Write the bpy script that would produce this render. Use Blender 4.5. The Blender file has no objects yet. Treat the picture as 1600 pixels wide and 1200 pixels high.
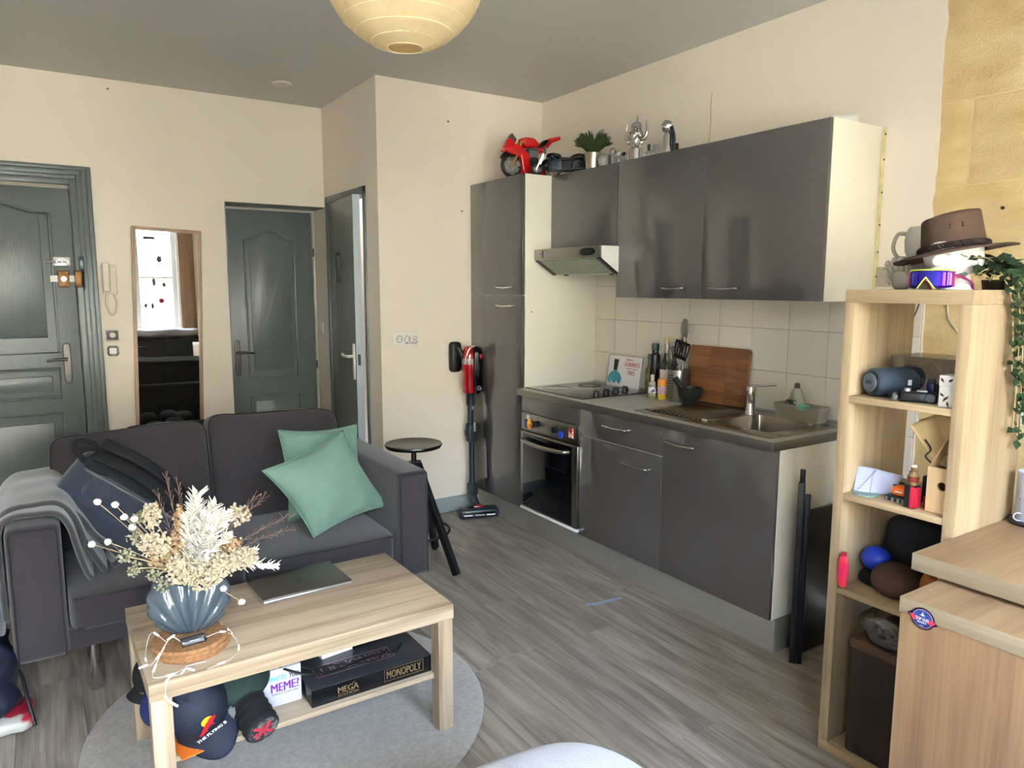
import bpy, bmesh, math, random
from mathutils import Vector, Matrix

V = Vector
C = bpy.context.scene.collection
SC = bpy.context.scene
random.seed(7)
R = math.radians

# ---------------------------------------------------------------- camera, sky, exposure
cam_data = bpy.data.cameras.new('camera')
cam = bpy.data.objects.new('camera', cam_data)
C.objects.link(cam)
cam_data.sensor_width = 36.0
cam_data.sensor_fit = 'HORIZONTAL'
cam_data.lens = 1135.44 / 1600 * 36.0
cam_data.clip_start = 0.03
cam.matrix_world = (Matrix.Translation((0, 0, 1.4762)) @ Matrix.Rotation(R(-33.0155), 4, 'Z')
                    @ Matrix.Rotation(R(90 - 7.621), 4, 'X') @ Matrix.Rotation(R(0.103), 4, 'Z'))
SC.camera = cam

SC.view_settings.view_transform = 'Standard'
SC.view_settings.look = 'None'
SC.view_settings.gamma = 1.0
SC.view_settings.use_curve_mapping = False
SC.view_settings.exposure = 1.08

world = bpy.data.worlds.new('sky')
SC.world = world
world.use_nodes = True
_bg = world.node_tree.nodes['Background']
_bg.inputs['Color'].default_value = (0.64, 0.765, 1.0, 1)
_bg.inputs['Strength'].default_value = 42.0

# daylight comes in through the two windows in the wall behind the camera: sampling portals for the sky
for _x in (-0.37, 1.16):
    _pl = bpy.data.lights.new('window_portal', 'AREA')
    _pl.shape = 'RECTANGLE'
    _pl.size, _pl.size_y = 1.04, 2.18
    _pl.cycles.is_portal = True
    _po = bpy.data.objects.new('window_portal', _pl)
    C.objects.link(_po)
    _po.matrix_world = Matrix.Translation((_x, -1.20, 1.39)) @ Matrix.Rotation(R(90), 4, 'X')

# the sun stands behind the house and lights the facade across the street
_sl = bpy.data.lights.new('sun', 'SUN')
_sl.energy = 14.0
_sl.angle = R(0.5)
_sl.color = (1.0, 0.93, 0.82)
_so = bpy.data.objects.new('sun', _sl)
C.objects.link(_so)
_so.location = (0, 6, 12)
_so.rotation_euler = (R(-48), 0, R(12))

# ---------------------------------------------------------------- helpers
def lin(rgb):
    out = []
    for c in rgb[:3]:
        c = c / 255.0
        out.append(c / 12.92 if c <= 0.04045 else ((c + 0.055) / 1.055) ** 2.4)
    return (out[0], out[1], out[2], 1.0)


def mt(name, rgb, rough=0.5, metal=0.0, var=0.05, scale=6.0, stretch=(1, 1, 1), bump=0.0, bscale=60.0, bstretch=(1, 1, 1),
       coat=0.0, sheen=0.0, rgb2=None, trans=0.0, ior=1.45, emit=0.0, spec=0.5, contrast=(0.3, 0.7), rvar=0.0):
    """Principled material: object-space noise varies the colour, a second noise gives relief."""
    m = bpy.data.materials.new(name)
    m.use_nodes = True
    nt = m.node_tree
    N, Lk = nt.nodes, nt.links
    p = N['Principled BSDF']
    p.inputs['Roughness'].default_value = rough
    p.inputs['Metallic'].default_value = metal
    p.inputs['Specular IOR Level'].default_value = spec
    p.inputs['IOR'].default_value = ior
    if coat:
        p.inputs['Coat Weight'].default_value = coat
        p.inputs['Coat Roughness'].default_value = 0.06
    if sheen:
        p.inputs['Sheen Weight'].default_value = sheen
        p.inputs['Sheen Roughness'].default_value = 0.5
    if trans:
        p.inputs['Transmission Weight'].default_value = trans
    base = lin(rgb)
    if emit:
        p.inputs['Emission Color'].default_value = base
        p.inputs['Emission Strength'].default_value = emit
    tc = N.new('ShaderNodeTexCoord')
    oi = N.new('ShaderNodeObjectInfo')
    add = N.new('ShaderNodeVectorMath'); add.operation = 'MULTIPLY_ADD'
    mul = N.new('ShaderNodeVectorMath'); mul.operation = 'MULTIPLY'
    cmb = N.new('ShaderNodeCombineXYZ')
    for i in range(3):
        Lk.new(oi.outputs['Random'], cmb.inputs[i])
    add.inputs[1].default_value = (13.0, 17.0, 19.0)
    Lk.new(cmb.outputs[0], add.inputs[0])
    Lk.new(tc.outputs['Object'], add.inputs[2])
    Lk.new(add.outputs[0], mul.inputs[0])
    mul.inputs[1].default_value = stretch
    nz = N.new('ShaderNodeTexNoise')
    nz.inputs['Scale'].default_value = scale
    nz.inputs['Detail'].default_value = 5.0
    Lk.new(mul.outputs[0], nz.inputs['Vector'])
    rp = N.new('ShaderNodeValToRGB')
    rp.color_ramp.elements[0].position, rp.color_ramp.elements[1].position = contrast
    b2 = lin(rgb2) if rgb2 else tuple(min(1.0, c * (1 + var)) for c in base[:3]) + (1,)
    b1 = base if rgb2 else tuple(c * (1 - var) for c in base[:3]) + (1,)
    rp.color_ramp.elements[0].color = b1
    rp.color_ramp.elements[1].color = b2
    Lk.new(nz.outputs['Fac'], rp.inputs['Fac'])
    Lk.new(rp.outputs['Color'], p.inputs['Base Color'])
    if rvar:
        mr = N.new('ShaderNodeMapRange')
        mr.inputs['To Min'].default_value = max(0.0, rough - rvar)
        mr.inputs['To Max'].default_value = rough + rvar
        Lk.new(nz.outputs['Fac'], mr.inputs['Value'])
        Lk.new(mr.outputs[0], p.inputs['Roughness'])
    if bump:
        mb = N.new('ShaderNodeVectorMath'); mb.operation = 'MULTIPLY'
        mb.inputs[1].default_value = bstretch
        Lk.new(add.outputs[0], mb.inputs[0])
        n2 = N.new('ShaderNodeTexNoise')
        n2.inputs['Scale'].default_value = bscale
        n2.inputs['Detail'].default_value = 4.0
        Lk.new(mb.outputs[0], n2.inputs['Vector'])
        bp = N.new('ShaderNodeBump')
        bp.inputs['Strength'].default_value = bump
        bp.inputs['Distance'].default_value = 0.004
        Lk.new(n2.outputs['Fac'], bp.inputs['Height'])
        Lk.new(bp.outputs[0], p.inputs['Normal'])
    return m


def wood(name, dark, light, axis='y', rough=0.5, fine=1.0, bump=0.12, mid=None, across=9.0, pvar=0.06, along=0.9):
    """Wood grain running along one axis: broad streaks and fine pores, offset per object."""
    m = bpy.data.materials.new(name)
    m.use_nodes = True
    nt = m.node_tree
    N, Lk = nt.nodes, nt.links
    p = N['Principled BSDF']
    p.inputs['Roughness'].default_value = rough
    tc = N.new('ShaderNodeTexCoord')
    oi = N.new('ShaderNodeObjectInfo')
    cmb = N.new('ShaderNodeCombineXYZ')
    for i in range(3):
        Lk.new(oi.outputs['Random'], cmb.inputs[i])
    off = N.new('ShaderNodeVectorMath'); off.operation = 'MULTIPLY_ADD'
    off.inputs[1].default_value = (31.0, 37.0, 41.0)
    Lk.new(cmb.outputs[0], off.inputs[0])
    Lk.new(tc.outputs['Object'], off.inputs[2])

    def nz(sa, sl, det=4.0, dist=0.0):
        mp = N.new('ShaderNodeVectorMath'); mp.operation = 'MULTIPLY'
        s = [sa, sa, sa]
        s['xyz'.index(axis)] = sl
        mp.inputs[1].default_value = s
        Lk.new(off.outputs[0], mp.inputs[0])
        n = N.new('ShaderNodeTexNoise')
        n.inputs['Scale'].default_value = 1.0
        n.inputs['Detail'].default_value = det
        n.inputs['Distortion'].default_value = dist
        Lk.new(mp.outputs[0], n.inputs['Vector'])
        return n
    a = nz(across, along, 6.0, 0.8)
    b = nz(130.0 * fine, 3.0, 3.0)
    mx = N.new('ShaderNodeMath'); mx.operation = 'MULTIPLY_ADD'
    mx.inputs[1].default_value = 0.5
    sb = N.new('ShaderNodeMath'); sb.operation = 'SUBTRACT'
    sb.inputs[1].default_value = 0.5
    Lk.new(b.outputs['Fac'], sb.inputs[0])
    Lk.new(sb.outputs[0], mx.inputs[0])
    Lk.new(a.outputs['Fac'], mx.inputs[2])
    rp = N.new('ShaderNodeValToRGB')
    e = rp.color_ramp.elements
    e[0].position, e[1].position = 0.28, 0.72
    e[0].color, e[1].color = lin(dark), lin(light)
    if mid:
        k = e.new(0.5); k.color = lin(mid)
    Lk.new(mx.outputs[0], rp.inputs['Fac'])
    hs = N.new('ShaderNodeHueSaturation')
    mr = N.new('ShaderNodeMapRange')
    mr.inputs['To Min'].default_value = 1 - pvar
    mr.inputs['To Max'].default_value = 1 + pvar
    Lk.new(oi.outputs['Random'], mr.inputs['Value'])
    Lk.new(mr.outputs[0], hs.inputs['Value'])
    Lk.new(rp.outputs['Color'], hs.inputs['Color'])
    Lk.new(hs.outputs['Color'], p.inputs['Base Color'])
    if bump:
        bp = N.new('ShaderNodeBump')
        bp.inputs['Strength'].default_value = bump
        bp.inputs['Distance'].default_value = 0.002
        Lk.new(b.outputs['Fac'], bp.inputs['Height'])
        Lk.new(bp.outputs[0], p.inputs['Normal'])
    return m


def clear_glass(name, rgb, refl=0.12, rough=0.02):
    """Thin clear sheet: mostly lets light straight through, with a faint gloss."""
    m = bpy.data.materials.new(name)
    m.use_nodes = True
    nt = m.node_tree
    N, Lk = nt.nodes, nt.links
    N.remove(N['Principled BSDF'])
    tr = N.new('ShaderNodeBsdfTransparent'); tr.inputs['Color'].default_value = lin(rgb)
    gl = N.new('ShaderNodeBsdfGlossy'); gl.inputs['Roughness'].default_value = rough
    mx = N.new('ShaderNodeMixShader')
    fr = N.new('ShaderNodeLayerWeight'); fr.inputs['Blend'].default_value = 0.25
    mm = N.new('ShaderNodeMath'); mm.operation = 'MULTIPLY_ADD'
    mm.inputs[1].default_value = 0.6
    mm.inputs[2].default_value = refl
    Lk.new(fr.outputs['Fresnel'], mm.inputs[0])
    Lk.new(mm.outputs[0], mx.inputs['Fac'])
    Lk.new(tr.outputs[0], mx.inputs[1])
    Lk.new(gl.outputs[0], mx.inputs[2])
    Lk.new(mx.outputs[0], N['Material Output'].inputs['Surface'])
    return m


class B:
    """Collects shapes into one bmesh, in world coordinates unless a matrix is given."""
    def __init__(self):
        self.bm = bmesh.new()

    def add(self, src, M=None, mi=0):
        mp = {}
        for v in src.verts:
            mp[v] = self.bm.verts.new(M @ v.co if M else v.co)
        for f in src.faces:
            try:
                nf = self.bm.faces.new([mp[v] for v in f.verts])
                nf.material_index = mi
            except ValueError:
                pass
        src.free()
        return self

    def box(self, x0, x1, y0, y1, z0, z1, bev=0.0, seg=2, M=None, mi=0):
        t = bmesh.new()
        bmesh.ops.create_cube(t, size=1.0)
        for v in t.verts:
            v.co = V(((x0 + x1) / 2 + v.co.x * (x1 - x0), (y0 + y1) / 2 + v.co.y * (y1 - y0), (z0 + z1) / 2 + v.co.z * (z1 - z0)))
        if bev:
            bmesh.ops.bevel(t, geom=list(t.edges), offset=bev, segments=seg, profile=0.5, affect='EDGES')
        return self.add(t, M, mi)

    def poly(self, pts, d, M=None, mi=0, bev=0.0, seg=2):
        """extrude a polygon given as 3D points by the vector d"""
        t = bmesh.new()
        d = V(d)
        a = [t.verts.new(V(p)) for p in pts]
        b = [t.verts.new(V(p) + d) for p in pts]
        n = len(pts)
        t.faces.new(a)
        t.faces.new(list(reversed(b)))
        for i in range(n):
            t.faces.new([a[(i + 1) % n], a[i], b[i], b[(i + 1) % n]])
        bmesh.ops.recalc_face_normals(t, faces=t.faces)
        if bev:
            bmesh.ops.bevel(t, geom=list(t.edges), offset=bev, segments=seg, profile=0.5, affect='EDGES')
        return self.add(t, M, mi)

    def cyl(self, p0, p1, r0, r1=None, n=20, mi=0, cap=True):
        r1 = r0 if r1 is None else r1
        return self.tube([p0, p1], [r0, r1], n, mi=mi, cap=cap)

    def tube(self, pts, r, n=8, mi=0, cap=True, closed=False, M=None):
        pts = [V(p) for p in pts]
        rr = r if isinstance(r, (list, tuple)) else [r] * len(pts)
        t = bmesh.new()
        rings = []
        prev = None
        L = len(pts)
        for i, p in enumerate(pts):
            if closed:
                d = (pts[(i + 1) % L] - pts[i - 1])
            else:
                d = pts[min(i + 1, L - 1)] - pts[max(i - 1, 0)]
            if d.length < 1e-9:
                d = V((0, 0, 1))
            d.normalize()
            if prev is None:
                u = d.orthogonal().normalized()
            else:
                u = prev - d * prev.dot(d)
                u = u.normalized() if u.length > 1e-6 else d.orthogonal().normalized()
            prev = u
            w = d.cross(u)
            rings.append([t.verts.new(p + (u * math.cos(2 * math.pi * k / n) + w * math.sin(2 * math.pi * k / n)) * rr[i]) for k in range(n)])
        for i in range(L if closed else L - 1):
            a, b = rings[i], rings[(i + 1) % L]
            for k in range(n):
                t.faces.new([a[k], a[(k + 1) % n], b[(k + 1) % n], b[k]])
        if cap and not closed:
            t.faces.new(list(reversed(rings[0])))
            t.faces.new(rings[-1])
        return self.add(t, M, mi)

    def lathe(self, prof, c=(0, 0, 0), n=28, M=None, mi=0):
        """prof: (radius, height) pairs turned about the z axis through c"""
        t = bmesh.new()
        c = V(c)
        rings = []
        for r, z in prof:
            if r < 1e-6:
                rings.append([t.verts.new(c + V((0, 0, z)))])
            else:
                rings.append([t.verts.new(c + V((r * math.cos(2 * math.pi * k / n), r * math.sin(2 * math.pi * k / n), z))) for k in range(n)])
        for a, b in zip(rings, rings[1:]):
            for k in range(n):
                k2 = (k + 1) % n
                if len(a) == 1 and len(b) == 1:
                    continue
                if len(a) == 1:
                    t.faces.new([a[0], b[k2], b[k]])
                elif len(b) == 1:
                    t.faces.new([a[k], a[k2], b[0]])
                else:
                    t.faces.new([a[k], a[k2], b[k2], b[k]])
        bmesh.ops.recalc_face_normals(t, faces=t.faces)
        return self.add(t, M, mi)

    def sup(self, c, h, e=0.25, nu=28, nv=18, M=None, mi=0, fn=None):
        """superellipsoid: a rounded box or ball with half sizes h about c"""
        t = bmesh.new()
        c = V(c)

        def pw(v, k):
            return math.copysign(abs(v) ** k, v)
        rings = []
        for j in range(nv + 1):
            la = -math.pi / 2 + math.pi * j / nv
            ring = []
            for i in range(nu):
                lo = 2 * math.pi * i / nu
                q = V((h[0] * pw(math.cos(la), e) * pw(math.cos(lo), e), h[1] * pw(math.cos(la), e) * pw(math.sin(lo), e), h[2] * pw(math.sin(la), e)))
                if fn:
                    q = V(fn(q))
                ring.append(t.verts.new(c + q))
            rings.append(ring)
        for a, b in zip(rings, rings[1:]):
            for k in range(nu):
                t.faces.new([a[k], a[(k + 1) % nu], b[(k + 1) % nu], b[k]])
        bmesh.ops.remove_doubles(t, verts=t.verts, dist=1e-5)
        bmesh.ops.recalc_face_normals(t, faces=t.faces)
        return self.add(t, M, mi)

    def grid(self, f, nu, nv, M=None, mi=0, wrap=False):
        t = bmesh.new()
        g = [[t.verts.new(V(f(i / nu, j / nv))) for j in range(nv + 1)] for i in range(nu + (0 if wrap else 1))]
        for i in range(nu):
            for j in range(nv):
                a, b = g[i], g[(i + 1) % len(g)]
                t.faces.new([a[j], b[j], b[j + 1], a[j + 1]])
        return self.add(t, M, mi)

    def text(self, s, o, right, up, w=None, h=None, off=0.0006, mi=0, bold=0.0):
        cu = bpy.data.curves.new('lettering', 'FONT')
        cu.body = s
        cu.size = 1.0
        cu.resolution_u = 2
        ob_ = bpy.data.objects.new('lettering', cu)
        me = bpy.data.meshes.new_from_object(ob_)
        bpy.data.objects.remove(ob_)
        t = bmesh.new()
        t.from_mesh(me)
        bpy.data.meshes.remove(me)
        bpy.data.curves.remove(cu)
        xs = [v.co.x for v in t.verts]
        ys = [v.co.y for v in t.verts]
        bw, bh = max(xs) - min(xs), max(ys) - min(ys)
        cx, cy = (max(xs) + min(xs)) / 2, (max(ys) + min(ys)) / 2
        sx = w / bw if w else h / bh
        sy = h / bh if h else sx
        right, up, o = V(right).normalized(), V(up).normalized(), V(o)
        nn = right.cross(up)
        for k in ((-1, 0, 1) if bold else (0,)):        # heavier strokes: the letters set three times, side by side
            c = t.copy()
            for v in c.verts:
                v.co = o + right * ((v.co.x - cx) * sx + k * 0.035 * sx) + up * (v.co.y - cy) * sy + nn * (off + 0.00005 * k)
            self.add(c, None, mi)
        t.free()
        return self


MW = {}
def _wm(p):
    return MW[p.name] if p is not None else Matrix.Identity(4)


def tag(o, label=None, cat=None, group=None, kind=None):
    if label: o['label'] = label
    if cat: o['category'] = cat
    if group: o['group'] = group
    if kind: o['kind'] = kind
    return o


def T(name, label, cat, loc, group=None, rotz=0.0):
    """a thing made of parts: an Empty at its base"""
    o = bpy.data.objects.new(name, None)
    C.objects.link(o)
    o.empty_display_size = 0.05
    o.location = loc
    o.rotation_euler = (0, 0, rotz)
    MW[o.name] = Matrix.Translation(loc) @ Matrix.Rotation(rotz, 4, 'Z')
    return tag(o, label, cat, group)


def S(name, loc=(0, 0, 0)):
    """an Empty for a piece of the setting that has parts"""
    o = bpy.data.objects.new(name, None)
    C.objects.link(o)
    o.empty_display_size = 0.05
    o.location = loc
    MW[o.name] = Matrix.Translation(loc)
    return tag(o, kind='structure')


def ob(name, b, mats, parent=None, label=None, cat=None, group=None, kind=None, smooth=40, local=False, solid=0.0, subd=0):
    """link a builder as ONE mesh object; its shapes are in world coordinates unless local"""
    bm = b.bm
    if not isinstance(mats, (list, tuple)):
        mats = [mats]
    me = bpy.data.meshes.new(name)
    if parent is not None:
        M = Matrix.Identity(4)
        if not local:
            bm.transform(_wm(parent).inverted())
    else:
        xs = [v.co for v in bm.verts]
        c = V(((min(q.x for q in xs) + max(q.x for q in xs)) / 2, (min(q.y for q in xs) + max(q.y for q in xs)) / 2, min(q.z for q in xs)))
        M = Matrix.Translation(c)
        bm.transform(M.inverted())
    if smooth:
        for f in bm.faces:
            f.smooth = True
    bm.to_mesh(me)
    bm.free()
    for m in mats:
        me.materials.append(m)
    if smooth:
        me.set_sharp_from_angle(angle=R(smooth))
    o = bpy.data.objects.new(name, me)
    C.objects.link(o)
    if parent is not None:
        o.parent = parent
        MW[o.name] = _wm(parent).copy()
    else:
        o.matrix_world = M
        MW[o.name] = M
    if solid:
        md = o.modifiers.new('thickness', 'SOLIDIFY')
        md.thickness = solid
        md.offset = 0
    if subd:
        md = o.modifiers.new('smooth', 'SUBSURF')
        md.levels = md.render_levels = subd
    return tag(o, label, cat, group, kind)


def inst(name, me, parent, M):
    """a piece that shares its mesh with its like; M is its world matrix"""
    o = bpy.data.objects.new(name, me)
    C.objects.link(o)
    o.parent = parent
    o.matrix_basis = _wm(parent).inverted() @ M
    return o


def piece(bld, mat, smooth=0):
    """a bare mesh to be shared by alike pieces"""
    me = bpy.data.meshes.new('piece')
    if smooth:
        for f in bld.bm.faces:
            f.smooth = True
    bld.bm.to_mesh(me)
    bld.bm.free()
    for m in (mat if isinstance(mat, (list, tuple)) else [mat]):
        me.materials.append(m)
    if smooth:
        me.set_sharp_from_angle(angle=R(smooth))
    return me


def dup(o, loc, rotz=None, label=None, parent=None):
    c = o.copy()
    C.objects.link(c)
    if parent is None:
        c.location = loc
        if rotz is not None:
            c.rotation_euler = (0, 0, rotz)
        if label: c['label'] = label
    else:
        c.parent = parent
    for ch in list(o.children):
        dup(ch, None, parent=c)
    return c


def basis(o, x, y, z):
    M = Matrix.Identity(4)
    for i, a in enumerate((x, y, z)):
        a = V(a)
        M[0][i], M[1][i], M[2][i] = a.x, a.y, a.z
    M[0][3], M[1][3], M[2][3] = o
    return M


def arc(c, u, w, r, a0, a1, n):
    c, u, w = V(c), V(u), V(w)
    return [c + (u * math.cos(a0 + (a1 - a0) * i / n) + w * math.sin(a0 + (a1 - a0) * i / n)) * r for i in range(n + 1)]


def spline(pts, n=6):
    """Catmull-Rom through the points"""
    P = [V(p) for p in pts]
    P = [P[0] * 2 - P[1]] + P + [P[-1] * 2 - P[-2]]
    out = []
    for i in range(1, len(P) - 2):
        for k in range(n):
            t = k / n
            a, b, c, d = P[i - 1], P[i], P[i + 1], P[i + 2]
            out.append(0.5 * ((2 * b) + (c - a) * t + (2 * a - 5 * b + 4 * c - d) * t * t + (3 * b - a - 3 * c + d) * t ** 3))
    out.append(P[-2])
    return out


# ---------------------------------------------------------------- materials
m_wall = mt('cream_plaster', (234, 224, 209), 0.75, var=0.025, scale=1.6, bump=0.10, bscale=45)
m_ceil = mt('ceiling_paint', (205, 201, 195), 0.8, var=0.02, scale=1.0, bump=0.05, bscale=30)
m_door = mt('grey_green_gloss_paint', (92, 98, 97), 0.30, var=0.04, scale=3, stretch=(8, 8, 0.8), bump=0.22, bscale=18, bstretch=(9, 9, 0.6))
m_doorflat = mt('dark_green_grey_satin', (112, 119, 112), 0.25, var=0.04, scale=2, bump=0.03)
m_edge = mt('pale_blue_grey_paint', (176, 186, 192), 0.4, var=0.03)
m_skirt = mt('skirting_paint', (140, 150, 150), 0.4, var=0.03, bump=0.03)
m_cab = mt('taupe_gloss_laminate', (77, 74, 73), 0.05, var=0.03, scale=2, ior=1.85)
m_cabwhite = mt('cream_laminate', (234, 229, 212), 0.35, var=0.015)
m_plinth = mt('brushed_plinth', (168, 166, 158), 0.33, metal=0.55, var=0.04, scale=3, stretch=(1, 1, 20))
m_steel = mt('brushed_steel', (150, 147, 141), 0.30, metal=1.0, var=0.06, scale=5, stretch=(40, 1, 40), bump=0.03, bscale=80, bstretch=(30, 1, 30))
m_chrome = mt('chrome', (205, 203, 200), 0.12, metal=1.0, var=0.02)
m_steelw = mt('worktop_steel_laminate', (184, 181, 174), 0.26, metal=0.2, var=0.03, scale=9)
m_black = mt('black_plastic', (18, 18, 20), 0.42, var=0.15)
m_blackgloss = mt('black_glass', (9, 10, 13), 0.06, var=0.1)
m_hob = mt('hob_glass', (24, 23, 22), 0.10, var=0.06, spec=0.9)
m_tile = mt('cream_tile', (219, 210, 194), 0.28, var=0.035, scale=1.2, bump=0.02, bscale=8)
m_grout = mt('grout', (170, 158, 138), 0.9, var=0.05, scale=20)
m_oak = wood('pale_oak_laminate', (140, 118, 90), (178, 156, 124), 'z', 0.5, mid=(163, 141, 109), bump=0.06)
m_oakx = wood('pale_oak_laminate_across', (138, 116, 88), (176, 153, 120), 'y', 0.5, mid=(160, 138, 106), bump=0.06)
m_oakwarm = wood('warm_oak_laminate', (126, 96, 70), (160, 130, 99), 'z', 0.5, mid=(145, 115, 86), bump=0.06)
m_oakwarmx = wood('warm_oak_laminate_across', (140, 112, 84), (174, 146, 114), 'x', 0.42, mid=(158, 130, 99), bump=0.06)
m_table = wood('whitewashed_oak_laminate', (134, 114, 90), (180, 164, 140), 'x', 0.42, mid=(166, 147, 122), bump=0.05, across=15)
m_tableleg = wood('whitewashed_oak_leg', (134, 114, 90), (180, 164, 140), 'z', 0.42, mid=(166, 147, 122), bump=0.05, across=15)
m_floor = wood('grey_oak_plank', (106, 98, 89), (162, 153, 142), 'y', 0.42, mid=(136, 127, 116), bump=0.25, across=22, pvar=0.08, along=2.2)
m_subfloor = mt('dark_underlay', (52, 50, 48), 0.9)
m_stone = mt('limestone', (200, 172, 118), 0.9, rgb2=(222, 198, 148), scale=5.0, stretch=(1, 1, 2.2), bump=0.9, bscale=130)
m_sofa = mt('charcoal_fabric', (45, 41, 45), 0.9, var=0.10, scale=7, sheen=0.25, bump=0.35, bscale=420)
m_piping = mt('charcoal_piping', (34, 32, 35), 0.9)
m_velvet = mt('sea_green_velvet', (98, 128, 114), 0.8, var=0.12, scale=5, sheen=0.2, bump=0.12, bscale=120)
m_throw = mt('grey_fleece', (56, 54, 55), 0.95, var=0.14, scale=9, sheen=0.5, bump=0.4, bscale=160)
m_navy = mt('navy_canvas', (36, 44, 62), 0.8, var=0.12, scale=12, sheen=0.3, bump=0.25, bscale=260)
m_blackcloth = mt('black_cloth', (16, 17, 22), 0.85, var=0.2, scale=12, bump=0.3, bscale=200)
m_greycloth = mt('grey_cloth', (96, 95, 98), 0.9, var=0.1, scale=14, bump=0.3, bscale=200)
m_rug = mt('beige_grey_rug_pile', (146, 139, 130), 0.97, var=0.16, scale=60, sheen=0.4, bump=1.0, bscale=240)
m_white = mt('white_plastic', (236, 233, 228), 0.4, var=0.01)
m_cream = mt('cream_plastic', (222, 212, 196), 0.45, var=0.02)
m_paper = mt('white_paper', (240, 238, 232), 0.75, var=0.02)
m_brass = mt('aged_brass', (108, 78, 50), 0.42, metal=1.0, var=0.12, scale=30)
m_nickel = mt('worn_nickel', (92, 87, 80), 0.42, metal=1.0, var=0.1, scale=25)
m_red = mt('red_gloss_plastic', (186, 14, 20), 0.25, var=0.05)
m_darkred = mt('dark_red_clear_plastic', (150, 10, 20), 0.14, var=0.08, coat=0.6)
m_silver = mt('silver_plastic', (182, 182, 182), 0.3, metal=0.8, var=0.04)
m_gunmetal = mt('gunmetal', (58, 66, 74), 0.32, metal=0.6, var=0.06)
m_orange = mt('orange_plastic', (236, 106, 26), 0.45)
m_blue = mt('blue_plastic', (26, 58, 172), 0.4)
m_pink = mt('pink_plastic', (232, 40, 96), 0.35, rgb2=(236, 66, 60), scale=12)
m_teal = mt('teal_print', (26, 124, 150), 0.4, rgb2=(70, 160, 178), scale=30)
m_green = mt('leaf_green', (30, 42, 24), 0.5, rgb2=(72, 88, 50), scale=30)
m_leafdark = mt('dark_leaf', (20, 36, 22), 0.4, rgb2=(48, 74, 42), scale=25)
m_soil = mt('dark_soil', (34, 28, 22), 0.95, var=0.3, scale=60)
m_cork = mt('cork', (126, 88, 54), 0.9, rgb2=(164, 120, 80), scale=90, bump=0.6, bscale=200)
m_felt = mt('brown_felt', (66, 48, 38), 0.9, rgb2=(86, 65, 50), scale=9, bump=0.25, bscale=260)
m_braid = mt('dark_brown_leather', (46, 32, 26), 0.9, var=0.2, scale=60)
m_board = wood('acacia_board', (92, 58, 32), (146, 100, 60), 'y', 0.45, mid=(120, 79, 45), bump=0.06)
m_ply = wood('pale_plywood', (206, 174, 130), (228, 200, 158), 'z', 0.6, bump=0.05)
m_kraft = mt('kraft_paper', (212, 184, 132), 0.8, var=0.05, scale=6)
m_granite = mt('dark_granite', (20, 21, 23), 0.35, rgb2=(40, 42, 44), scale=140)
m_mirrorf = wood('ash_frame', (140, 112, 88), (176, 146, 118), 'z', 0.5, bump=0.05)
m_mirror = mt('mirror_silver', (238, 240, 240), 0.0, metal=1.0, var=0.0)
m_lantern = mt('rice_paper', (226, 208, 166), 0.85, var=0.05, scale=14, bump=1.0, bscale=22, bstretch=(1, 1, 2.2))
m_bamboo = mt('paper_hoop', (246, 234, 200), 0.8)
m_pot = mt('tin_pot', (176, 166, 148), 0.28, metal=1.0, var=0.08)
m_gold = mt('gold_print', (128, 104, 70), 0.45, metal=0.4)
m_redprint = mt('red_print', (170, 28, 40), 0.5)
m_blackprint = mt('black_print', (20, 20, 22), 0.5)
m_whiteprint = mt('white_print', (240, 240, 240), 0.5)
m_purple = mt('purple_print', (112, 36, 150), 0.5)
m_tealprint = mt('turquoise_print', (36, 170, 172), 0.5)
m_yellow = mt('yellow_print', (246, 198, 30), 0.5)
m_taupeclay = mt('taupe_ceramic', (142, 134, 120), 0.55, var=0.03)
m_fleece = mt('white_fleece', (168, 168, 174), 0.95, var=0.04, scale=30, sheen=0.5, bump=0.8, bscale=220)
m_concrete = mt('concrete_grey', (120, 118, 114), 0.9, var=0.1)

# ---------------------------------------------------------------- the room
XK, XF, XT, XU, XP = 2.928, 2.369, 2.333, 2.570, 2.412
Y1F, Y2F, XN, ZC = 5.102, 4.140, 1.739, 2.695
YT, ZT, ZUB, ZW, ZW2, YE, ZD = 3.5375, 2.118, 1.420, 0.883, 0.848, 1.754, 0.1485
YU1, YU2, YU3, YB1, YB2 = 2.948, 2.357, 1.740, 2.984, 2.3735
XL, YB = -1.30, -1.05

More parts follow.
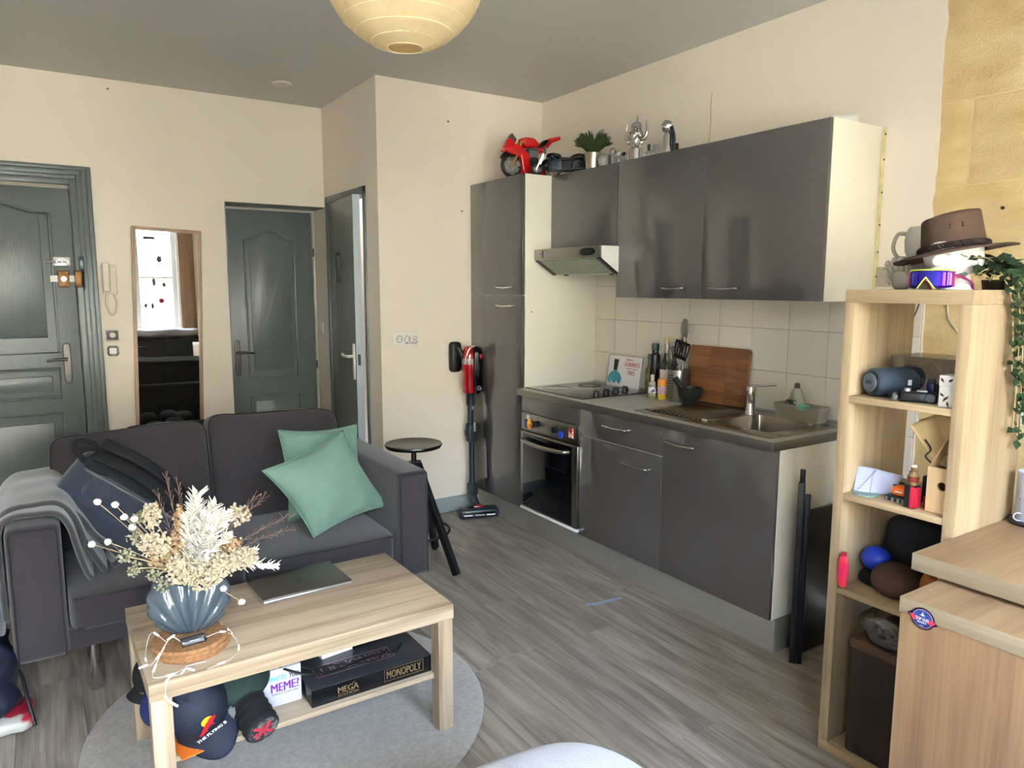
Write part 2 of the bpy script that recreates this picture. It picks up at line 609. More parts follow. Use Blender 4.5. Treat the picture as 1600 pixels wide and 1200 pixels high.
# floor: planks running from the window to the far wall, one object each
fl = S('floor')
ob('underlay', B().box(XL, XK, YB, 5.36, -0.05, -0.012), m_subfloor, fl)
ob('patch', B().box(1.6370, 1.6395, 1.10, 2.10, -0.012, -0.004), mt('blue_grey_strip', (86, 104, 112), 0.6), fl, label='blue grey strip showing in the gap between two planks')
joint = {4: 2.288, 5: 1.10, 6: 1.555, 7: 2.296, 3: 2.75, 8: 1.30}
plank_me = {}
k = 0
x = 0.04 - 0.2 * 7
while x < XK:
    a, bb = max(x, XL), min(x + 0.2, XK)
    idx = round((x - 0.04) / 0.2) - 2
    y0 = joint.get(idx, random.uniform(0, 1.22))
    y0 -= 1.22 * math.ceil((y0 - YB) / 1.22)
    y = y0
    gap = 0.0026 if abs(x + 0.2 - 1.64) < 0.02 else 0.0006
    while y < 5.36:
        c, d = max(y, YB), min(y + 1.22, 5.36)
        if d - c > 0.01 and bb - a > 0.01:
            key = (round(bb - a, 3), round(d - c, 3))
            if key not in plank_me:
                w, l = (bb - a) / 2, (d - c) / 2
                plank_me[key] = piece(B().box(-w + 0.0004, w - 0.0004, -l + 0.0005, l - 0.0005, -0.012, 0.0, bev=0.0007, seg=1), m_floor)
            dz = random.uniform(-0.0006, 0.0003)
            if idx == 7 and abs(d - 2.296) < 0.02:
                dz = 0.0035                                       # the plank that has lifted in front of the units
            o = inst('plank', plank_me[key], fl, Matrix.Translation(((a + bb) / 2, (c + d) / 2, dz)))
            if dz > 0.003:
                o['label'] = 'paler plank whose end has lifted above its neighbours'
        y += 1.22
    x += 0.2
ob('tape_strip', B().poly([(2.050, 2.512, 0.0012), (2.105, 2.496, 0.0012), (2.243, 2.486, 0.0012), (2.250, 2.500, 0.0012), (2.120, 2.512, 0.0012), (2.062, 2.530, 0.0012)], (0, 0, 0.0006)),
   mt('pale_blue_tape', (140, 162, 196), 0.6), None, 'thin strip of pale blue tape stuck on the floor before the units', 'tape')

ob('ceiling', B().box(XL - 0.1, XK + 0.1, YB - 0.1, 5.5, ZC, ZC + 0.1), m_ceil, kind='structure')
# far wall with the two door openings
wf = B()
wf.box(XL - 0.1, -0.75, Y1F, Y1F + 0.12, 0, ZC).box(-0.75, 0.245, Y1F, Y1F + 0.12, 2.10, ZC).box(0.245, 1.07, Y1F, Y1F + 0.12, 0, ZC)
wf.box(1.07, XN, Y1F, Y1F + 0.27, 2.024, ZC).box(1.02, 1.07, Y1F + 0.12, Y1F + 0.40, 0, 2.3).box(1.07, XN + 0.5, 5.40, 5.50, 0, 2.3).box(-0.75, 0.245, Y1F + 0.10, Y1F + 0.12, 0, 2.10)  # backing behind the doors is added to stop outside light leaking in
ob('wall_far', wf, m_wall, kind='structure', smooth=0)
# side wall of the nook, with the opening of the flat door
wn = B()
wn.box(XN, XN + 0.1, Y2F + 0.1, 4.333, 0, ZC).box(XN, XN + 0.1, 5.051, 5.37, 0, ZC).box(XN, XN + 0.1, 4.333, 5.051, 2.075, ZC)
wn.box(XN + 0.45, XN + 0.5, Y2F + 0.1, 5.40, 0, ZC)  # unseen backing added behind the flat door to block outside light
ob('wall_nook', wn, m_wall, kind='structure', smooth=0)
ob('wall_corner', B().box(XN, XK + 0.1, Y2F, Y2F + 0.1, 0, ZC), m_wall, kind='structure', smooth=0)
ob('wall_left', B().box(XL - 0.1, XL, YB - 0.1, Y1F, 0, ZC), m_wall, kind='structure', smooth=0)
# window wall behind the camera
wb = B()
wb.box(XL - 0.1, -0.89, YB - 0.14, YB, 0, ZC).box(1.68, XK + 0.1, YB - 0.14, YB, 0, ZC).box(0.15, 0.64, YB - 0.14, YB, 0, ZC)
for a, bb in ((-0.89, 0.15), (0.64, 1.68)):
    wb.box(a, bb, YB - 0.14, YB, 0, 0.30).box(a, bb, YB - 0.14, YB, 2.48, ZC)
ob('wall_window', wb, m_wall, kind='structure', smooth=0)

# kitchen wall: plaster with a ragged edge, then bare limestone blocks
wr = S('wall_right')
random.seed(3)
edge = [(XK, 1.523 + random.uniform(-0.006, 0.006), ZC * i / 60) for i in range(61)]
ob('plaster', B().poly(edge + [(XK, Y2F + 0.1, ZC), (XK, Y2F + 0.1, 0)], (0.10, 0, 0)), m_wall, wr, smooth=0)
ob('crack', B().tube(spline([(XK - 0.0005, 2.661, 2.45), (XK - 0.0005, 2.664, 2.38), (XK - 0.0005, 2.662, 2.30), (XK - 0.0005, 2.668, 2.2)]), 0.0022, 5), mt('crack_shadowless_grey', (186, 168, 138), 0.9), wr)
zs = [0, 0.35, 0.70, 1.06, 1.44, 1.855, 2.165, ZC]
joins = [[1.53, 0.75, 0.0, -1.05], [1.53, 1.1, 0.35, -0.5, -1.05], [1.53, 0.9, 0.2, -1.05], [1.53, 1.15, 0.45, -0.4, -1.05], [1.53, 0.85, 0.1, -1.05], [1.53, 1.411, 0.72, 0.0, -1.05], [1.53, 0.8, 0.0, -1.05]]
ob('mortar', B().box(XK + 0.0085, XK + 0.10, YB, 1.54, 0, ZC), mt('pale_mortar', (216, 190, 140), 0.95, var=0.08, scale=20, bump=0.6, bscale=60), wr)
for r_ in range(7):
    js = joins[r_]
    for a, bb in zip(js, js[1:]):
        t = B().box(XK + 0.006, XK + 0.05, bb + 0.004, a - (0.0 if a > 1.5 else 0.004), zs[r_] + 0.004, zs[r_ + 1] - 0.004, bev=0.004, seg=2)
        dx_ = random.uniform(-0.001, 0.002)
        for v in t.bm.verts:
            v.co.x += dx_
        ob('stone_block', t, m_stone, wr)
for (yy, zz) in ((1.214, 2.58), (1.28, 1.76)):
    ob('drill_hole', B().cyl((XK + 0.0005, yy, zz), (XK + 0.007, yy, zz), 0.006), m_black, wr)
for i, (p, wal) in enumerate([((0.442, Y1F - 0.001, 2.640), 'y'), ((2.309, Y2F - 0.001, 1.952), 'y'), ((2.214, Y2F - 0.001, 2.49), 'y')]):
    ob('trim_%d' % (i + 1), B().cyl(p, (p[0], p[1] + 0.01, p[2]), 0.006, n=10), m_brass, kind='structure')

# skirting
ob('baseboard_corner', B().box(XN, XF, Y2F - 0.012, Y2F, 0, 0.098, bev=0.002), m_skirt, kind='structure')
ob('baseboard_far', B().box(0.33, 1.06, Y1F - 0.012, Y1F, 0, 0.098, bev=0.002), m_skirt, kind='structure')
ob('baseboard_nook', B().box(XN - 0.012, XN, Y2F - 0.012, 4.29, 0, 0.098, bev=0.002), m_skirt, kind='structure')

# windows in the wall behind the camera (seen in the mirror)
m_pane = clear_glass('window_glass', (250, 252, 252), 0.03)
for n_, (a, bb) in enumerate(((-0.89, 0.15), (0.64, 1.68))):
    wd = S('window_%d' % (n_ + 1), ((a + bb) / 2, YB - 0.08, 0.30))
    fr = B()
    mm = (a + bb) / 2
    for (p, q, c, d) in ((a, bb, 0.30, 0.36), (a, bb, 2.42, 2.48), (a, a + 0.06, 0.36, 2.42), (bb - 0.06, bb, 0.36, 2.42), (mm - 0.045, mm + 0.045, 0.36, 2.42), (a + 0.06, mm - 0.045, 1.58, 1.61), (mm + 0.045, bb - 0.06, 1.58, 1.61)):
        fr.box(p, q, YB - 0.11, YB - 0.05, c, d, bev=0.004)
    ob('window_frame', fr, m_white, wd)
    for (p, q) in ((a + 0.06, mm - 0.045), (mm + 0.045, bb - 0.06)):
        for (c, d) in ((0.36, 1.58), (1.61, 2.42)):
            ob('pane', B().box(p, q, YB - 0.083, YB - 0.079, c, d), m_pane, wd, smooth=0)
    ob('window_sill', B().box(a - 0.02, bb + 0.02, YB - 0.05, YB + 0.03, 0.285, 0.302, bev=0.003), m_white, wd)

# stickers on the panes of the right window
for k_, (x_, z_, w_, h_, mat_) in enumerate(((1.355, 2.136, 0.16, 0.045, 'grey'), (1.468, 1.849, 0.060, 0.085, 'grey'), (1.386, 1.538, 0.040, 0.110, 'grey'), (1.512, 1.496, 0.045, 0.060, 'grey'), (1.468, 1.272, 0.055, 0.060, 'red'), (1.268, 1.203, 0.050, 0.090, 'dark'), (1.350, 1.201, 0.030, 0.080, 'dark'))):
    mm_ = {'grey': m_greycloth, 'red': m_redprint, 'dark': m_black}[mat_]
    lab_ = ('long grey sticker at the top of the window', 'grey hook shaped sticker below the top one', 'grey bottle shaped sticker halfway down the window', 'small grey sticker at the right of the bottle shaped one', 'round red sticker near the foot of the window', 'dark triangular sticker at the left foot of the window', 'slim dark sticker beside the triangular one')[k_]
    n_ = (4, 5, 6, 5, 14, 3, 6)[k_]
    st_ = B().poly([(x_ + w_ / 2 * math.cos(2 * math.pi * q / n_ + 0.785) * 1.3, YB - 0.0780, z_ + h_ / 2 * math.sin(2 * math.pi * q / n_ + 0.785) * 1.3) for q in range(n_)], (0, 0.0008, 0))
    tag(ob('window_sticker', st_, mm_, smooth=0), lab_, 'sticker', 'stickers on the window panes')

# the house across the street, sunlit limestone
fc = T('street_facade', 'sunlit pale limestone house front across the street', 'building', (0.6, -9.0, -4.0))
ob('wall', B().box(-12, 13, -9.6, -9.0, -4, 4.6), mt('pale_facade_stone', (226, 208, 176), 0.9, var=0.05, scale=1.5), fc, smooth=0)
for i in range(-3, 4):
    for zz in (-2.6, 0.6):
        ob('window', B().box(i * 3.2, i * 3.2 + 1.2, -9.02, -8.96, zz, zz + 2.2), m_blackgloss, fc, smooth=0)
ob('cornice', B().box(-12, 13, -9.05, -8.7, 4.4, 4.7), m_concrete, fc, smooth=0)
ob('street', B().box(-12, 13, -9.0, -1.4, -4.1, -4.0), mt('street_paving', (150, 146, 140), 0.9, var=0.05), kind='structure', smooth=0)

# ---------------------------------------------------------------- doors
def arch_poly(x0, x1, z0, zs_, zt, y, n=18, flip=False):
    pts = [(x0, y, z0), (x1, y, z0), (x1, y, zs_)]
    for i in range(n + 1):
        t = i / n
        s = math.sin(math.pi * t) ** 2
        pts.append((x1 + (x0 - x1) * (0.06 + 0.88 * t), y, zs_ + (zt - zs_) * s))
    pts.append((x0, y, zs_))
    return pts


def moulded_panel(b, pts, y, inset=0.035, r=0.010):
    """a raised bead along the outline and a fielded centre proud of the leaf"""
    cx = sum(p[0] for p in pts) / len(pts)
    cz = sum(p[2] for p in pts) / len(pts)
    w = (max(p[0] for p in pts) - min(p[0] for p in pts)) / 2
    h = (max(p[2] for p in pts) - min(p[2] for p in pts)) / 2
    b.tube([(p[0], y - 0.001, p[2]) for p in pts], r, 8, closed=True)
    inn = [(cx + (p[0] - cx) * (w - inset) / w, y, cz + (p[2] - cz) * (h - inset) / h) for p in pts]
    b.poly(inn, (0, -0.008, 0), bev=0.005)


# entrance door
d1 = S('door_1', (-0.215, Y1F, 0))
fr = B()
for (xo, xi, dep) in ((0.318, 0.292, 0.034), (0.296, 0.262, 0.024), (0.266, 0.240, 0.030), (0.245, 0.205, 0.016)):
    xl, xli = -0.43 - xo, -0.43 - xi
    zo, zi = 2.172 - (0.318 - xo) * 0.95, 2.172 - (0.318 - xi) * 0.95
    fr.box(xi, xo, Y1F - dep, Y1F + 0.01, 0, zo, bev=0.004).box(xl, xli, Y1F - dep, Y1F + 0.01, 0, zo, bev=0.004).box(xli, xi, Y1F - dep, Y1F + 0.01, zi, zo, bev=0.004)
ob('door_frame', fr, m_door, d1)
lf = B()
lf.box(-0.63, 0.200, Y1F - 0.006, Y1F + 0.04, 0.005, 2.042, bev=0.003)
moulded_panel(lf, arch_poly(-0.52, 0.090, 1.085, 1.900, 1.955, Y1F - 0.006), Y1F - 0.006, 0.05)
moulded_panel(lf, [(-0.52, 0, 0.815), (0.086, 0, 0.815), (0.086, 0, 0.985), (-0.52, 0, 0.985)], Y1F - 0.006, 0.04)
moulded_panel(lf, [(-0.52, 0, 0.12), (0.086, 0, 0.12), (0.086, 0, 0.715), (-0.52, 0, 0.715)], Y1F - 0.006, 0.05)
ob('door_leaf', lf, m_door, d1)


def lever(parent, x, y, z0, z1, zl, dx, mat, label=None):
    b = B()
    b.sup((x, y - 0.004, (z0 + z1) / 2), (0.021, 0.006, (z1 - z0) / 2), 0.4)
    o = ob('handle_plate', b, mat, parent, label=label)
    h = B()
    h.cyl((x, y - 0.006, zl), (x, y - 0.045, zl), 0.010)
    h.tube(spline([(x, y - 0.045, zl), (x + dx * 0.35, y - 0.050, zl + 0.003), (x + dx * 0.7, y - 0.047, zl - 0.001), (x + dx, y - 0.044, zl - 0.008)]), [0.0095 - 0.004 * i / 18 for i in range(19)], 10)
    ob('lever', h, mat, o)
    kh = B().cyl((x, y - 0.008, zl - 0.10), (x, y - 0.012, zl - 0.10), 0.009)
    kh.box(x - 0.004, x + 0.004, y - 0.012, y - 0.009, zl - 0.125, zl - 0.10)
    for zz in (z0 + 0.018, z1 - 0.018):
        kh.cyl((x, y - 0.009, zz), (x, y - 0.0115, zz), 0.006, n=10)
    ob('keyhole', kh, m_gunmetal, o)


lever(d1, 0.128, Y1F - 0.006, 0.897, 1.135, 1.042, -0.105, m_nickel, 'worn nickel lever plate')
lk = B()
lk.box(0.112, 0.170, Y1F - 0.030, Y1F - 0.006, 1.468, 1.566, bev=0.004)
for dx in (-0.020, 0.020):
    for dz in (-0.038, 0.038):
        lk.cyl((0.141 + dx, Y1F - 0.030, 1.517 + dz), (0.141 + dx, Y1F - 0.033, 1.517 + dz), 0.005, n=10)
o = ob('rim_lock', lk, m_brass, d1, label='brass rim lock')
ob('knob', B().cyl((0.141, Y1F - 0.03, 1.517), (0.141, Y1F - 0.05, 1.517), 0.019, 0.015), m_silver, o, label='round silver knob')
ob('keeper', B().box(0.197, 0.236, Y1F - 0.056, Y1F - 0.026, 1.470, 1.566, bev=0.005), m_brass, o)
ob('lock_bolt', B().box(0.074, 0.200, Y1F - 0.018, Y1F - 0.006, 1.500, 1.537), m_white, o, label='white bolt bar')
bo = B().box(0.094, 0.182, Y1F - 0.014, Y1F - 0.006, 1.593, 1.645, bev=0.002).tube([(0.060, Y1F - 0.022, 1.617), (0.170, Y1F - 0.022, 1.617)], 0.006, 8)
for dx in (0.112, 0.14, 0.166):
    bo.box(dx - 0.005, dx + 0.005, Y1F - 0.028, Y1F - 0.012, 1.606, 1.630, bev=0.002)
ob('slide_bolt', bo, m_silver, d1, label='silver slide bolt')
ch = B().box(0.226, 0.252, Y1F - 0.034, Y1F - 0.026, 1.575, 1.650, bev=0.002)
for i in range(9):
    zc_ = 1.565 - i * 0.013
    ch.tube([(0.245 + 0.005 * math.cos(2 * math.pi * q / 8) * (1 if i % 2 else 0.3), Y1F - 0.042 + 0.005 * math.cos(2 * math.pi * q / 8) * (0.3 if i % 2 else 1), zc_ + 0.009 * math.sin(2 * math.pi * q / 8)) for q in range(8)], 0.0022, 5, closed=True)
ob('door_chain', ch, m_gunmetal, d1, label='dark steel door chain')

# bathroom door, set back in its opening
d2 = S('door_2', (1.40, 5.33, 0))
ob('soffit', B().box(1.07, XN, Y1F - 0.002, 5.33, 2.020, 2.026), m_door, d2)
ob('jamb', B().box(1.07, 1.078, Y1F - 0.002, 5.33, 0, 2.02), m_door, d2)
ob('stop_and_gap_light', B().box(1.075, 1.72, 5.318, 5.332, 2.004, 2.018).box(1.718, 1.732, 5.318, 5.332, 0, 2.018), mt('pale_jamb_gap_light', (196, 190, 176), 0.5), d2)  # top run paints the light in the door gap; the upright is jamb
lf = B().box(1.078, 1.715, 5.33, 5.365, 0.005, 2.004, bev=0.002)
moulded_panel(lf, arch_poly(1.236, 1.583, 0.825, 1.80, 1.868, 5.33), 5.33, 0.032, 0.008)
moulded_panel(lf, [(1.236, 0, 0.14), (1.590, 0, 0.14), (1.590, 0, 0.690), (1.236, 0, 0.690)], 5.33, 0.032, 0.008)
ob('door_leaf', lf, m_door, d2)
lever(d2, 1.158, 5.33, 0.850, 1.100, 1.012, 0.11, m_nickel, 'worn nickel lever plate')
hg = B()
for zz in (0.9, 1.72):
    hg.cyl((1.722, 5.322, zz - 0.03), (1.722, 5.322, zz + 0.03), 0.007, n=10)
ob('hinge', hg, m_nickel, d2)

# flat door in the nook, standing slightly ajar
d3 = S('door_3', (XN, 5.03, 0))
fr = B()
for (a, bb, c, d) in ((5.02, 5.053, 0, 2.09), (4.333, 4.365, 0, 2.09), (4.333, 5.053, 2.045, 2.09)):
    fr.box(XN - 0.012, XN + 0.09, a, bb, c, d, bev=0.003)
ob('door_frame', fr, m_door, d3)
Md = Matrix.Translation((XN - 0.002, 5.018, 0)) @ Matrix.Rotation(R(-6.0), 4, 'Z')
lf = B().box(0, 0.036, -0.640, 0, 0.008, 2.040, bev=0.002, M=Md)
lfo = ob('door_leaf', lf, m_doorflat, d3, label='dark glossy flat leaf standing ajar')
ob('leaf_edge', B().box(0.0, 0.037, -0.645, -0.640, 0.008, 2.040, M=Md).box(0.037, 0.045, -0.645, -0.60, 0.008, 2.04, M=Md), m_edge, lfo, label='pale blue grey door edge')
hp = B().box(-0.010, 0.0, -0.622, -0.588, 0.885, 1.115, bev=0.003, M=Md)
hpo = ob('handle_plate', hp, m_white, d3, label='white handle plate')
ob('lever', B().cyl(Md @ V((-0.008, -0.605, 1.035)), Md @ V((-0.045, -0.605, 1.035)), 0.010).tube([Md @ V(p) for p in spline([(-0.045, -0.605, 1.035), (-0.052, -0.57, 1.036), (-0.050, -0.52, 1.034), (-0.05, -0.488, 1.042)])], 0.009, 10), m_white, hpo, label='white lever')
ob('latch_plate', B().box(0.010, 0.028, -0.6458, -0.645, 0.98, 1.05, M=Md), m_gunmetal, lfo)
for kx, zz in ((0, 0), (0.055, 0)):
    h = B()
    yy = -0.235 - kx
    h.tube([Md @ V(p) for p in arc((-0.006, yy, 1.690), (0, 1, 0), (0, 0, 1), 0.012, -0.5, 4.5, 12)], 0.0045, 8)
    h.tube([Md @ V(p) for p in ((-0.006, yy, 1.678), (-0.010, yy + 0.004, 1.63), (-0.006, yy, 1.585))], [0.007, 0.010, 0.007], 8)
    h.tube([Md @ V(p) for p in ((-0.006, yy, 1.585), (-0.006, yy, 1.50))], 0.006, 8)
    ob('coat_hook', h, m_black, d3, label='black forged coat hook')

# ---------------------------------------------------------------- things on the far walls
t = T('intercom', 'cream intercom handset hanging on the wall right of the entrance door', 'intercom', (0.376, Y1F, 1.43))
ob('base', B().box(0.338, 0.418, Y1F - 0.030, Y1F, 1.425, 1.602, bev=0.006), m_cream, t)
ob('handset', B().box(0.340, 0.380, Y1F - 0.062, Y1F - 0.030, 1.440, 1.618, bev=0.010, seg=3), m_cream, t)
ob('button', B().box(0.393, 0.409, Y1F - 0.034, Y1F - 0.030, 1.492, 1.504, bev=0.001).box(0.386, 0.414, Y1F - 0.033, Y1F - 0.030, 1.56, 1.575, bev=0.001), m_white, t)
cd = B()
path = spline([(0.360, Y1F - 0.05, 1.44), (0.352, Y1F - 0.03, 1.38), (0.366, Y1F - 0.03, 1.315), (0.392, Y1F - 0.03, 1.31), (0.408, Y1F - 0.03, 1.37), (0.398, Y1F - 0.02, 1.425)], 14)
cd.tube(path, [0.0058 + 0.0018 * (i % 2) for i in range(len(path))], 8)
ob('cord', cd, m_cream, t)
t = T('thermostat', 'dark dial switch in a pale frame under the intercom', 'switch', (0.373, Y1F, 1.14))
ob('frame', B().box(0.336, 0.412, Y1F - 0.010, Y1F, 1.140, 1.212, bev=0.003), m_cream, t)
ob('face', B().box(0.342, 0.406, Y1F - 0.013, Y1F - 0.010, 1.148, 1.205, bev=0.001), mt('bronze_plate', (70, 58, 48), 0.4), t)
ob('dial', B().cyl((0.375, Y1F - 0.013, 1.177), (0.375, Y1F - 0.024, 1.177), 0.017, 0.016), m_cream, t)
t = T('socket_ring', 'bare black mounting ring of a socket, below the dial switch', 'socket', (0.373, Y1F, 1.04))
rg = B()
for (a, bb, c, d) in ((0.347, 0.398, 1.098, 1.110), (0.347, 0.398, 1.048, 1.060), (0.341, 0.352, 1.056, 1.102), (0.393, 0.404, 1.056, 1.102)):
    rg.box(a, bb, Y1F - 0.006, Y1F, c, d, bev=0.002)
ob('ring', rg, m_black, t)
ob('clamp', B().box(0.362, 0.384, Y1F - 0.008, Y1F - 0.005, 1.098, 1.107).box(0.362, 0.384, Y1F - 0.008, Y1F - 0.005, 1.051, 1.060).box(0.341, 0.349, Y1F - 0.008, Y1F - 0.005, 1.070, 1.09).box(0.396, 0.404, Y1F - 0.008, Y1F - 0.005, 1.070, 1.09), m_nickel, t)
ob('insert', B().box(0.352, 0.393, Y1F - 0.004, Y1F, 1.060, 1.098), m_white, t)
t = T('light_switch', 'white light switch beside the set back bathroom door', 'switch', (XN, 5.235, 1.14))
ob('plate', B().box(XN - 0.008, XN, 5.195, 5.275, 1.135, 1.215, bev=0.002), m_white, t)
ob('rocker', B().box(XN - 0.013, XN - 0.008, 5.212, 5.258, 1.150, 1.200, bev=0.002), m_white, t)
t = T('wall_socket', 'white double wall socket with scribbled black outlines', 'socket', (1.90, Y2F, 1.11))
ob('plate', B().box(1.815, 1.985, Y2F - 0.008, Y2F, 1.112, 1.197, bev=0.003), m_white, t)
sk = B().tube([(1.857 + 0.020 * math.cos(a), Y2F - 0.009, 1.155 + 0.020 * math.sin(a)) for a in [i * math.pi / 9 for i in range(18)]], 0.0018, 5, closed=True)
for dx in (-0.008, 0.008):
    sk.cyl((1.857 + dx, Y2F - 0.0085, 1.155), (1.857 + dx, Y2F - 0.0095, 1.155), 0.003, n=8)
ob('outlet_rim', sk, m_greycloth, t)
sc_ = B()
for pts in ([(1.905, 1.175), (1.893, 1.150), (1.903, 1.128), (1.918, 1.140), (1.922, 1.165), (1.905, 1.175)], [(1.930, 1.170), (1.928, 1.135), (1.945, 1.130), (1.950, 1.165)], [(1.955, 1.172), (1.975, 1.160), (1.958, 1.148), (1.978, 1.135), (1.955, 1.130)], [(1.895, 1.125), (1.93, 1.128), (1.975, 1.124)]):
    sc_.tube(spline([(a, Y2F - 0.009, c) for a, c in pts]), 0.0013, 5)
ob('scribble', sc_, m_black, t)

# tall mirror, hanging a little askew
Mm = Matrix.Translation((0.715, Y1F - 0.004, 1.835)) @ Matrix.Rotation(R(2.1), 4, 'Y')
t = T('wall_mirror', 'tall narrow mirror in a slim brown wooden frame hung between the doors', 'mirror', (0.67, Y1F - 0.004, 0.36))
fr = B()
for (a, bb, c, d) in ((-0.200, -0.180, -1.48, 0), (0.180, 0.200, -1.48, 0), (-0.18, 0.18, -0.02, 0), (-0.18, 0.18, -1.48, -1.46)):
    fr.box(a, bb, -0.026, 0, c, d, bev=0.002, M=Mm)
ob('frame', fr, m_mirrorf, t)
ob('glass', B().box(-0.181, 0.181, -0.010, -0.004, -1.461, -0.019, M=Mm), m_mirror, t, smooth=0)

t = T('ceiling_spot', 'small round recessed spotlight in the ceiling near the entrance', 'light', (1.335, 4.615, ZC - 0.012))
ob('rim', B().lathe([(0.030, 0.012), (0.030, 0.004), (0.052, 0.0), (0.058, 0.006), (0.058, 0.012)], (1.335, 4.615, ZC - 0.012)), m_cream, t)
ob('lens', B().cyl((1.335, 4.615, ZC - 0.005), (1.335, 4.615, ZC - 0.001), 0.031), m_silver, t)

# paper lantern: the paper lets some light through
_nt = m_lantern.node_tree
_tl = _nt.nodes.new('ShaderNodeBsdfTranslucent')
_tl.inputs['Color'].default_value = lin((232, 212, 168))
_mx = _nt.nodes.new('ShaderNodeMixShader')
_mx.inputs['Fac'].default_value = 0.35
_nt.links.new(_nt.nodes['Principled BSDF'].outputs[0], _mx.inputs[1])
_nt.links.new(_tl.outputs[0], _mx.inputs[2])
_nt.links.new(_mx.outputs[0], _nt.nodes['Material Output'].inputs['Surface'])
lc = V((0.868, 1.86, 2.312)); LR = 0.216
t = T('paper_lantern', 'round cream rice paper lantern hanging from the ceiling', 'lamp', (lc.x, lc.y, lc.z - LR))
def lan(u, v):
    th = 2 * math.pi * u
    ph = R(12) + (math.pi - R(24)) * v
    k = 1 + 0.003 * math.cos(v * 2 * math.pi * 15) + 0.005 * math.sin(th * 17 + 9 * v) * math.sin(v * 31 + 3 * math.sin(th * 5))
    return (lc.x + LR * k * math.sin(ph) * math.cos(th), lc.y + LR * k * math.sin(ph) * math.sin(th), lc.z - LR * 0.98 * k * math.cos(ph))
ob('shade', B().grid(lan, 72, 78, wrap=True), m_lantern, t, smooth=60)
hp = B()
for i in range(13):
    ph = R(12) + (math.pi - R(24)) * (i + 0.02) / 13
    tilt = 0.02 * math.sin(i * 1.7)
    rr = LR * 1.004 * math.sin(ph)
    hp.tube([(lc.x + rr * math.cos(a), lc.y + rr * math.sin(a), lc.z - LR * 0.985 * math.cos(ph) + tilt * rr * math.cos(a + i)) for a in [2 * math.pi * q / 48 for q in range(48)]], 0.0010, 5, closed=True)
ob('hoop', hp, m_bamboo, t)
ob('cord', B().cyl((lc.x, lc.y, lc.z + 0.10), (lc.x, lc.y, ZC), 0.003, n=8).cyl((lc.x, lc.y, ZC - 0.02), (lc.x, lc.y, ZC), 0.04, 0.045), m_white, t)
ob('bulb', B().sup((lc.x, lc.y, lc.z + 0.03), (0.03, 0.03, 0.045), 1.0, 16, 10).cyl((lc.x, lc.y, lc.z + 0.06), (lc.x, lc.y, lc.z + 0.12), 0.017), m_white, t)

# ---------------------------------------------------------------- kitchen
def bar_handle(parent, x, y0, y1, z, lab=None):
    b = B()
    p = spline([(x, y0 - 0.012, z), (x - 0.024, y0 - 0.014, z), (x - 0.028, y0 - 0.03, z - 0.001), (x - 0.030, (y0 + y1) / 2, z - 0.004), (x - 0.028, y1 + 0.03, z - 0.001), (x - 0.024, y1 + 0.014, z), (x, y1 + 0.012, z)], 5)
    b.tube(p, 0.0055, 10)
    return ob('handle', b, m_chrome, parent, label=lab)


def door_panel(parent, y0, y1, z0, z1, x, th=0.019, name='door'):
    return ob(name, B().box(x, x + th, min(y0, y1) + 0.0015, max(y0, y1) - 0.0015, z0 + 0.0015, z1 - 0.0015, bev=0.0015), m_cab, parent)


# tall cupboard
t = T('tall_cupboard', 'tall glossy taupe cupboard with cream side in the kitchen corner', 'cabinet', (2.65, 3.84, 0))
ob('carcass', B().box(XF + 0.019, XK - 0.002, YT, Y2F - 0.002, 0.15, ZT, bev=0.001), m_cabwhite, t)
ob('plinth', B().box(XP, XP + 0.018, YT, Y2F - 0.014, 0, 0.15).box(XP + 0.018, XK - 0.004, YT, YT + 0.018, 0, 0.15), m_plinth, t)
o = door_panel(t, YT, Y2F - 0.002, 1.425, ZT, XF); bar_handle(o, XF, 3.80, 3.61, 1.474)
o = door_panel(t, YT, Y2F - 0.002, ZD, 1.425, XF); bar_handle(o, XF, 3.80, 3.61, 1.364)
ob('screw_cap', B().cyl((2.435, YT, 1.33), (2.435, YT - 0.002, 1.33), 0.004, n=10), m_brass, t)

# wall cupboards
def wall_cab(name, label, y0, y1, z0, handle):
    t = T(name, label, 'cabinet', ((XU + XK) / 2, (y0 + y1) / 2, z0), 'wall cupboards over the worktop')
    ob('carcass', B().box(XU + 0.019, XK - 0.002, y1, y0, z0, ZT, bev=0.001), m_cabwhite, t)
    o = door_panel(t, y1, y0, z0, ZT, XU)
    if handle:
        bar_handle(o, XU, handle[0], handle[1], 1.471)
    return t
wall_cab('wall_cupboard', 'short taupe wall cupboard directly above the cooker hood', YT - 0.001, YU1 + 0.001, 1.690, None)
wall_cab('wall_cupboard', 'middle taupe wall cupboard, right of the cooker hood', YU1, YU2 + 0.001, ZUB, (2.600, 2.440))
wc = wall_cab('wall_cupboard', 'widest taupe wall cupboard at the right end, cream side showing', YU2, YU3, ZUB, (2.308, 2.122))
ob('wall_rail', B().box(XK - 0.014, XK - 0.002, YU3 - 0.010, YU3 - 0.001, 1.42, ZT - 0.002), mt('yellowed_edge', (206, 192, 140), 0.7, var=0.2, scale=20), wc)
sc_ = B()
for zz in (1.52, 1.62, 1.73, 1.86, 1.99, 2.09):
    sc_.cyl((XK - 0.008, YU3 - 0.0100, zz), (XK - 0.008, YU3 - 0.0125, zz), 0.004, n=8)
ob('screw', sc_, m_black, wc)
cp = B()
for xx, zz in ((2.60, 2.10), (2.60, 1.44), (2.905, 2.10)):
    cp.cyl((xx, YU3, zz), (xx, YU3 - 0.0015, zz), 0.005, n=10)
ob('screw_cap', cp, m_white, wc)

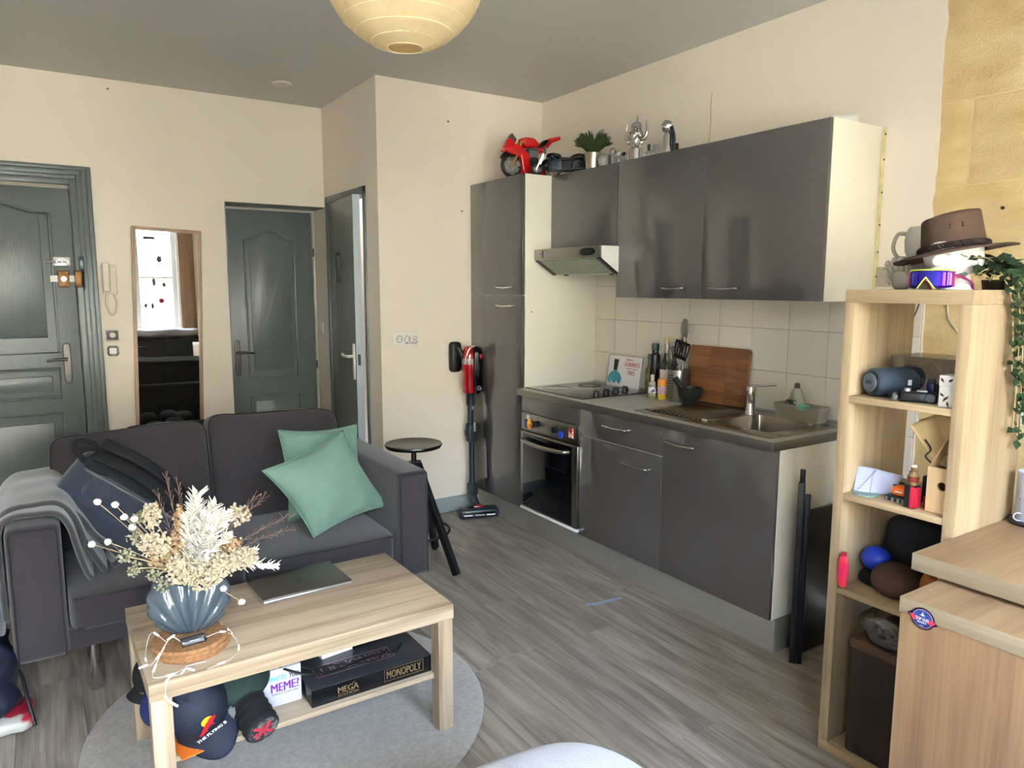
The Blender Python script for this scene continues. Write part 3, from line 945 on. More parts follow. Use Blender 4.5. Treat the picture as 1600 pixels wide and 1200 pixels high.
# cooker hood
t = T('cooker_hood', 'slim steel cooker hood with grille and oval black control panel', 'hood', (2.65, 3.21, 1.545))
HY0, HY1 = 2.932, 3.518
ob('body', B().poly([(2.446, HY0, 1.688), (2.446, HY0, 1.630), (2.575, HY0, 1.548), (2.915, HY0, 1.548), (2.915, HY0, 1.688)], (0, HY1 - HY0, 0)), m_white, t, smooth=0)
ob('front', B().box(2.438, 2.450, HY0 - 0.002, HY1, 1.628, 1.689, bev=0.002), m_steel, t)
fx, fz = 2.575 - 2.446, 1.548 - 1.630
fl_ = math.hypot(fx, fz)
Mf = basis((2.446, (HY0 + HY1) / 2, 1.630), (fx / fl_, 0, fz / fl_), (0, 1, 0), (fz / fl_, 0, -fx / fl_))
g = B()
for i in range(25):
    yy = -0.24 + 0.48 * i / 24
    g.box(0.014, fl_ - 0.006, yy - 0.0022, yy + 0.0022, 0.001, 0.005, M=Mf)
for j in range(8):
    xx = 0.016 + (fl_ - 0.024) * j / 7
    g.box(xx - 0.0022, xx + 0.0022, -0.24, 0.24, 0.001, 0.005, M=Mf)
ob('grille', g, mt('grille_grey_green', (160, 166, 150), 0.45, metal=0.3), t)
ob('filter', B().box(0.006, fl_ - 0.002, -0.265, 0.265, -0.002, 0.0015, M=Mf), mt('filter_grey', (116, 120, 108), 0.6), t)
ob('grille_edge', B().box(0.002, fl_, -0.291, -0.262, -0.002, 0.006, M=Mf).box(0.002, fl_, 0.262, 0.291, -0.002, 0.006, M=Mf), m_black, t)
ob('control_panel', B().sup((2.4385, 3.032, 1.660), (0.004, 0.066, 0.020), 0.8, 28, 12), m_black, t)
kb = B()
for i in range(4):
    kb.box(2.432, 2.436, 2.993 + i * 0.024, 3.003 + i * 0.024, 1.656, 1.664, bev=0.001)
ob('button', kb, m_gunmetal, t)
ob('badge', B().box(2.4372, 2.4382, 3.425, 3.440, 1.640, 1.682).box(2.4372, 2.4382, 3.44, 3.462, 1.660, 1.664), m_gunmetal, t)
ob('lamp_clip', B().box(2.58, 2.60, 3.40, 3.42, 1.540, 1.549).box(2.58, 2.60, 3.00, 3.02, 1.540, 1.549), m_black, t)
ob('underside', B().box(2.576, 2.914, HY0 + 0.004, HY1 - 0.004, 1.5465, 1.549), m_silver, t)

# tiles
bs = S('wall_backsplash', (XK, 2.5, 0.88))
ob('grout', B().box(XK - 0.004, XK, 1.530, YT, 0.66, 1.56), m_grout, bs, smooth=0)
ys = [3.5375, 3.352, 3.160, 2.962, 2.755, 2.548, 2.343, 2.135, 1.931, 1.727, 1.530]
for zi, (z0, z1) in enumerate(((0.664, 0.876), (0.876, 1.078), (1.078, 1.280), (1.280, 1.480), (1.480, 1.56))):
    for a, bb in zip(ys, ys[1:]):
        if (zi == 0 and bb > 1.76) or (zi == 4 and bb < 2.93):
            continue
        ob('tile', B().box(XK - 0.008, XK - 0.003, bb + 0.0014, a - 0.0014, z0 + 0.0014, z1 - 0.0014, bev=0.001, seg=1), m_tile, bs)

# base units
t = T('oven_unit', 'oven housing under the left end of the worktop', 'cabinet', (2.65, 3.26, 0))
ob('carcass', B().box(XF + 0.019, XF + 0.03, YB1, YB1 + 0.016, ZD, ZW2).box(XF + 0.019, XF + 0.03, YT - 0.016, YT, ZD, ZW2).box(XF + 0.03, XK - 0.02, YB1, YB1 + 0.016, ZD, ZW2).box(XF + 0.03, XK - 0.02, YB1, YT, ZD, ZD + 0.016), m_cabwhite, t, smooth=0)
ob('filler_panel', B().box(XF, XF + 0.019, YB1 + 0.0015, YT - 0.0015, 0.745, ZW2 - 0.002, bev=0.0015), m_cab, t)
t = T('oven', 'built in steel and black glass oven with curved handle', 'oven', (2.6, 3.26, ZD + 0.02))
ob('housing', B().box(XF + 0.02, XK - 0.06, YB1 + 0.02, YT - 0.02, ZD + 0.02, 0.735), m_gunmetal, t)
ob('control_panel', B().box(XF - 0.006, XF + 0.02, YB1 + 0.003, YT - 0.006, 0.640, 0.742, bev=0.002), m_steel, t)
dr = ob('oven_door', B().box(XF - 0.012, XF + 0.018, YB1 + 0.003, YT - 0.006, 0.176, 0.632, bev=0.002), m_steel, t)
ob('glass', B().box(XF - 0.0145, XF - 0.010, 3.032, 3.503, 0.186, 0.622, bev=0.001), m_blackgloss, dr)
ob('handle', B().tube(spline([(XF - 0.014, 3.475, 0.590), (XF - 0.046, 3.462, 0.590), (XF - 0.058, 3.40, 0.588), (XF - 0.066, 3.27, 0.584), (XF - 0.058, 3.12, 0.588), (XF - 0.046, 3.072, 0.590), (XF - 0.014, 3.058, 0.590)], 6), 0.0125, 12), m_steel, dr)
ob('oven_rack', B().box(XF - 0.0150, XF - 0.0147, 3.08, 3.30, 0.470, 0.473), m_gunmetal, dr)
ob('bottom_trim', B().box(XF - 0.014, XF + 0.02, YB1 + 0.002, YT - 0.004, 0.158, 0.173, bev=0.002), m_white, t)
for yy, zz in ((3.360, 0.696), (3.186, 0.690)):
    kb = B().cyl((XF - 0.006, yy, zz), (XF - 0.030, yy, zz), 0.019, 0.016).box(XF - 0.034, XF - 0.022, yy - 0.004, yy + 0.004, zz - 0.017, zz + 0.017, bev=0.002)
    ob('knob', kb, m_black, t)
pr = B()
for a in range(5):
    pr.box(XF - 0.0066, XF - 0.006, 3.150 + 0.012 * a, 3.153 + 0.012 * a, 0.722, 0.727)
pr.box(XF - 0.0066, XF - 0.006, 3.356, 3.362, 0.724, 0.730)
ob('marking', pr, m_black, t)
mg = T('oven_magnet', 'yellow and red egg shaped fridge magnet with a white ring, oven left', 'magnet', (XF - 0.01, 3.445, 0.655), 'souvenir magnets on the oven')
ob('charm', B().sup((XF - 0.014, 3.438, 0.683), (0.007, 0.022, 0.032), 0.9, 20, 14), mt('yellow_red_enamel', (240, 196, 40), 0.35, rgb2=(200, 40, 30), scale=90, contrast=(0.45, 0.6)), mg)
ob('ring', B().tube(arc((XF - 0.012, 3.455, 0.722), (0, 1, 0), (0, 0, 1), 0.011, 0, 6.28, 16), 0.003, 6), m_white, mg)
tag(ob('oven_magnet', B().box(XF - 0.009, XF - 0.006, 3.470, 3.498, 0.655, 0.705, bev=0.001), mt('dark_blue_magnet', (48, 56, 110), 0.4, rgb2=(80, 90, 150), scale=80)), 'small dark blue magnet at the far left of the oven panel', 'magnet', 'souvenir magnets on the oven')
tag(ob('oven_magnet', B().sup((XF - 0.012, 3.140, 0.672), (0.008, 0.020, 0.022), 0.8, 20, 12), m_blue), 'round deep blue magnet below the right oven knob', 'magnet', 'souvenir magnets on the oven')
mg = T('oven_magnet', 'pink and white picture magnet at the right of the oven panel', 'magnet', (XF - 0.009, 3.05, 0.665), 'souvenir magnets on the oven')
ob('tile', B().box(XF - 0.010, XF - 0.006, 3.030, 3.070, 0.668, 0.722, bev=0.002), mt('pink_white_print', (222, 110, 100), 0.4, rgb2=(244, 214, 204), scale=120, contrast=(0.45, 0.55)), mg)
ob('charm', B().sup((XF - 0.012, 3.048, 0.712), (0.004, 0.014, 0.016), 0.8, 16, 10), m_redprint, mg)

t = T('drawer_unit', 'taupe base unit with one drawer above a door, middle of the kitchen', 'cabinet', (2.65, 2.68, 0))
ob('carcass', B().box(XF + 0.019, XK - 0.02, YB2, YB1 - 0.001, ZD, ZW2 - 0.001), m_cabwhite, t, smooth=0)
o = door_panel(t, YB2, YB1, 0.699, ZW2 - 0.002, XF, name='drawer'); bar_handle(o, XF, 2.785, 2.590, 0.784)
o = door_panel(t, YB2, YB1, ZD, 0.695, XF); bar_handle(o, XF, 2.640, 2.440, 0.622)
t = T('sink_unit', 'wide taupe base unit with single door under the sink', 'cabinet', (2.65, 2.06, 0))
ob('carcass', B().box(XF + 0.019, XK - 0.02, YE, YE + 0.018, ZD, ZW2 - 0.001).box(XF + 0.019, XK - 0.02, YB2 - 0.018, YB2 - 0.001, ZD, ZW2 - 0.001).box(XF + 0.019, XK - 0.02, YE + 0.018, YB2 - 0.018, ZD, ZD + 0.018).box(XK - 0.03, XK - 0.02, YE + 0.018, YB2 - 0.018, ZD, 0.6), m_cabwhite, t, smooth=0)
o = door_panel(t, YE, YB2, ZD, ZW2 - 0.002, XF); bar_handle(o, XF, 2.348, 2.150, 0.781)
t = tag(ob('kitchen_plinth', B().box(XP, XP + 0.016, YE + 0.004, YT - 0.001, 0, ZD - 0.002, bev=0.001).box(XP + 0.016, XK - 0.02, YE + 0.004, YE + 0.020, 0, ZD - 0.002), m_plinth), 'brushed grey plinth strip along the foot of the base units', 'plinth')

t = T('worktop', 'grey steel effect kitchen worktop over the base units', 'worktop', (2.63, 2.64, ZW2))
wt = B()
# four slabs leave the sink bowl open
SX0, SX1, SY0, SY1 = 2.470, 2.800, 1.875, 2.185
wt.box(XT, SX0, YE - 0.004, YT - 0.001, ZW2, ZW).box(SX1, XK - 0.009, YE - 0.004, YT - 0.001, ZW2, ZW).box(SX0, SX1, YE - 0.004, SY0, ZW2, ZW).box(SX0, SX1, SY1, YT - 0.001, ZW2, ZW)
ob('slab', wt, m_steelw, t, smooth=0)
m_edgesteel = mt('edge_steel', (112, 109, 103), 0.3, metal=0.8, var=0.05, scale=5, stretch=(1, 30, 30))
ob('front_edge', B().box(XT - 0.003, XT + 0.001, YE - 0.006, YT - 0.001, ZW2 - 0.001, ZW + 0.0008, bev=0.0006).box(XT, XK - 0.009, YE - 0.008, YE - 0.004, ZW2 - 0.001, ZW + 0.0008, bev=0.0006), m_edgesteel, t)
ob('wall_strip', B().box(XK - 0.020, XK - 0.009, YE, YT - 0.001, ZW, ZW + 0.012, bev=0.003), m_silver, t)

t = T('hob', 'black glass hob with four black knobs let into the worktop', 'hob', (2.64, 3.255, ZW))
ob('glass', B().box(2.387, 2.898, 2.985, 3.530, ZW, ZW + 0.006, bev=0.002), m_hob, t)
zn = B()
for cx, cy, r_ in ((2.52, 3.39, 0.085), (2.76, 3.39, 0.07), (2.76, 3.16, 0.085), (2.52, 3.17, 0.06)):
    for rr in (r_, r_ * 0.97):
        zn.tube([(cx + rr * math.cos(a), cy + rr * math.sin(a), ZW + 0.0061) for a in [2 * math.pi * q / 40 for q in range(40)]], 0.0005, 4, closed=True)
ob('cooking_zone', zn, m_gunmetal, t)
for i in range(4):
    cx, cy = 2.500 + 0.085 * i, 3.012 + 0.018 * i
    ob('knob', B().cyl((cx, cy, ZW + 0.006), (cx, cy, ZW + 0.032), 0.019, 0.016).box(cx - 0.004, cx + 0.004, cy - 0.017, cy + 0.017, ZW + 0.03, ZW + 0.038, bev=0.002), m_black, t)

# sink with drainer
m_sink = mt('sink_steel', (150, 142, 132), 0.22, metal=1.0, var=0.05, scale=8)
t = T('sink', 'inset steel sink with ribbed drainer and single bowl', 'sink', (2.63, 2.22, ZW - 0.15))
rim = B()
rim.box(2.385, SX0, 1.800, 2.585, ZW, ZW + 0.0035, bev=0.001).box(SX1, 2.885, 1.800, 2.585, ZW, ZW + 0.0035, bev=0.001).box(SX0, SX1, 1.800, SY0, ZW, ZW + 0.0035, bev=0.001).box(SX0, SX1, SY1, 2.585, ZW, ZW + 0.0035, bev=0.001)
ob('rim', rim, m_sink, t)
def bowl(u, v):
    # from the rim down to the floor of the bowl
    cx, cy = (SX0 + SX1) / 2, (SY0 + SY1) / 2
    k = 1.0 if v < 0.5 else 1.0 - (v - 0.5) * 1.96
    k2 = 1 - 0.10 * min(v, 0.5) * 2
    z = ZW + 0.003 - 0.150 * min(1.0, v * 2) ** 0.9
    a = 2 * math.pi * u
    e = 0.22
    px = math.copysign(abs(math.cos(a)) ** e, math.cos(a)); py = math.copysign(abs(math.sin(a)) ** e, math.sin(a))
    return (cx + px * (SX1 - SX0) / 2 * k * k2, cy + py * (SY1 - SY0) / 2 * k * k2, z - (0.004 if v > 0.5 else 0))
ob('bowl', B().grid(bowl, 64, 24, wrap=True), m_sink, t)
rb = B()
for i in range(11):
    yy = 2.235 + i * 0.029
    rb.tube([(2.44, yy, ZW + 0.0032), (2.46, yy, ZW + 0.006), (2.76, yy, ZW + 0.006), (2.78, yy, ZW + 0.0032)], 0.0035, 6)
ob('drainer_rib', rb, m_sink, t)
ob('drain', B().lathe([(0.0, 0.002), (0.030, 0.002), (0.036, 0.005), (0.042, 0.003)], (2.63, 2.03, ZW - 0.152)), m_chrome, t)
ob('sponge_cloth', B().sup((2.455, 2.205, ZW + 0.007), (0.010, 0.013, 0.004), 0.7, 16, 8), mt('pale_soap_scum', (196, 190, 182), 0.7), None, 'small pale scrap of cloth lying between drainer and bowl', 'cloth')

t = T('faucet', 'short chrome single lever tap behind the sink bowl', 'tap', (2.775, 2.215, ZW + 0.003))
fb = B().lathe([(0.0, 0), (0.028, 0), (0.026, 0.010), (0.022, 0.02), (0.0215, 0.095), (0.024, 0.115), (0.020, 0.130), (0.008, 0.136), (0, 0.136)], (2.775, 2.215, ZW + 0.003))
ob('body', fb, m_chrome, t)
ob('spout', B().tube(spline([(2.770, 2.210, ZW + 0.075), (2.735, 2.185, ZW + 0.095), (2.690, 2.150, ZW + 0.095), (2.665, 2.130, ZW + 0.080)]), 0.011, 12), m_chrome, t)
ob('lever', B().tube([(2.778, 2.213, ZW + 0.135), (2.802, 2.155, ZW + 0.142), (2.820, 2.110, ZW + 0.150)], [0.006, 0.005, 0.006], 10), m_chrome, t)
tag(ob('drinking_glass', B().lathe([(0.0, 0.002), (0.026, 0.002), (0.034, 0.085), (0.0325, 0.085), (0.025, 0.006), (0.0, 0.006)], (2.655, 2.06, ZW - 0.1475)), clear_glass('glass_clear', (236, 240, 238), 0.14)), 'clear drinking glass standing in the sink bowl', 'glass')

# dish for the sponge, with washing-up liquid
t = T('sponge_tub', 'taupe rectangular tub holding the washing up things beside the sink', 'tub', (2.835, 1.985, ZW + 0.003))
def tub(u, v):
    a = 2 * math.pi * u
    px = math.copysign(abs(math.cos(a)) ** 0.25, math.cos(a)); py = math.copysign(abs(math.sin(a)) ** 0.25, math.sin(a))
    if v < 0.5:
        k = 0.82 + 0.18 * v * 2; z = 0.070 * v * 2
    else:
        k = 0.97 - 0.17 * (v - 0.5) * 2; z = 0.070 - 0.065 * (v - 0.5) * 2
    return (2.835 + px * 0.050 * k, 1.985 + py * 0.125 * k, ZW + 0.003 + z)
tb = B().grid(tub, 48, 16, wrap=True)
tb.box(2.798, 2.872, 1.888, 2.082, ZW + 0.004, ZW + 0.012)
ob('tub', tb, m_taupeclay, t)
t = T('soap_bottle', 'clear washing up liquid bottle with printed label standing in the tub', 'bottle', (2.848, 2.022, ZW + 0.014))
ob('bottle', B().lathe([(0.0, 0.0), (0.040, 0.0), (0.042, 0.02), (0.038, 0.07), (0.022, 0.115), (0.012, 0.130), (0.0, 0.130)], (2.848, 2.022, ZW + 0.014), M=None), mt('cloudy_soap', (176, 176, 152), 0.2, trans=0.25), t)
ob('cap', B().cyl((2.848, 2.022, ZW + 0.142), (2.848, 2.022, ZW + 0.165), 0.013, 0.011), mt('smoky_cap', (70, 62, 56), 0.4), t)
ob('label_print', B().text('MIC', (2.8072, 2.018, ZW + 0.083), (-0.08, -1, 0), (0.12, 0, 1), w=0.052, h=0.022, bold=0.02, off=0.003), m_blackprint, t)
tag(ob('sponge', B().sup((2.805, 1.955, ZW + 0.066), (0.020, 0.030, 0.014), 0.5, 18, 10), mt('green_sponge', (112, 176, 150), 0.9, bump=0.5, bscale=300)), 'pale green sponge lying over the edge of the tub', 'sponge')

# ---------------------------------------------------------------- on the worktop
t = T('tin_sign', 'white tin beer sign with red lettering leaning on the tiles behind the hob', 'sign', (2.872, 3.225, ZW + 0.006))
su = V((0.030, 0, 0.190)).normalized(); sr = V((0, -1, 0)); so = V((2.872, 3.225, ZW + 0.006)); sn = sr.cross(su)
def sp(a, b_, o_=0.0):
    return so + sr * a + su * b_ + sn * o_
ob('plate', B().box(-0.147, 0.147, 0, 0.186, -0.004, 0.0, bev=0.0015, M=basis(so, sr, su, sn)), mt('white_enamel', (226, 222, 222), 0.3, var=0.02), t)
ed = B()
for (a, bb, c, d) in ((-0.147, 0.147, 0.1835, 0.186), (0.1445, 0.147, 0, 0.186), (-0.147, -0.1445, 0, 0.186)):
    ed.box(a, bb, c, d, 0, 0.0008, M=basis(so, sr, su, sn))
ob('border', ed, m_blackprint, t)
ob('lettering', B().text('GUINNESS', sp(0.062, 0.136), sr, su, w=0.128, h=0.026, bold=0.02).text('TIRED', sp(0.062, 0.088), sr, su, w=0.066, h=0.022, bold=0.02).text('Have a', sp(0.040, 0.165), sr, su, w=0.056, h=0.015, bold=0.015).text("when you're", sp(0.064, 0.112), sr, su, w=0.098, h=0.014, bold=0.01), m_redprint, t)
ob('tumbler_print', B().poly([sp(-0.098, 0.160, 0.0006), sp(-0.092, 0.092, 0.0006), sp(-0.062, 0.092, 0.0006), sp(-0.054, 0.160, 0.0006)], sn * 0.0004), m_blackprint, t)
ob('foam_print', B().poly([sp(-0.099, 0.172, 0.0006), sp(-0.098, 0.160, 0.0006), sp(-0.054, 0.160, 0.0006), sp(-0.053, 0.172, 0.0006)], sn * 0.0004), mt('cream_print', (232, 220, 180), 0.5), t)
dome = [sp(-0.075 + 0.062 * math.cos(a), 0.034 + 0.056 * math.sin(a), 0.0006) for a in [math.pi * q / 20 for q in range(21)]]
bt = B().poly(dome, sn * 0.0004)
for dx in (-0.115, -0.075, -0.035):
    bt.poly([sp(dx + 0.016 * math.cos(a), 0.032 + 0.016 * math.sin(a), 0.0007) for a in [2 * math.pi * q / 14 for q in range(14)]], sn * 0.0004)
ob('dome_print', bt, m_teal, t)


def bottle(name, label, cat, x, y, z, body, neck, h, hs, mat, capmat=None, caph=0.02, labmat=None, lab=(0.2, 0.5), group='bottles and jars by the hob', smoothr=0.012):
    t = T(name, label, cat, (x, y, z), group)
    ob('glass', B().lathe([(0, 0), (body * 0.92, 0), (body, 0.004), (body, hs), (body * 0.75, hs + (h - hs) * 0.22), (neck, hs + (h - hs) * 0.45), (neck, h), (0, h)], (x, y, z)), mat, t)
    if capmat:
        ob('cap', B().lathe([(0, h), (neck * 1.12, h - 0.002), (neck * 1.15, h + caph * 0.8), (neck * 0.9, h + caph), (0, h + caph)], (x, y, z)), capmat, t)
    if labmat:
        ob('label_wrap', B().lathe([(body * 1.012, hs * lab[0]), (body * 1.015, hs * lab[1])], (x, y, z)), labmat, t, smooth=60)
    return t
m_greenglass = mt('dark_green_glass', (14, 30, 14), 0.08, var=0.1, coat=0.5)
m_oil = mt('olive_oil_glass', (104, 104, 38), 0.12, coat=0.4)
m_vin = mt('black_bottle', (14, 14, 16), 0.15, coat=0.4)
bottle('oil_bottle', 'narrow olive oil bottle nearest to the tin sign', 'bottle', 2.865, 2.985, ZW, 0.025, 0.012, 0.20, 0.13, m_oil, m_vin, 0.02, mt('olive_label', (150, 140, 80), 0.6, rgb2=(40, 36, 26), scale=40), (0.1, 0.9))
bottle('vinegar_bottle', 'tall black bottle with dark green screw top', 'bottle', 2.845, 2.925, ZW, 0.029, 0.019, 0.250, 0.222, m_vin, mt('dark_green_cap', (24, 48, 44), 0.3), 0.035)
wb_ = bottle('wine_bottle', 'green glass wine bottle with a cork stopper and pale label', 'bottle', 2.872, 2.862, ZW, 0.037, 0.0145, 0.285, 0.160, m_greenglass, None, 0, mt('wine_label', (206, 196, 186), 0.6), (0.12, 0.92))
ob('cork_stopper', B().cyl((2.872, 2.862, ZW + 0.285), (2.872, 2.862, ZW + 0.297), 0.010).sup((2.872, 2.862, ZW + 0.307), (0.017, 0.017, 0.012), 0.8, 16, 10), mt('cork_knob', (210, 186, 140), 0.8), wb_)
ob('foil', B().lathe([(0.0158, 0.235), (0.0158, 0.285)], (2.872, 2.862, ZW)), mt('silver_foil', (190, 186, 176), 0.35, metal=0.8), wb_)
t = T('spice_grinder', 'small clear spice grinder with pale wooden top and white label', 'jar', (2.742, 2.835, ZW), 'bottles and jars by the hob')
ob('glass', B().lathe([(0, 0), (0.022, 0), (0.0225, 0.03), (0.019, 0.085), (0.016, 0.09), (0, 0.09)], (2.742, 2.835, ZW)), mt('spice_glass', (120, 116, 104), 0.15, rgb2=(190, 186, 176), scale=60), t)
ob('peppercorns', B().lathe([(0.0228, 0.002), (0.0232, 0.024)], (2.742, 2.835, ZW)), mt('peppercorn_mix', (42, 36, 26), 0.7, rgb2=(190, 180, 140), scale=160, contrast=(0.45, 0.55)), t)
ob('label_wrap', B().lathe([(0.0232, 0.03), (0.0212, 0.062)], (2.742, 2.835, ZW)), mt('white_blue_label', (226, 226, 232), 0.5, rgb2=(60, 66, 110), scale=50, contrast=(0.5, 0.6)), t)
ob('top', B().box(2.734, 2.750, 2.827, 2.843, ZW + 0.09, ZW + 0.128, bev=0.003), mt('pale_wood_top', (226, 214, 188), 0.6), t)
t = T('spice_jar', 'small spice shaker with orange cap and yellow base', 'jar', (2.762, 2.783, ZW), 'bottles and jars by the hob')
ob('jar', B().lathe([(0, 0), (0.022, 0), (0.023, 0.004), (0.023, 0.080), (0, 0.080)], (2.762, 2.783, ZW)), mt('turmeric', (208, 172, 40), 0.4, var=0.15, scale=90), t)
ob('label_wrap', B().lathe([(0.0234, 0.028), (0.0234, 0.072)], (2.762, 2.783, ZW)), mt('lilac_label', (214, 196, 208), 0.5, rgb2=(180, 120, 120), scale=40), t)
ob('cap', B().lathe([(0.0225, 0.080), (0.0225, 0.104), (0.018, 0.108), (0, 0.108)], (2.762, 2.783, ZW)), mt('orange_cap', (240, 150, 40), 0.4), t)

# cutlery drum with utensils
ux, uy = 2.800, 2.700
t = T('utensil_drum', 'perforated steel drum holding the cooking utensils', 'pot', (ux, uy, ZW))
ob('drum', B().lathe([(0, 0.002), (0.058, 0.0), (0.060, 0.004), (0.060, 0.165), (0.0585, 0.165), (0.0585, 0.01), (0, 0.01)], (ux, uy, ZW), 40), m_steel, t)
hl = B()
for q in range(30):
    a = 2 * math.pi * q / 30
    if 0.2 < (q % 10) / 10 < 0.65:
        for j in range(9):
            zz = ZW + 0.022 + j * 0.0145
            c = V((ux + 0.0601 * math.cos(a), uy + 0.0601 * math.sin(a), zz))
            n_ = V((math.cos(a), math.sin(a), 0))
            hl.box(-0.0032, 0.0032, -0.0032, 0.0032, -0.0006, 0.0006, M=basis(c, n_.cross(V((0, 0, 1))), (0, 0, 1), n_))
ob('perforation', hl, m_black, t)


def stick(b, p0, p1, r0, r1=None):
    b.cyl(p0, p1, r0, r1, 10)
    return b
t = T('serving_spoon', 'large steel serving spoon standing tallest in the drum', 'spoon', (ux, uy, ZW + 0.012), 'utensils in the drum')
ob('handle', B().tube([(ux + 0.008, uy - 0.01, ZW + 0.015), (ux + 0.022, uy - 0.010, ZW + 0.335)], [0.005, 0.006], 10), m_silver, t)
ob('spoon_bowl', B().sup((ux + 0.026, uy - 0.006, ZW + 0.375), (0.008, 0.030, 0.056), 1.0, 22, 14), mt('dull_spoon_steel', (138, 134, 128), 0.3, metal=0.9), t)
t = T('slotted_spatula', 'black slotted spatula leaning to the right in the drum', 'spatula', (ux, uy, ZW + 0.012), 'utensils in the drum')
ob('handle', B().tube([(ux - 0.02, uy - 0.005, ZW + 0.02), (ux - 0.03, uy - 0.030, ZW + 0.165), (ux - 0.03, uy - 0.034, ZW + 0.195)], [0.006, 0.008, 0.010], 10).poly([(ux - 0.033, uy - 0.004, ZW + 0.226), (ux - 0.033, uy - 0.066, ZW + 0.212), (ux - 0.033, uy - 0.040, ZW + 0.188), (ux - 0.033, uy - 0.030, ZW + 0.190)], (0.003, 0, 0)), m_silver, t)
Ms = basis((ux - 0.032, uy - 0.042, ZW + 0.258), (0, -0.975, -0.22), (0, -0.22, 0.975), (-1, 0, 0)) @ Matrix.Diagonal((1.08, 1.15, 1, 1))
sb = B().box(-0.040, 0.040, -0.030, -0.012, 0, 0.003, M=Ms).box(-0.046, 0.046, 0.040, 0.052, 0, 0.003, M=Ms)
for i in range(6):
    xx = -0.040 + 0.016 * i
    sb.poly([(xx - 0.004, -0.013, 0), (xx + 0.004, -0.013, 0), (xx * 1.1 + 0.004, 0.041, 0), (xx * 1.1 - 0.004, 0.041, 0)], (0, 0, 0.003), M=Ms)
ob('blade', sb, m_black, t)
t = T('whisk', 'wire whisk with black and white striped loops in the drum', 'whisk', (ux, uy, ZW + 0.012), 'utensils in the drum')
wh = B()
for i in range(7):
    a = math.pi * i / 7
    ca, sa = math.cos(a), math.sin(a)
    pts = []
    for q in range(13):
        th = -math.pi / 2 + 2 * math.pi * q / 12
        rr = 0.034 * math.cos(th); zz = 0.062 * math.sin(th)
        pts.append((ux - 0.012 + rr * ca * 0.9, uy + 0.034 + rr * sa, ZW + 0.226 + zz))
    wh.tube(pts, 0.0022, 5)
ob('loop', wh, m_chrome, t)
ob('handle', B().tube([(ux + 0.01, uy + 0.01, ZW + 0.015), (ux - 0.010, uy + 0.030, ZW + 0.165)], 0.008, 10), m_black, t)
t = T('wooden_ladle', 'dark wooden spoon behind the whisk in the drum', 'spoon', (ux, uy, ZW + 0.012), 'utensils in the drum')
ob('spoon', B().tube([(ux + 0.02, uy, ZW + 0.015), (ux + 0.035, uy + 0.004, ZW + 0.25)], 0.006, 10).sup((ux + 0.036, uy + 0.010, ZW + 0.285), (0.008, 0.026, 0.040), 0.9, 18, 12), mt('dark_walnut', (88, 58, 40), 0.6, var=0.2, scale=30), t)
t = T('kitchen_knife', 'black riveted knife handle sticking out of the drum front', 'knife', (ux, uy, ZW + 0.012), 'utensils in the drum')
ob('handle', B().box(-0.012, 0.012, -0.006, 0.006, 0.155, 0.245, bev=0.004, M=basis((ux - 0.028, uy + 0.012, ZW), (0.3, 0.95, 0.0), (-0.95, 0.3, 0), (0.0, 0.0, 1.0))), m_black, t)
ob('rivet', B().cyl((ux - 0.034, uy + 0.010, ZW + 0.18), (ux - 0.0365, uy + 0.010, ZW + 0.18), 0.003, n=8).cyl((ux - 0.034, uy + 0.010, ZW + 0.215), (ux - 0.0365, uy + 0.010, ZW + 0.215), 0.003, n=8), m_chrome, t)
ob('blade', B().box(ux - 0.030, ux - 0.026, uy + 0.004, uy + 0.02, ZW + 0.013, ZW + 0.156), m_chrome, t)
t = T('wire_skimmer', 'square wire loop of a skimmer standing behind the spoons', 'skimmer', (ux, uy, ZW + 0.012), 'utensils in the drum')
ob('loop', B().tube([(ux + 0.040, uy + 0.040, ZW + 0.02), (ux + 0.042, uy + 0.042, ZW + 0.325), (ux + 0.044, uy + 0.036, ZW + 0.33), (ux + 0.046, uy + 0.000, ZW + 0.322), (ux + 0.045, uy - 0.004, ZW + 0.315), (ux + 0.040, uy - 0.002, ZW + 0.02)], 0.0016, 6), m_gunmetal, t)

t = T('mortar', 'dark granite mortar in front of the chopping board', 'mortar', (2.770, 2.590, ZW))
ob('mortar_bowl', B().lathe([(0, 0), (0.042, 0), (0.044, 0.008), (0.040, 0.016), (0.058, 0.040), (0.066, 0.082), (0.059, 0.084), (0.050, 0.045), (0.030, 0.028), (0, 0.026)], (2.770, 2.590, ZW), 36), m_granite, t)
tag(ob('pestle', B().tube([(2.758, 2.600, ZW + 0.034), (2.752, 2.632, ZW + 0.075), (2.745, 2.672, ZW + 0.125)], [0.018, 0.014, 0.017], 14), m_granite), 'dark granite pestle leaning out of the mortar', 'pestle')

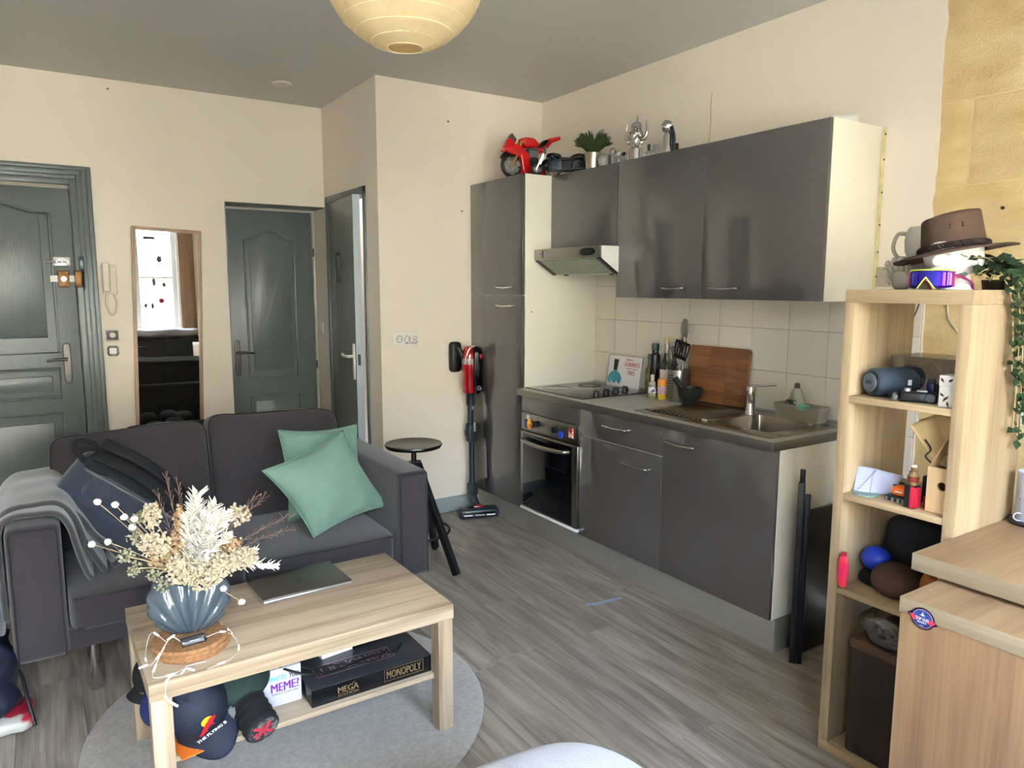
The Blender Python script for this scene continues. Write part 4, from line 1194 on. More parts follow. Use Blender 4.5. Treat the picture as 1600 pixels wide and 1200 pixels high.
t = T('chopping_board', 'brown wooden chopping board leaning on the tiles behind the mortar', 'chopping board', (2.885, 2.515, ZW + 0.004))
bu = V((0.028, 0, 0.283)).normalized(); bn = V((0, -1, 0)).cross(bu)
Mb = basis((2.878, 2.515, ZW + 0.0045), (0, -1, 0), bu, bn)
strips = [0, 0.062, 0.118, 0.176, 0.232, 0.288]
random.seed(11)
for i in range(5):
    cuts = [-0.195] + sorted(random.sample([-0.11, -0.05, 0.0, 0.06, 0.12], 1 + i % 2)) + [0.195]
    for a, bb in zip(cuts, cuts[1:]):
        z0, z1 = strips[i], strips[i + 1]
        bv = 0.0008
        if i in (0, 4) and (a == -0.195 or bb == 0.195):
            # rounded outer corner
            pts = []
            cr = 0.022
            sgn = -1 if a == -0.195 else 1
            xo = a if sgn < 0 else bb
            xi = bb if sgn < 0 else a
            zo, zi = (z0, z1) if i == 0 else (z1, z0)
            sz = -1 if i == 0 else 1
            arcp = [(xo - sgn * cr + sgn * cr * math.cos(q), zo - sz * cr + sz * cr * math.sin(q)) for q in [math.pi / 2 * w_ / 6 for w_ in range(7)]]
            pts = [(xi, zi), (xo, zi)] + arcp + [(xi, zo)]
            ob('board_strip', B().poly([(p[0], p[1], 0) for p in pts], (0, 0, 0.018), M=Mb), m_board, t)
        else:
            ob('board_strip', B().box(a, bb, z0, z1, 0, 0.018, bev=bv, seg=1, M=Mb), m_board, t)

# ---------------------------------------------------------------- on top of the cupboards
def wheel(name, parent, c, ax, r, w, rimmat, spokes=6, disc=True):
    """tyre, rim and spokes of a model wheel; ax is its axle"""
    ax = V(ax).normalized(); u = V((0, 0, 1)); s = ax.cross(u)
    ty = B()
    n = 32
    ty.tube([V(c) + (u * math.cos(2 * math.pi * q / n) + s * math.sin(2 * math.pi * q / n)) * (r - w * 0.5) for q in range(n)], w * 0.5, 10, closed=True)
    o = ob(name, ty, m_black, parent)
    rm = B()
    rm.tube([V(c) + (u * math.cos(2 * math.pi * q / n) + s * math.sin(2 * math.pi * q / n)) * (r - w * 1.05) for q in range(n)], w * 0.18, 8, closed=True)
    for q in range(spokes):
        a = 2 * math.pi * q / spokes
        d = u * math.cos(a) + s * math.sin(a)
        rm.tube([V(c) + d * 0.004, V(c) + d * (r - w)], 0.0035, 6)
    rm.cyl(V(c) - ax * w * 0.45, V(c) + ax * w * 0.45, 0.009, n=12)
    ob('rim', rm, rimmat, o)
    if disc:
        dc = B()
        for sg in (1, -1):
            for q in range(7):
                a = 2 * math.pi * (q + 0.2) / 7
                a2 = 2 * math.pi * (q + 0.95) / 7
                ring = [V(c) + ax * sg * w * 0.42 + (u * math.cos(a + (a2 - a) * k / 5) + s * math.sin(a + (a2 - a) * k / 5)) * (r * 0.74) for k in range(6)]
                ring += [V(c) + ax * sg * w * 0.42 + (u * math.cos(a2 + (a - a2) * k / 5) + s * math.sin(a2 + (a - a2) * k / 5)) * (r * 0.46) for k in range(6)]
                dc.poly(ring, ax * 0.0015 * sg)
        ob('brake_disc', dc, m_silver, o)
    return o


def bike_frame(o, hd):
    """local frame of a model bike: x along its heading, z up"""
    hd = V(hd).normalized()
    return basis(o, hd, V((0, 0, 1)).cross(hd), (0, 0, 1))


hd = V((-0.995, 0.06, 0))
Mk = bike_frame((2.418, 3.735, ZT), hd)
kk = lambda x, y, z: Mk @ V((x, y, z))
ax = V((0, 0, 1)).cross(hd)
t = T('model_motorbike', 'red model racing motorbike on top of the tall cupboard', 'model motorbike', (2.55, 3.73, ZT), 'model motorbikes on the cupboards')
wheel('wheel', t, kk(0, 0, 0.070), ax, 0.070, 0.026, m_silver, 6)
wheel('wheel', t, kk(-0.275, 0, 0.070), ax, 0.070, 0.032, m_silver, 6)
fk = B()
for sg in (-0.024, 0.024):
    fk.tube([kk(0, sg, 0.070), kk(-0.035, sg, 0.15), kk(-0.06, sg, 0.215)], [0.006, 0.006, 0.008], 10)
ob('fork', fk, mt('gold_fork', (206, 160, 70), 0.3, metal=0.8), t)
ob('mudguard', B().tube(arc(kk(0, 0, 0.070), hd, (0, 0, 1), 0.076, R(30), R(120), 8), 0.012, 8), m_black, t)


def plate(b, pts, half, bev=0.006, M=None):
    """a body panel: outline in the bike's x-z plane, given a width"""
    b.poly([(p[0], -half, p[1]) for p in pts], (0, 2 * half, 0), M=M, bev=bev)
    return b
fa = B()
plate(fa, [(0.055, 0.165), (0.045, 0.150), (0.01, 0.135), (-0.05, 0.125), (-0.065, 0.05), (-0.08, 0.022), (-0.215, 0.020), (-0.215, 0.060), (-0.135, 0.088), (-0.108, 0.145), (-0.045, 0.19), (0.00, 0.195)], 0.034, 0.008, Mk)
ob('fairing', fa, m_red, t)
ob('nose', plate(B(), [(0.068, 0.155), (0.05, 0.145), (0.0, 0.165), (-0.02, 0.20), (0.012, 0.225), (0.02, 0.228)], 0.026, 0.008, Mk), m_red, t)
ob('windscreen', plate(B(), [(0.020, 0.228), (-0.022, 0.205), (-0.03, 0.222), (0.0, 0.256), (0.006, 0.25)], 0.018, 0.003, Mk), mt('smoked_screen', (60, 52, 54), 0.1, coat=0.5), t)
ob('headlight', B().sup(kk(0.052, 0.0, 0.160), (0.012, 0.016, 0.008), 0.8, 14, 8), m_white, t)
ob('tank', plate(B(), [(-0.065, 0.205), (-0.06, 0.232), (-0.09, 0.240), (-0.145, 0.238), (-0.185, 0.205), (-0.165, 0.185), (-0.09, 0.180)], 0.034, 0.010, Mk), m_red, t)
ob('seat', plate(B(), [(-0.180, 0.200), (-0.230, 0.240), (-0.255, 0.238), (-0.225, 0.205), (-0.19, 0.188)], 0.022, 0.005, Mk), m_black, t)
ob('tail', plate(B(), [(-0.155, 0.182), (-0.20, 0.190), (-0.262, 0.225), (-0.262, 0.252), (-0.335, 0.270), (-0.338, 0.250), (-0.28, 0.226), (-0.25, 0.195), (-0.205, 0.158), (-0.17, 0.150)], 0.020, 0.006, Mk), m_red, t)
en = B().box(-0.175, -0.095, -0.03, 0.03, 0.055, 0.175, bev=0.008, M=Mk).cyl(kk(-0.13, -0.04, 0.10), kk(-0.13, 0.04, 0.10), 0.026).cyl(kk(-0.10, -0.035, 0.145), kk(-0.17, -0.035, 0.16), 0.010)
ob('engine', en, m_gunmetal, t)
en2 = B()
for i in range(6):
    en2.box(-0.165 + 0.011 * i, -0.160 + 0.011 * i, -0.040, 0.040, 0.125, 0.165, M=Mk)
ob('cooling_fin', en2, m_silver, t)
ob('swing_arm', B().box(-0.285, -0.15, 0.018, 0.030, 0.055, 0.085, bev=0.004, M=Mk).box(-0.285, -0.15, -0.030, -0.018, 0.055, 0.085, bev=0.004, M=Mk), m_gunmetal, t)
ob('side_stand', B().tube([kk(-0.10, 0.03, 0.045), kk(-0.12, 0.055, 0.0035)], 0.004, 8).box(-0.19, -0.07, -0.04, 0.045, 0.0, 0.006, M=Mk), m_black, t)

hd2 = V((-0.70, 0.714, 0))
Mk2 = bike_frame((2.500, 3.585, ZT), hd2)
k2 = lambda x, y, z: Mk2 @ V((x, y, z))
ax2 = V((0, 0, 1)).cross(hd2)
t = T('model_motorbike', 'black model cruiser motorbike behind the red one', 'model motorbike', (2.58, 3.50, ZT), 'model motorbikes on the cupboards')
wheel('wheel', t, k2(0, 0, 0.036), ax2, 0.036, 0.018, m_silver, 8, False)
wheel('wheel', t, k2(-0.245, 0, 0.046), ax2, 0.046, 0.034, m_gunmetal, 6, False)
fk = B()
for sg in (-0.018, 0.018):
    fk.tube([k2(0, sg, 0.036), k2(-0.04, sg, 0.12)], 0.0042, 8)
fk.tube([k2(-0.045, -0.05, 0.135), k2(-0.042, 0, 0.125), k2(-0.045, 0.05, 0.135)], 0.004, 8)
ob('fork', fk, m_chrome, t)
ob('tank', B().sup(k2(-0.10, 0, 0.105), (0.045, 0.032, 0.02), 0.7, 20, 12, M=None), m_blackgloss, t)
ob('seat', plate(B(), [(-0.13, 0.105), (-0.16, 0.092), (-0.20, 0.092), (-0.235, 0.11), (-0.28, 0.112), (-0.285, 0.10), (-0.23, 0.088), (-0.15, 0.076)], 0.022, 0.005, Mk2), m_black, t)
ob('rear_fender', B().tube(arc(k2(-0.245, 0, 0.046), hd2, (0, 0, 1), 0.056, R(40), R(175), 10), 0.017, 10), m_blackgloss, t)
ob('engine', B().box(-0.15, -0.075, -0.026, 0.026, 0.02, 0.088, bev=0.006, M=Mk2).cyl(k2(-0.10, -0.034, 0.06), k2(-0.10, 0.034, 0.06), 0.014), m_gunmetal, t)
ex = B()
for sg in (1, -1):
    ex.tube(spline([k2(-0.08, 0.028 * sg, 0.07), k2(-0.09, 0.036 * sg, 0.035), k2(-0.16, 0.036 * sg, 0.026), k2(-0.285, 0.036 * sg, 0.03)]), 0.006, 8)
    ex.tube([k2(-0.06, 0.03 * sg, 0.09), k2(-0.10, 0.032 * sg, 0.095), k2(-0.13, 0.032 * sg, 0.08)], 0.005, 8)
ob('exhaust', ex, m_gunmetal, t)
ob('frame', plate(B(), [(-0.06, 0.115), (-0.06, 0.05), (-0.10, 0.022), (-0.20, 0.022), (-0.26, 0.06), (-0.25, 0.095), (-0.15, 0.100)], 0.009, 0.003, Mk2), m_black, t)
ob('windshield', B().box(-0.050, -0.046, -0.025, 0.025, 0.13, 0.165, M=Mk2), mt('dark_shield', (40, 40, 40), 0.2), t)
ob('side_stand', B().tube([k2(-0.14, 0.03, 0.03), k2(-0.15, 0.06, 0.004)], 0.004, 8), m_gunmetal, t)

# pot plant
px, py = 2.625, 3.225
t = T('potted_grass', 'bushy artificial plant in a small tin pot on the cupboards', 'plant', (px, py, ZT))
ob('pot', B().lathe([(0, 0.001), (0.040, 0), (0.047, 0.085), (0.050, 0.088), (0.046, 0.088), (0.043, 0.075), (0, 0.075)], (px, py, ZT)), m_pot, t)
ob('soil', B().cyl((px, py, ZT + 0.074), (px, py, ZT + 0.077), 0.043), m_soil, t)
random.seed(5)
sg_ = B()
for i in range(95):
    a = random.uniform(0, 2 * math.pi); rr = random.uniform(0.3, 1) ** 0.6
    tip = V((px + 0.098 * rr * math.cos(a), py + 0.098 * rr * math.sin(a), ZT + 0.085 + 0.125 * (1.15 - rr * 0.75) * random.uniform(0.8, 1.15)))
    b0 = V((px + 0.02 * math.cos(a), py + 0.02 * math.sin(a), ZT + 0.076))
    mid = (b0 + tip) / 2 + V((0, 0, 0.015))
    pts = spline([b0, mid, tip], 4)
    sg_.tube(pts, 0.0012, 4)
    for j in range(2, len(pts)):
        for sd in (0, 1, 2):
            d = (pts[j] - pts[j - 1]).normalized()
            s = (V((math.cos(a * 5 + j * 2.1 + sd * 2.1), math.sin(a * 5 + j * 2.1 + sd * 2.1), 0.5)) + d).normalized()
            w = s.cross(V((0, 0, 1))).normalized() * 0.0035
            L_ = 0.026
            q = pts[j]
            sg_.poly([q, q + s * L_ * 0.5 + w, q + s * L_, q + s * L_ * 0.5 - w], (0, 0, 0.0006))
ob('foliage', sg_, m_green, t, smooth=0)
bb_ = V((2.640, 3.140, ZT + 0.038))
t = tag(ob('pebble_ball', B().sup(bb_, (0.038, 0.038, 0.038), 1.0, 20, 14, fn=lambda q: q * (1 + 0.10 * math.sin(q.x * 260) * math.sin(q.y * 240) * math.sin(q.z * 250))), mt('grey_bubbles', (120, 120, 116), 0.4, rgb2=(190, 190, 186), scale=40)), 'bubbly grey ball beside the potted plant on the cupboards', 'ornament')

# silver figures
def figure_base(x, y):
    return V((x, y, ZT))
p = figure_base(2.640, 3.075)
t = T('silver_ornament', 'silver radio shaped ornament standing right of the potted plant', 'ornament', p, 'silver ornaments on the cupboards')
ob('case', B().box(p.x - 0.02, p.x + 0.02, p.y - 0.028, p.y + 0.028, ZT, ZT + 0.065, bev=0.004), m_silver, t)
ob('front', B().box(p.x - 0.022, p.x - 0.020, p.y - 0.008, p.y + 0.012, ZT + 0.01, ZT + 0.058), m_gunmetal, t)
ob('arch', B().tube(arc((p.x, p.y, ZT + 0.065), (0, 1, 0), (0, 0, 1), 0.026, 0, math.pi, 12), 0.005, 8), m_chrome, t)
p = figure_base(2.645, 2.990)
t = T('silver_ornament', 'low silver animal ornament with black spots next to the horned one', 'ornament', p, 'silver ornaments on the cupboards')
ob('body', B().sup(p + V((0, -0.01, 0.035)), (0.026, 0.042, 0.026), 0.8, 20, 14).sup(p + V((-0.006, 0.04, 0.058)), (0.018, 0.02, 0.02), 0.9, 16, 10), m_silver, t)
for a, c in ((0.014, 0.025), (0.014, -0.04), (-0.014, 0.025), (-0.014, -0.04)):
    ob('leg', B().cyl(p + V((a, c, 0)), p + V((a, c, 0.03)), 0.009, n=12), m_silver, t)
ob('spot', B().sup(p + V((-0.02, 0.046, 0.064)), (0.006, 0.006, 0.008), 1, 10, 8).sup(p + V((-0.022, -0.02, 0.045)), (0.006, 0.016, 0.012), 1, 12, 8), m_black, t)
p = figure_base(2.640, 2.895)
t = T('silver_ornament', 'tallest silver ornament, a horned figure on a drum', 'ornament', p, 'silver ornaments on the cupboards')
ob('drum', B().lathe([(0, 0), (0.036, 0), (0.036, 0.06), (0.030, 0.066), (0, 0.066)], p), m_chrome, t)
ob('body', B().sup(p + V((0, 0, 0.115)), (0.030, 0.040, 0.055), 0.9, 26, 18, fn=lambda q: q * (1 + 0.22 * math.sin(q.x * 420 + q.z * 160) * math.sin(q.y * 380))).sup(p + V((0, -0.002, 0.168)), (0.024, 0.028, 0.026), 0.9, 18, 12, fn=lambda q: q * (1 + 0.22 * math.sin(q.x * 520) * math.sin(q.y * 480 + q.z * 300))), m_chrome, t)
for sg in (1, -1):
    ob('horn', B().tube(spline([p + V((0, 0.022 * sg, 0.110)), p + V((0, 0.062 * sg, 0.105)), p + V((0, 0.078 * sg, 0.145)), p + V((0, 0.068 * sg, 0.195))]), [0.014 * (1 - i / 20) + 0.002 for i in range(19)], 10), m_chrome, t)
ob('spike', B().cyl(p + V((0, -0.005, 0.185)), p + V((0, -0.005, 0.228)), 0.008, 0.002, 10), m_chrome, t)
p = figure_base(2.640, 2.775)
t = T('silver_ornament', 'low silver locomotive shaped ornament between the two tall ones', 'ornament', p, 'silver ornaments on the cupboards')
ob('body', B().box(p.x - 0.018, p.x + 0.018, p.y - 0.04, p.y + 0.04, ZT + 0.012, ZT + 0.036, bev=0.004).box(p.x - 0.018, p.x + 0.018, p.y - 0.04, p.y - 0.015, ZT + 0.03, ZT + 0.062, bev=0.003), m_silver, t)
ob('chimney', B().cyl(p + V((0, 0.025, 0.03)), p + V((0, 0.025, 0.07)), 0.008), m_gunmetal, t)
wl = B()
for c in (-0.026, 0.0, 0.026):
    wl.cyl(p + V((-0.021, c, 0.012)), p + V((0.021, c, 0.012)), 0.012, n=16)
ob('wheel', wl, m_chrome, t)
p = figure_base(2.640, 2.668)
t = T('silver_ornament', 'tall silver ornament with a sparkling round head at the right', 'ornament', p, 'silver ornaments on the cupboards')
ob('body', B().lathe([(0, 0), (0.030, 0), (0.032, 0.01), (0.022, 0.05), (0.024, 0.09), (0.012, 0.11), (0, 0.11)], p), m_chrome, t)
ob('head', B().sup(p + V((0, 0.008, 0.135)), (0.028, 0.030, 0.030), 1, 22, 14, fn=lambda q: q * (1 + 0.10 * math.sin(q.x * 460) * math.sin(q.y * 460 + q.z * 200))), m_chrome, t)
ob('cape', B().tube(spline([p + V((0, -0.02, 0.13)), p + V((0, -0.036, 0.08)), p + V((0, -0.036, 0.02)), p + V((0, -0.04, 0.003))]), [0.010] * 19, 8), m_gunmetal, t)
ob('post', B().box(p.x - 0.006, p.x + 0.006, p.y - 0.066, p.y - 0.054, ZT, ZT + 0.045), m_brass, t)
t = tag(ob('paper_roll', B().tube([(2.700, 1.900, ZT + 0.019), (2.760, 1.752, ZT + 0.019)], 0.019, 20), m_paper), 'rolled white paper lying on the right end of the wall cupboards', 'paper roll')

# ---------------------------------------------------------------- rug, sofa and what lies on it
rc = (0.660, 2.400)
rg = B()
rg.lathe([(0, 0.001), (0.640, 0.001), (0.655, 0.004), (0.657, 0.010), (0.648, 0.016), (0.60, 0.0175), (0.3, 0.0175), (0, 0.0175)], (rc[0], rc[1], 0), 96)
tag(ob('round_rug', rg, m_rug), 'round beige grey short pile rug under the coffee table', 'rug')

t = T('sofa', 'charcoal grey two seat fabric sofa with chrome legs', 'sofa', (0.61, 3.26, 0))
ob('frame', B().box(0.0, 1.25, 2.835, 3.66, 0.215, 0.290, bev=0.012), m_sofa, t)
ob('armrest', B().box(-0.148, 0.012, 2.812, 3.70, 0.210, 0.683, bev=0.026, seg=4), m_sofa, t)
ob('armrest', B().box(1.238, 1.385, 2.795, 3.70, 0.212, 0.683, bev=0.024, seg=4), m_sofa, t)
ob('back_frame', B().box(-0.14, 1.38, 3.58, 3.72, 0.215, 0.68, bev=0.025, seg=3), m_sofa, t)
def puff(h, amt):
    return lambda q: (q.x, q.y, q.z + (amt * (1 - (q.x / h[0]) ** 2) * (1 - (q.y / h[1]) ** 2) if q.z > 0 else 0))
for (a, bb) in ((0.016, 0.612), (0.618, 1.234)):
    h = ((bb - a) / 2, 0.355, 0.065)
    o = ob('seat_cushion', B().sup(((a + bb) / 2, 3.155, 0.352), h, 0.16, 40, 24, fn=puff(h, 0.022)), m_sofa, t)
    pp = B()
    for zz in (0.407, 0.300):
        pp.tube([(a + 0.02, 2.810, zz), ((a + bb) / 2, 2.8035, zz), (bb - 0.02, 2.810, zz)], 0.0035, 6)
    ob('piping', pp, m_piping, o)
random.seed(2)
for (a, bb, zt, dy) in ((-0.005, 0.600, 0.862, 0.0), (0.607, 1.215, 0.875, 0.02)):
    h = ((bb - a) / 2, 0.085, 0.245)
    Mc = Matrix.Translation(((a + bb) / 2, 3.475 + dy, zt - 0.24)) @ Matrix.Rotation(R(-12), 4, 'X')
    def fb(q, h=h, s=1 if a < 0.3 else -1):
        k = (1 - (q.x / h[0]) ** 2) * (1 - (q.z / h[2]) ** 2)
        return (q.x, q.y + (-0.055 if q.y < 0 else 0.03) * k, q.z + 0.012 * s * (q.x / h[0]) * (1 if q.z > 0 else 0) + 0.006 * math.sin(q.x * 14))
    o = ob('back_cushion', B().sup((0, 0, 0), h, 0.2, 44, 30, M=Mc, fn=fb), m_sofa, t)
    pp = B()
    for yy in (-0.075, 0.075):
        n = 72
        pts = []
        for q in range(n):
            an = 2 * math.pi * q / n
            ex = 0.2
            x_ = math.copysign(abs(math.cos(an)) ** ex, math.cos(an)) * h[0] * 0.985
            z_ = math.copysign(abs(math.sin(an)) ** ex, math.sin(an)) * h[2] * 0.985
            pts.append(Mc @ V(fb(V((x_, yy, z_)))))
        pp.tube(pts, 0.003, 5, closed=True)
    ob('piping', pp, m_piping, o)
for (a, c) in ((0.085, 2.955), (1.16, 2.955), (0.085, 3.6), (1.16, 3.6)):
    ob('leg', B().lathe([(0, 0), (0.021, 0), (0.0235, 0.004), (0.0235, 0.214), (0, 0.214)], (a, c, 0)), m_chrome, t)
for (a, bb, yy) in ((-0.135, 0.0, 2.811), (1.25, 1.373, 2.794)):
    ob('piping', B().tube([(a, yy, 0.22), (a, yy, 0.66), (a + 0.012, yy, 0.672), (bb - 0.012, yy, 0.672), (bb, yy, 0.66), (bb, yy, 0.22)], 0.0028, 5), m_piping, t)


def pillow(name, label, P, thick, group, seedv):
    """P: four corners (top-left, top-right, bottom-right, bottom-left) in space"""
    a, b_, c, d = [V(p) for p in P]
    n = (b_ - a).cross(d - a).normalized()
    random.seed(seedv)
    ph = [random.uniform(0, 6.28) for _ in range(6)]
    def f(u, v, sgn):
        # edges pull in between the corners
        uu = u - 0.5; vv = v - 0.5
        pu = 0.5 + uu * (1 - 0.10 * (1 - (2 * vv) ** 2))
        pv = 0.5 + vv * (1 - 0.10 * (1 - (2 * uu) ** 2))
        p = a * (1 - pu) * (1 - pv) + b_ * pu * (1 - pv) + c * pu * pv + d * (1 - pu) * pv
        e = max(0.0, (1 - (2 * uu) ** 2)) * max(0.0, (1 - (2 * vv) ** 2))
        w = thick * e ** 0.45
        rad = max(abs(uu), abs(vv)) * 2
        wr = 0.006 * math.sin(9 * uu * (1 + vv) + ph[0] + 14 * vv) * rad * (1 if e > 0.002 else 0) + 0.004 * math.sin(26 * uu + ph[1] + 7 * vv) * rad ** 3 * (e > 0.002)
        wr += 0.004 * math.sin(30 * vv + ph[2] + 9 * uu) * rad ** 3 * (e > 0.002)
        return p + n * sgn * (w + wr)
    bb_ = B()
    bb_.grid(lambda u, v: f(u, v, -1), 36, 36).grid(lambda u, v: f(v, u, 1), 36, 36)
    bmesh.ops.remove_doubles(bb_.bm, verts=bb_.bm.verts, dist=1e-4)
    bmesh.ops.recalc_face_normals(bb_.bm, faces=bb_.bm.faces)
    o = T(name, label, 'cushion', (sum((p.x for p in (a, b_, c, d))) / 4, sum((p.y for p in (a, b_, c, d))) / 4, min(p.z for p in (a, b_, c, d))), group)
    ob('cover', bb_, m_velvet, o, smooth=180)
    sm = B()
    loop = []
    for (u0, v0, u1, v1) in ((0, 0, 1, 0), (1, 0, 1, 1), (1, 1, 0, 1), (0, 1, 0, 0)):
        for q in range(14):
            s = q / 14
            uu = u0 + (u1 - u0) * s - 0.5; vv = v0 + (v1 - v0) * s - 0.5
            pu = 0.5 + uu * (1 - 0.10 * (1 - (2 * vv) ** 2)); pv = 0.5 + vv * (1 - 0.10 * (1 - (2 * uu) ** 2))
            loop.append(a * (1 - pu) * (1 - pv) + b_ * pu * (1 - pv) + c * pu * pv + d * (1 - pu) * pv)
    sm.tube(loop, 0.0028, 5, closed=True)
    ob('seam', sm, mt('velvet_seam_' + str(seedv), (92, 138, 118), 0.8), o)
    return o
pillow('cushion', 'sea green velvet cushion standing upright behind the other green one', [(0.855, 3.22, 0.845), (1.222, 3.22, 0.835), (1.225, 3.13, 0.445), (0.86, 3.13, 0.445)], 0.055, 'green cushions on the sofa', 1)
pillow('cushion', 'sea green velvet cushion lying tilted in front on one corner', [(0.730, 3.02, 0.720), (1.105, 3.085, 0.842), (1.262, 2.97, 0.498), (0.895, 2.89, 0.440)], 0.06, 'green cushions on the sofa', 2)

# grey throw over the left armrest
def drape(path, y0, y1, nu, nv, amp, seedv, flare=0.0):
    sp_ = spline(path, 8)
    def f(u, v):
        i = u * (len(sp_) - 1)
        a = sp_[int(i)].lerp(sp_[min(int(i) + 1, len(sp_) - 1)], i - int(i))
        yy = y0 + (y1 - y0) * v
        w = amp * (math.sin(v * 9 + seedv + 3 * u) + 0.6 * math.sin(v * 17 + seedv * 2 - 4 * u))
        return (a.x + w * 0.7 + flare * v * (a.z < 0.6), yy + 0.02 * math.sin(u * 7 + seedv), a.z + w * 0.5)
    return B().grid(f, nu, nv)
t = T('throw_blanket', 'grey fleece throw draped over the left armrest', 'blanket', (-0.05, 3.15, 0.42))
ob('fold', drape([(-0.168, 0, 0.34), (-0.172, 0, 0.50), (-0.168, 0, 0.66), (-0.13, 0, 0.705), (-0.06, 0, 0.712), (0.005, 0, 0.704), (0.040, 0, 0.65), (0.062, 0, 0.55), (0.085, 0, 0.47), (0.100, 0, 0.445)], 2.86, 3.50, 60, 30, 0.004, 1.0), m_throw, t, smooth=180, solid=0.020, subd=1)
ob('fold', drape([(-0.176, 0, 0.55), (-0.174, 0, 0.66), (-0.13, 0, 0.722), (-0.06, 0, 0.730), (0.015, 0, 0.722), (0.060, 0, 0.66), (0.088, 0, 0.56), (0.125, 0, 0.475), (0.140, 0, 0.445)], 2.93, 3.47, 60, 30, 0.006, 3.0), m_throw, t, smooth=180, solid=0.022, subd=1)
ob('fold', drape([(0.030, 0, 0.70), (0.075, 0, 0.64), (0.118, 0, 0.55), (0.168, 0, 0.490), (0.185, 0, 0.455), (0.165, 0, 0.435)], 3.00, 3.40, 40, 24, 0.006, 5.0), m_throw, t, smooth=180, solid=0.024, subd=1)
ob('hanging_end', B().sup((-0.205, 3.02, 0.46), (0.030, 0.17, 0.20), 0.6, 28, 22, fn=lambda q: (q.x + 0.012 * math.sin(q.y * 40 + q.z * 9), q.y, q.z)), m_throw, t, smooth=180)

# backpack slumped on the left seat
t = T('backpack', 'dark navy canvas backpack slumped on the left seat of the sofa', 'backpack', (0.22, 3.14, 0.43))
Xb = V((0.255, -0.06, -0.215)).normalized()
Zb = V((0.42, -0.62, 0.55)); Zb = (Zb - Xb * Zb.dot(Xb)).normalized()
Yb_ = Zb.cross(Xb)
Mp = basis((0.225, 3.160, 0.625), Xb, Yb_, Zb)
def bag(q):
    k = q.x / 0.235
    return (q.x, q.y * (1.0 - 0.16 * max(0, -k) ** 2) , q.z * (1.0 + 0.10 * k) + 0.008 * math.sin(q.x * 26 + q.y * 18))
ob('body', B().sup((0, 0, 0), (0.235, 0.150, 0.082), 0.42, 48, 30, M=Mp, fn=bag), m_navy, t, smooth=180)
ob('back_panel', B().sup((0.015, 0.075, 0.046), (0.205, 0.080, 0.052), 0.55, 36, 20, M=Mp), m_blackcloth, t, smooth=180)
zp = B()
for yy, zz, in ((-0.010, 0.089), (0.060, 0.103)):
    zp.tube([Mp @ V(p) for p in spline([(-0.215, yy + 0.03, 0.02), (-0.19, yy, zz - 0.02), (-0.10, yy - 0.01, zz), (0.06, yy - 0.005, zz), (0.17, yy + 0.01, zz - 0.012), (0.215, yy + 0.04, zz - 0.06)], 6)], 0.0062, 7)
ob('zip', zp, m_greycloth, t)
for yy in (0.045, 0.115):
    ob('shoulder_strap', B().grid(lambda u, v, yy=yy: Mp @ V((-0.20 + 0.40 * u, yy - 0.024 + 0.048 * v + 0.01 * math.sin(u * 3.1), 0.104 + 0.026 * math.sin(u * math.pi) - 0.02 * u)), 24, 4), m_blackcloth, t, smooth=180, solid=0.012)
ob('carry_handle', B().tube([Mp @ V(p) for p in spline([(-0.20, 0.02, 0.07), (-0.262, 0.035, 0.088), (-0.272, 0.07, 0.09), (-0.225, 0.10, 0.09), (-0.19, 0.09, 0.08)], 6)], 0.011, 8), m_blackcloth, t)
ob('pocket', B().sup((-0.02, -0.060, 0.060), (0.135, 0.070, 0.034), 0.5, 30, 16, M=Mp), m_navy, t, smooth=180)
ob('inner_lining', B().sup((-0.155, 0.035, 0.066), (0.055, 0.040, 0.034), 0.6, 24, 14, M=Mp), m_blackcloth, t, smooth=180)

# shiny bag on the floor, left
t = T('shopping_bag', 'crumpled dark blue shiny bag on the floor left of the sofa', 'bag', (-0.235, 2.90, 0))
random.seed(9)
def crump(q):
    return (q.x + 0.016 * math.sin(q.z * 46 + q.y * 21), q.y + 0.014 * math.sin(q.z * 52 + q.x * 40), q.z + 0.010 * math.sin(q.x * 60 + q.y * 33))
ob('bag', B().sup((-0.235, 2.90, 0.165), (0.090, 0.130, 0.140), 0.6, 40, 26, fn=crump), mt('navy_nylon', (20, 24, 42), 0.28, var=0.15, scale=9), t, smooth=60)
ob('printed_hem', B().sup((-0.215, 2.875, 0.030), (0.105, 0.125, 0.028), 0.5, 36, 14, fn=lambda q: (q.x + 0.010 * math.sin(q.y * 50), q.y + 0.01 * math.sin(q.x * 60), q.z)), mt('white_red_print', (170, 172, 164), 0.45, rgb2=(160, 36, 54), scale=9, contrast=(0.54, 0.60)), t, smooth=60)
ob('strap', B().tube(spline([(-0.165, 2.90, 0.20), (-0.135, 2.86, 0.16), (-0.120, 2.80, 0.09), (-0.105, 2.765, 0.015)]), 0.006, 8), m_black, t)

# ---------------------------------------------------------------- coffee table
tx, ty, tr = 0.6187, 2.2669, R(0.38)
t = T('coffee_table', 'low pale oak coffee table with a shelf, on the round rug', 'table', (tx, ty, 0.0175), None, tr)
Mt = Matrix.Translation((tx, ty, 0)) @ Matrix.Rotation(tr, 4, 'Z')
ob('tabletop', B().box(-0.45, 0.45, -0.275, 0.275, 0.402, 0.450, bev=0.0015, M=Mt), m_table, t)
for sx in (-1, 1):
    for sy in (-1, 1):
        ob('leg', B().box(sx * 0.447 - (0.052 if sx > 0 else 0), sx * 0.447 + (0.052 if sx < 0 else 0), sy * 0.272 - (0.052 if sy > 0 else 0), sy * 0.272 + (0.052 if sy < 0 else 0), 0.0178, 0.402, bev=0.0015, M=Mt), m_tableleg, t)
ob('shelf', B().box(-0.40, 0.40, -0.235, 0.235, 0.190, 0.206, bev=0.001, M=Mt), m_table, t)
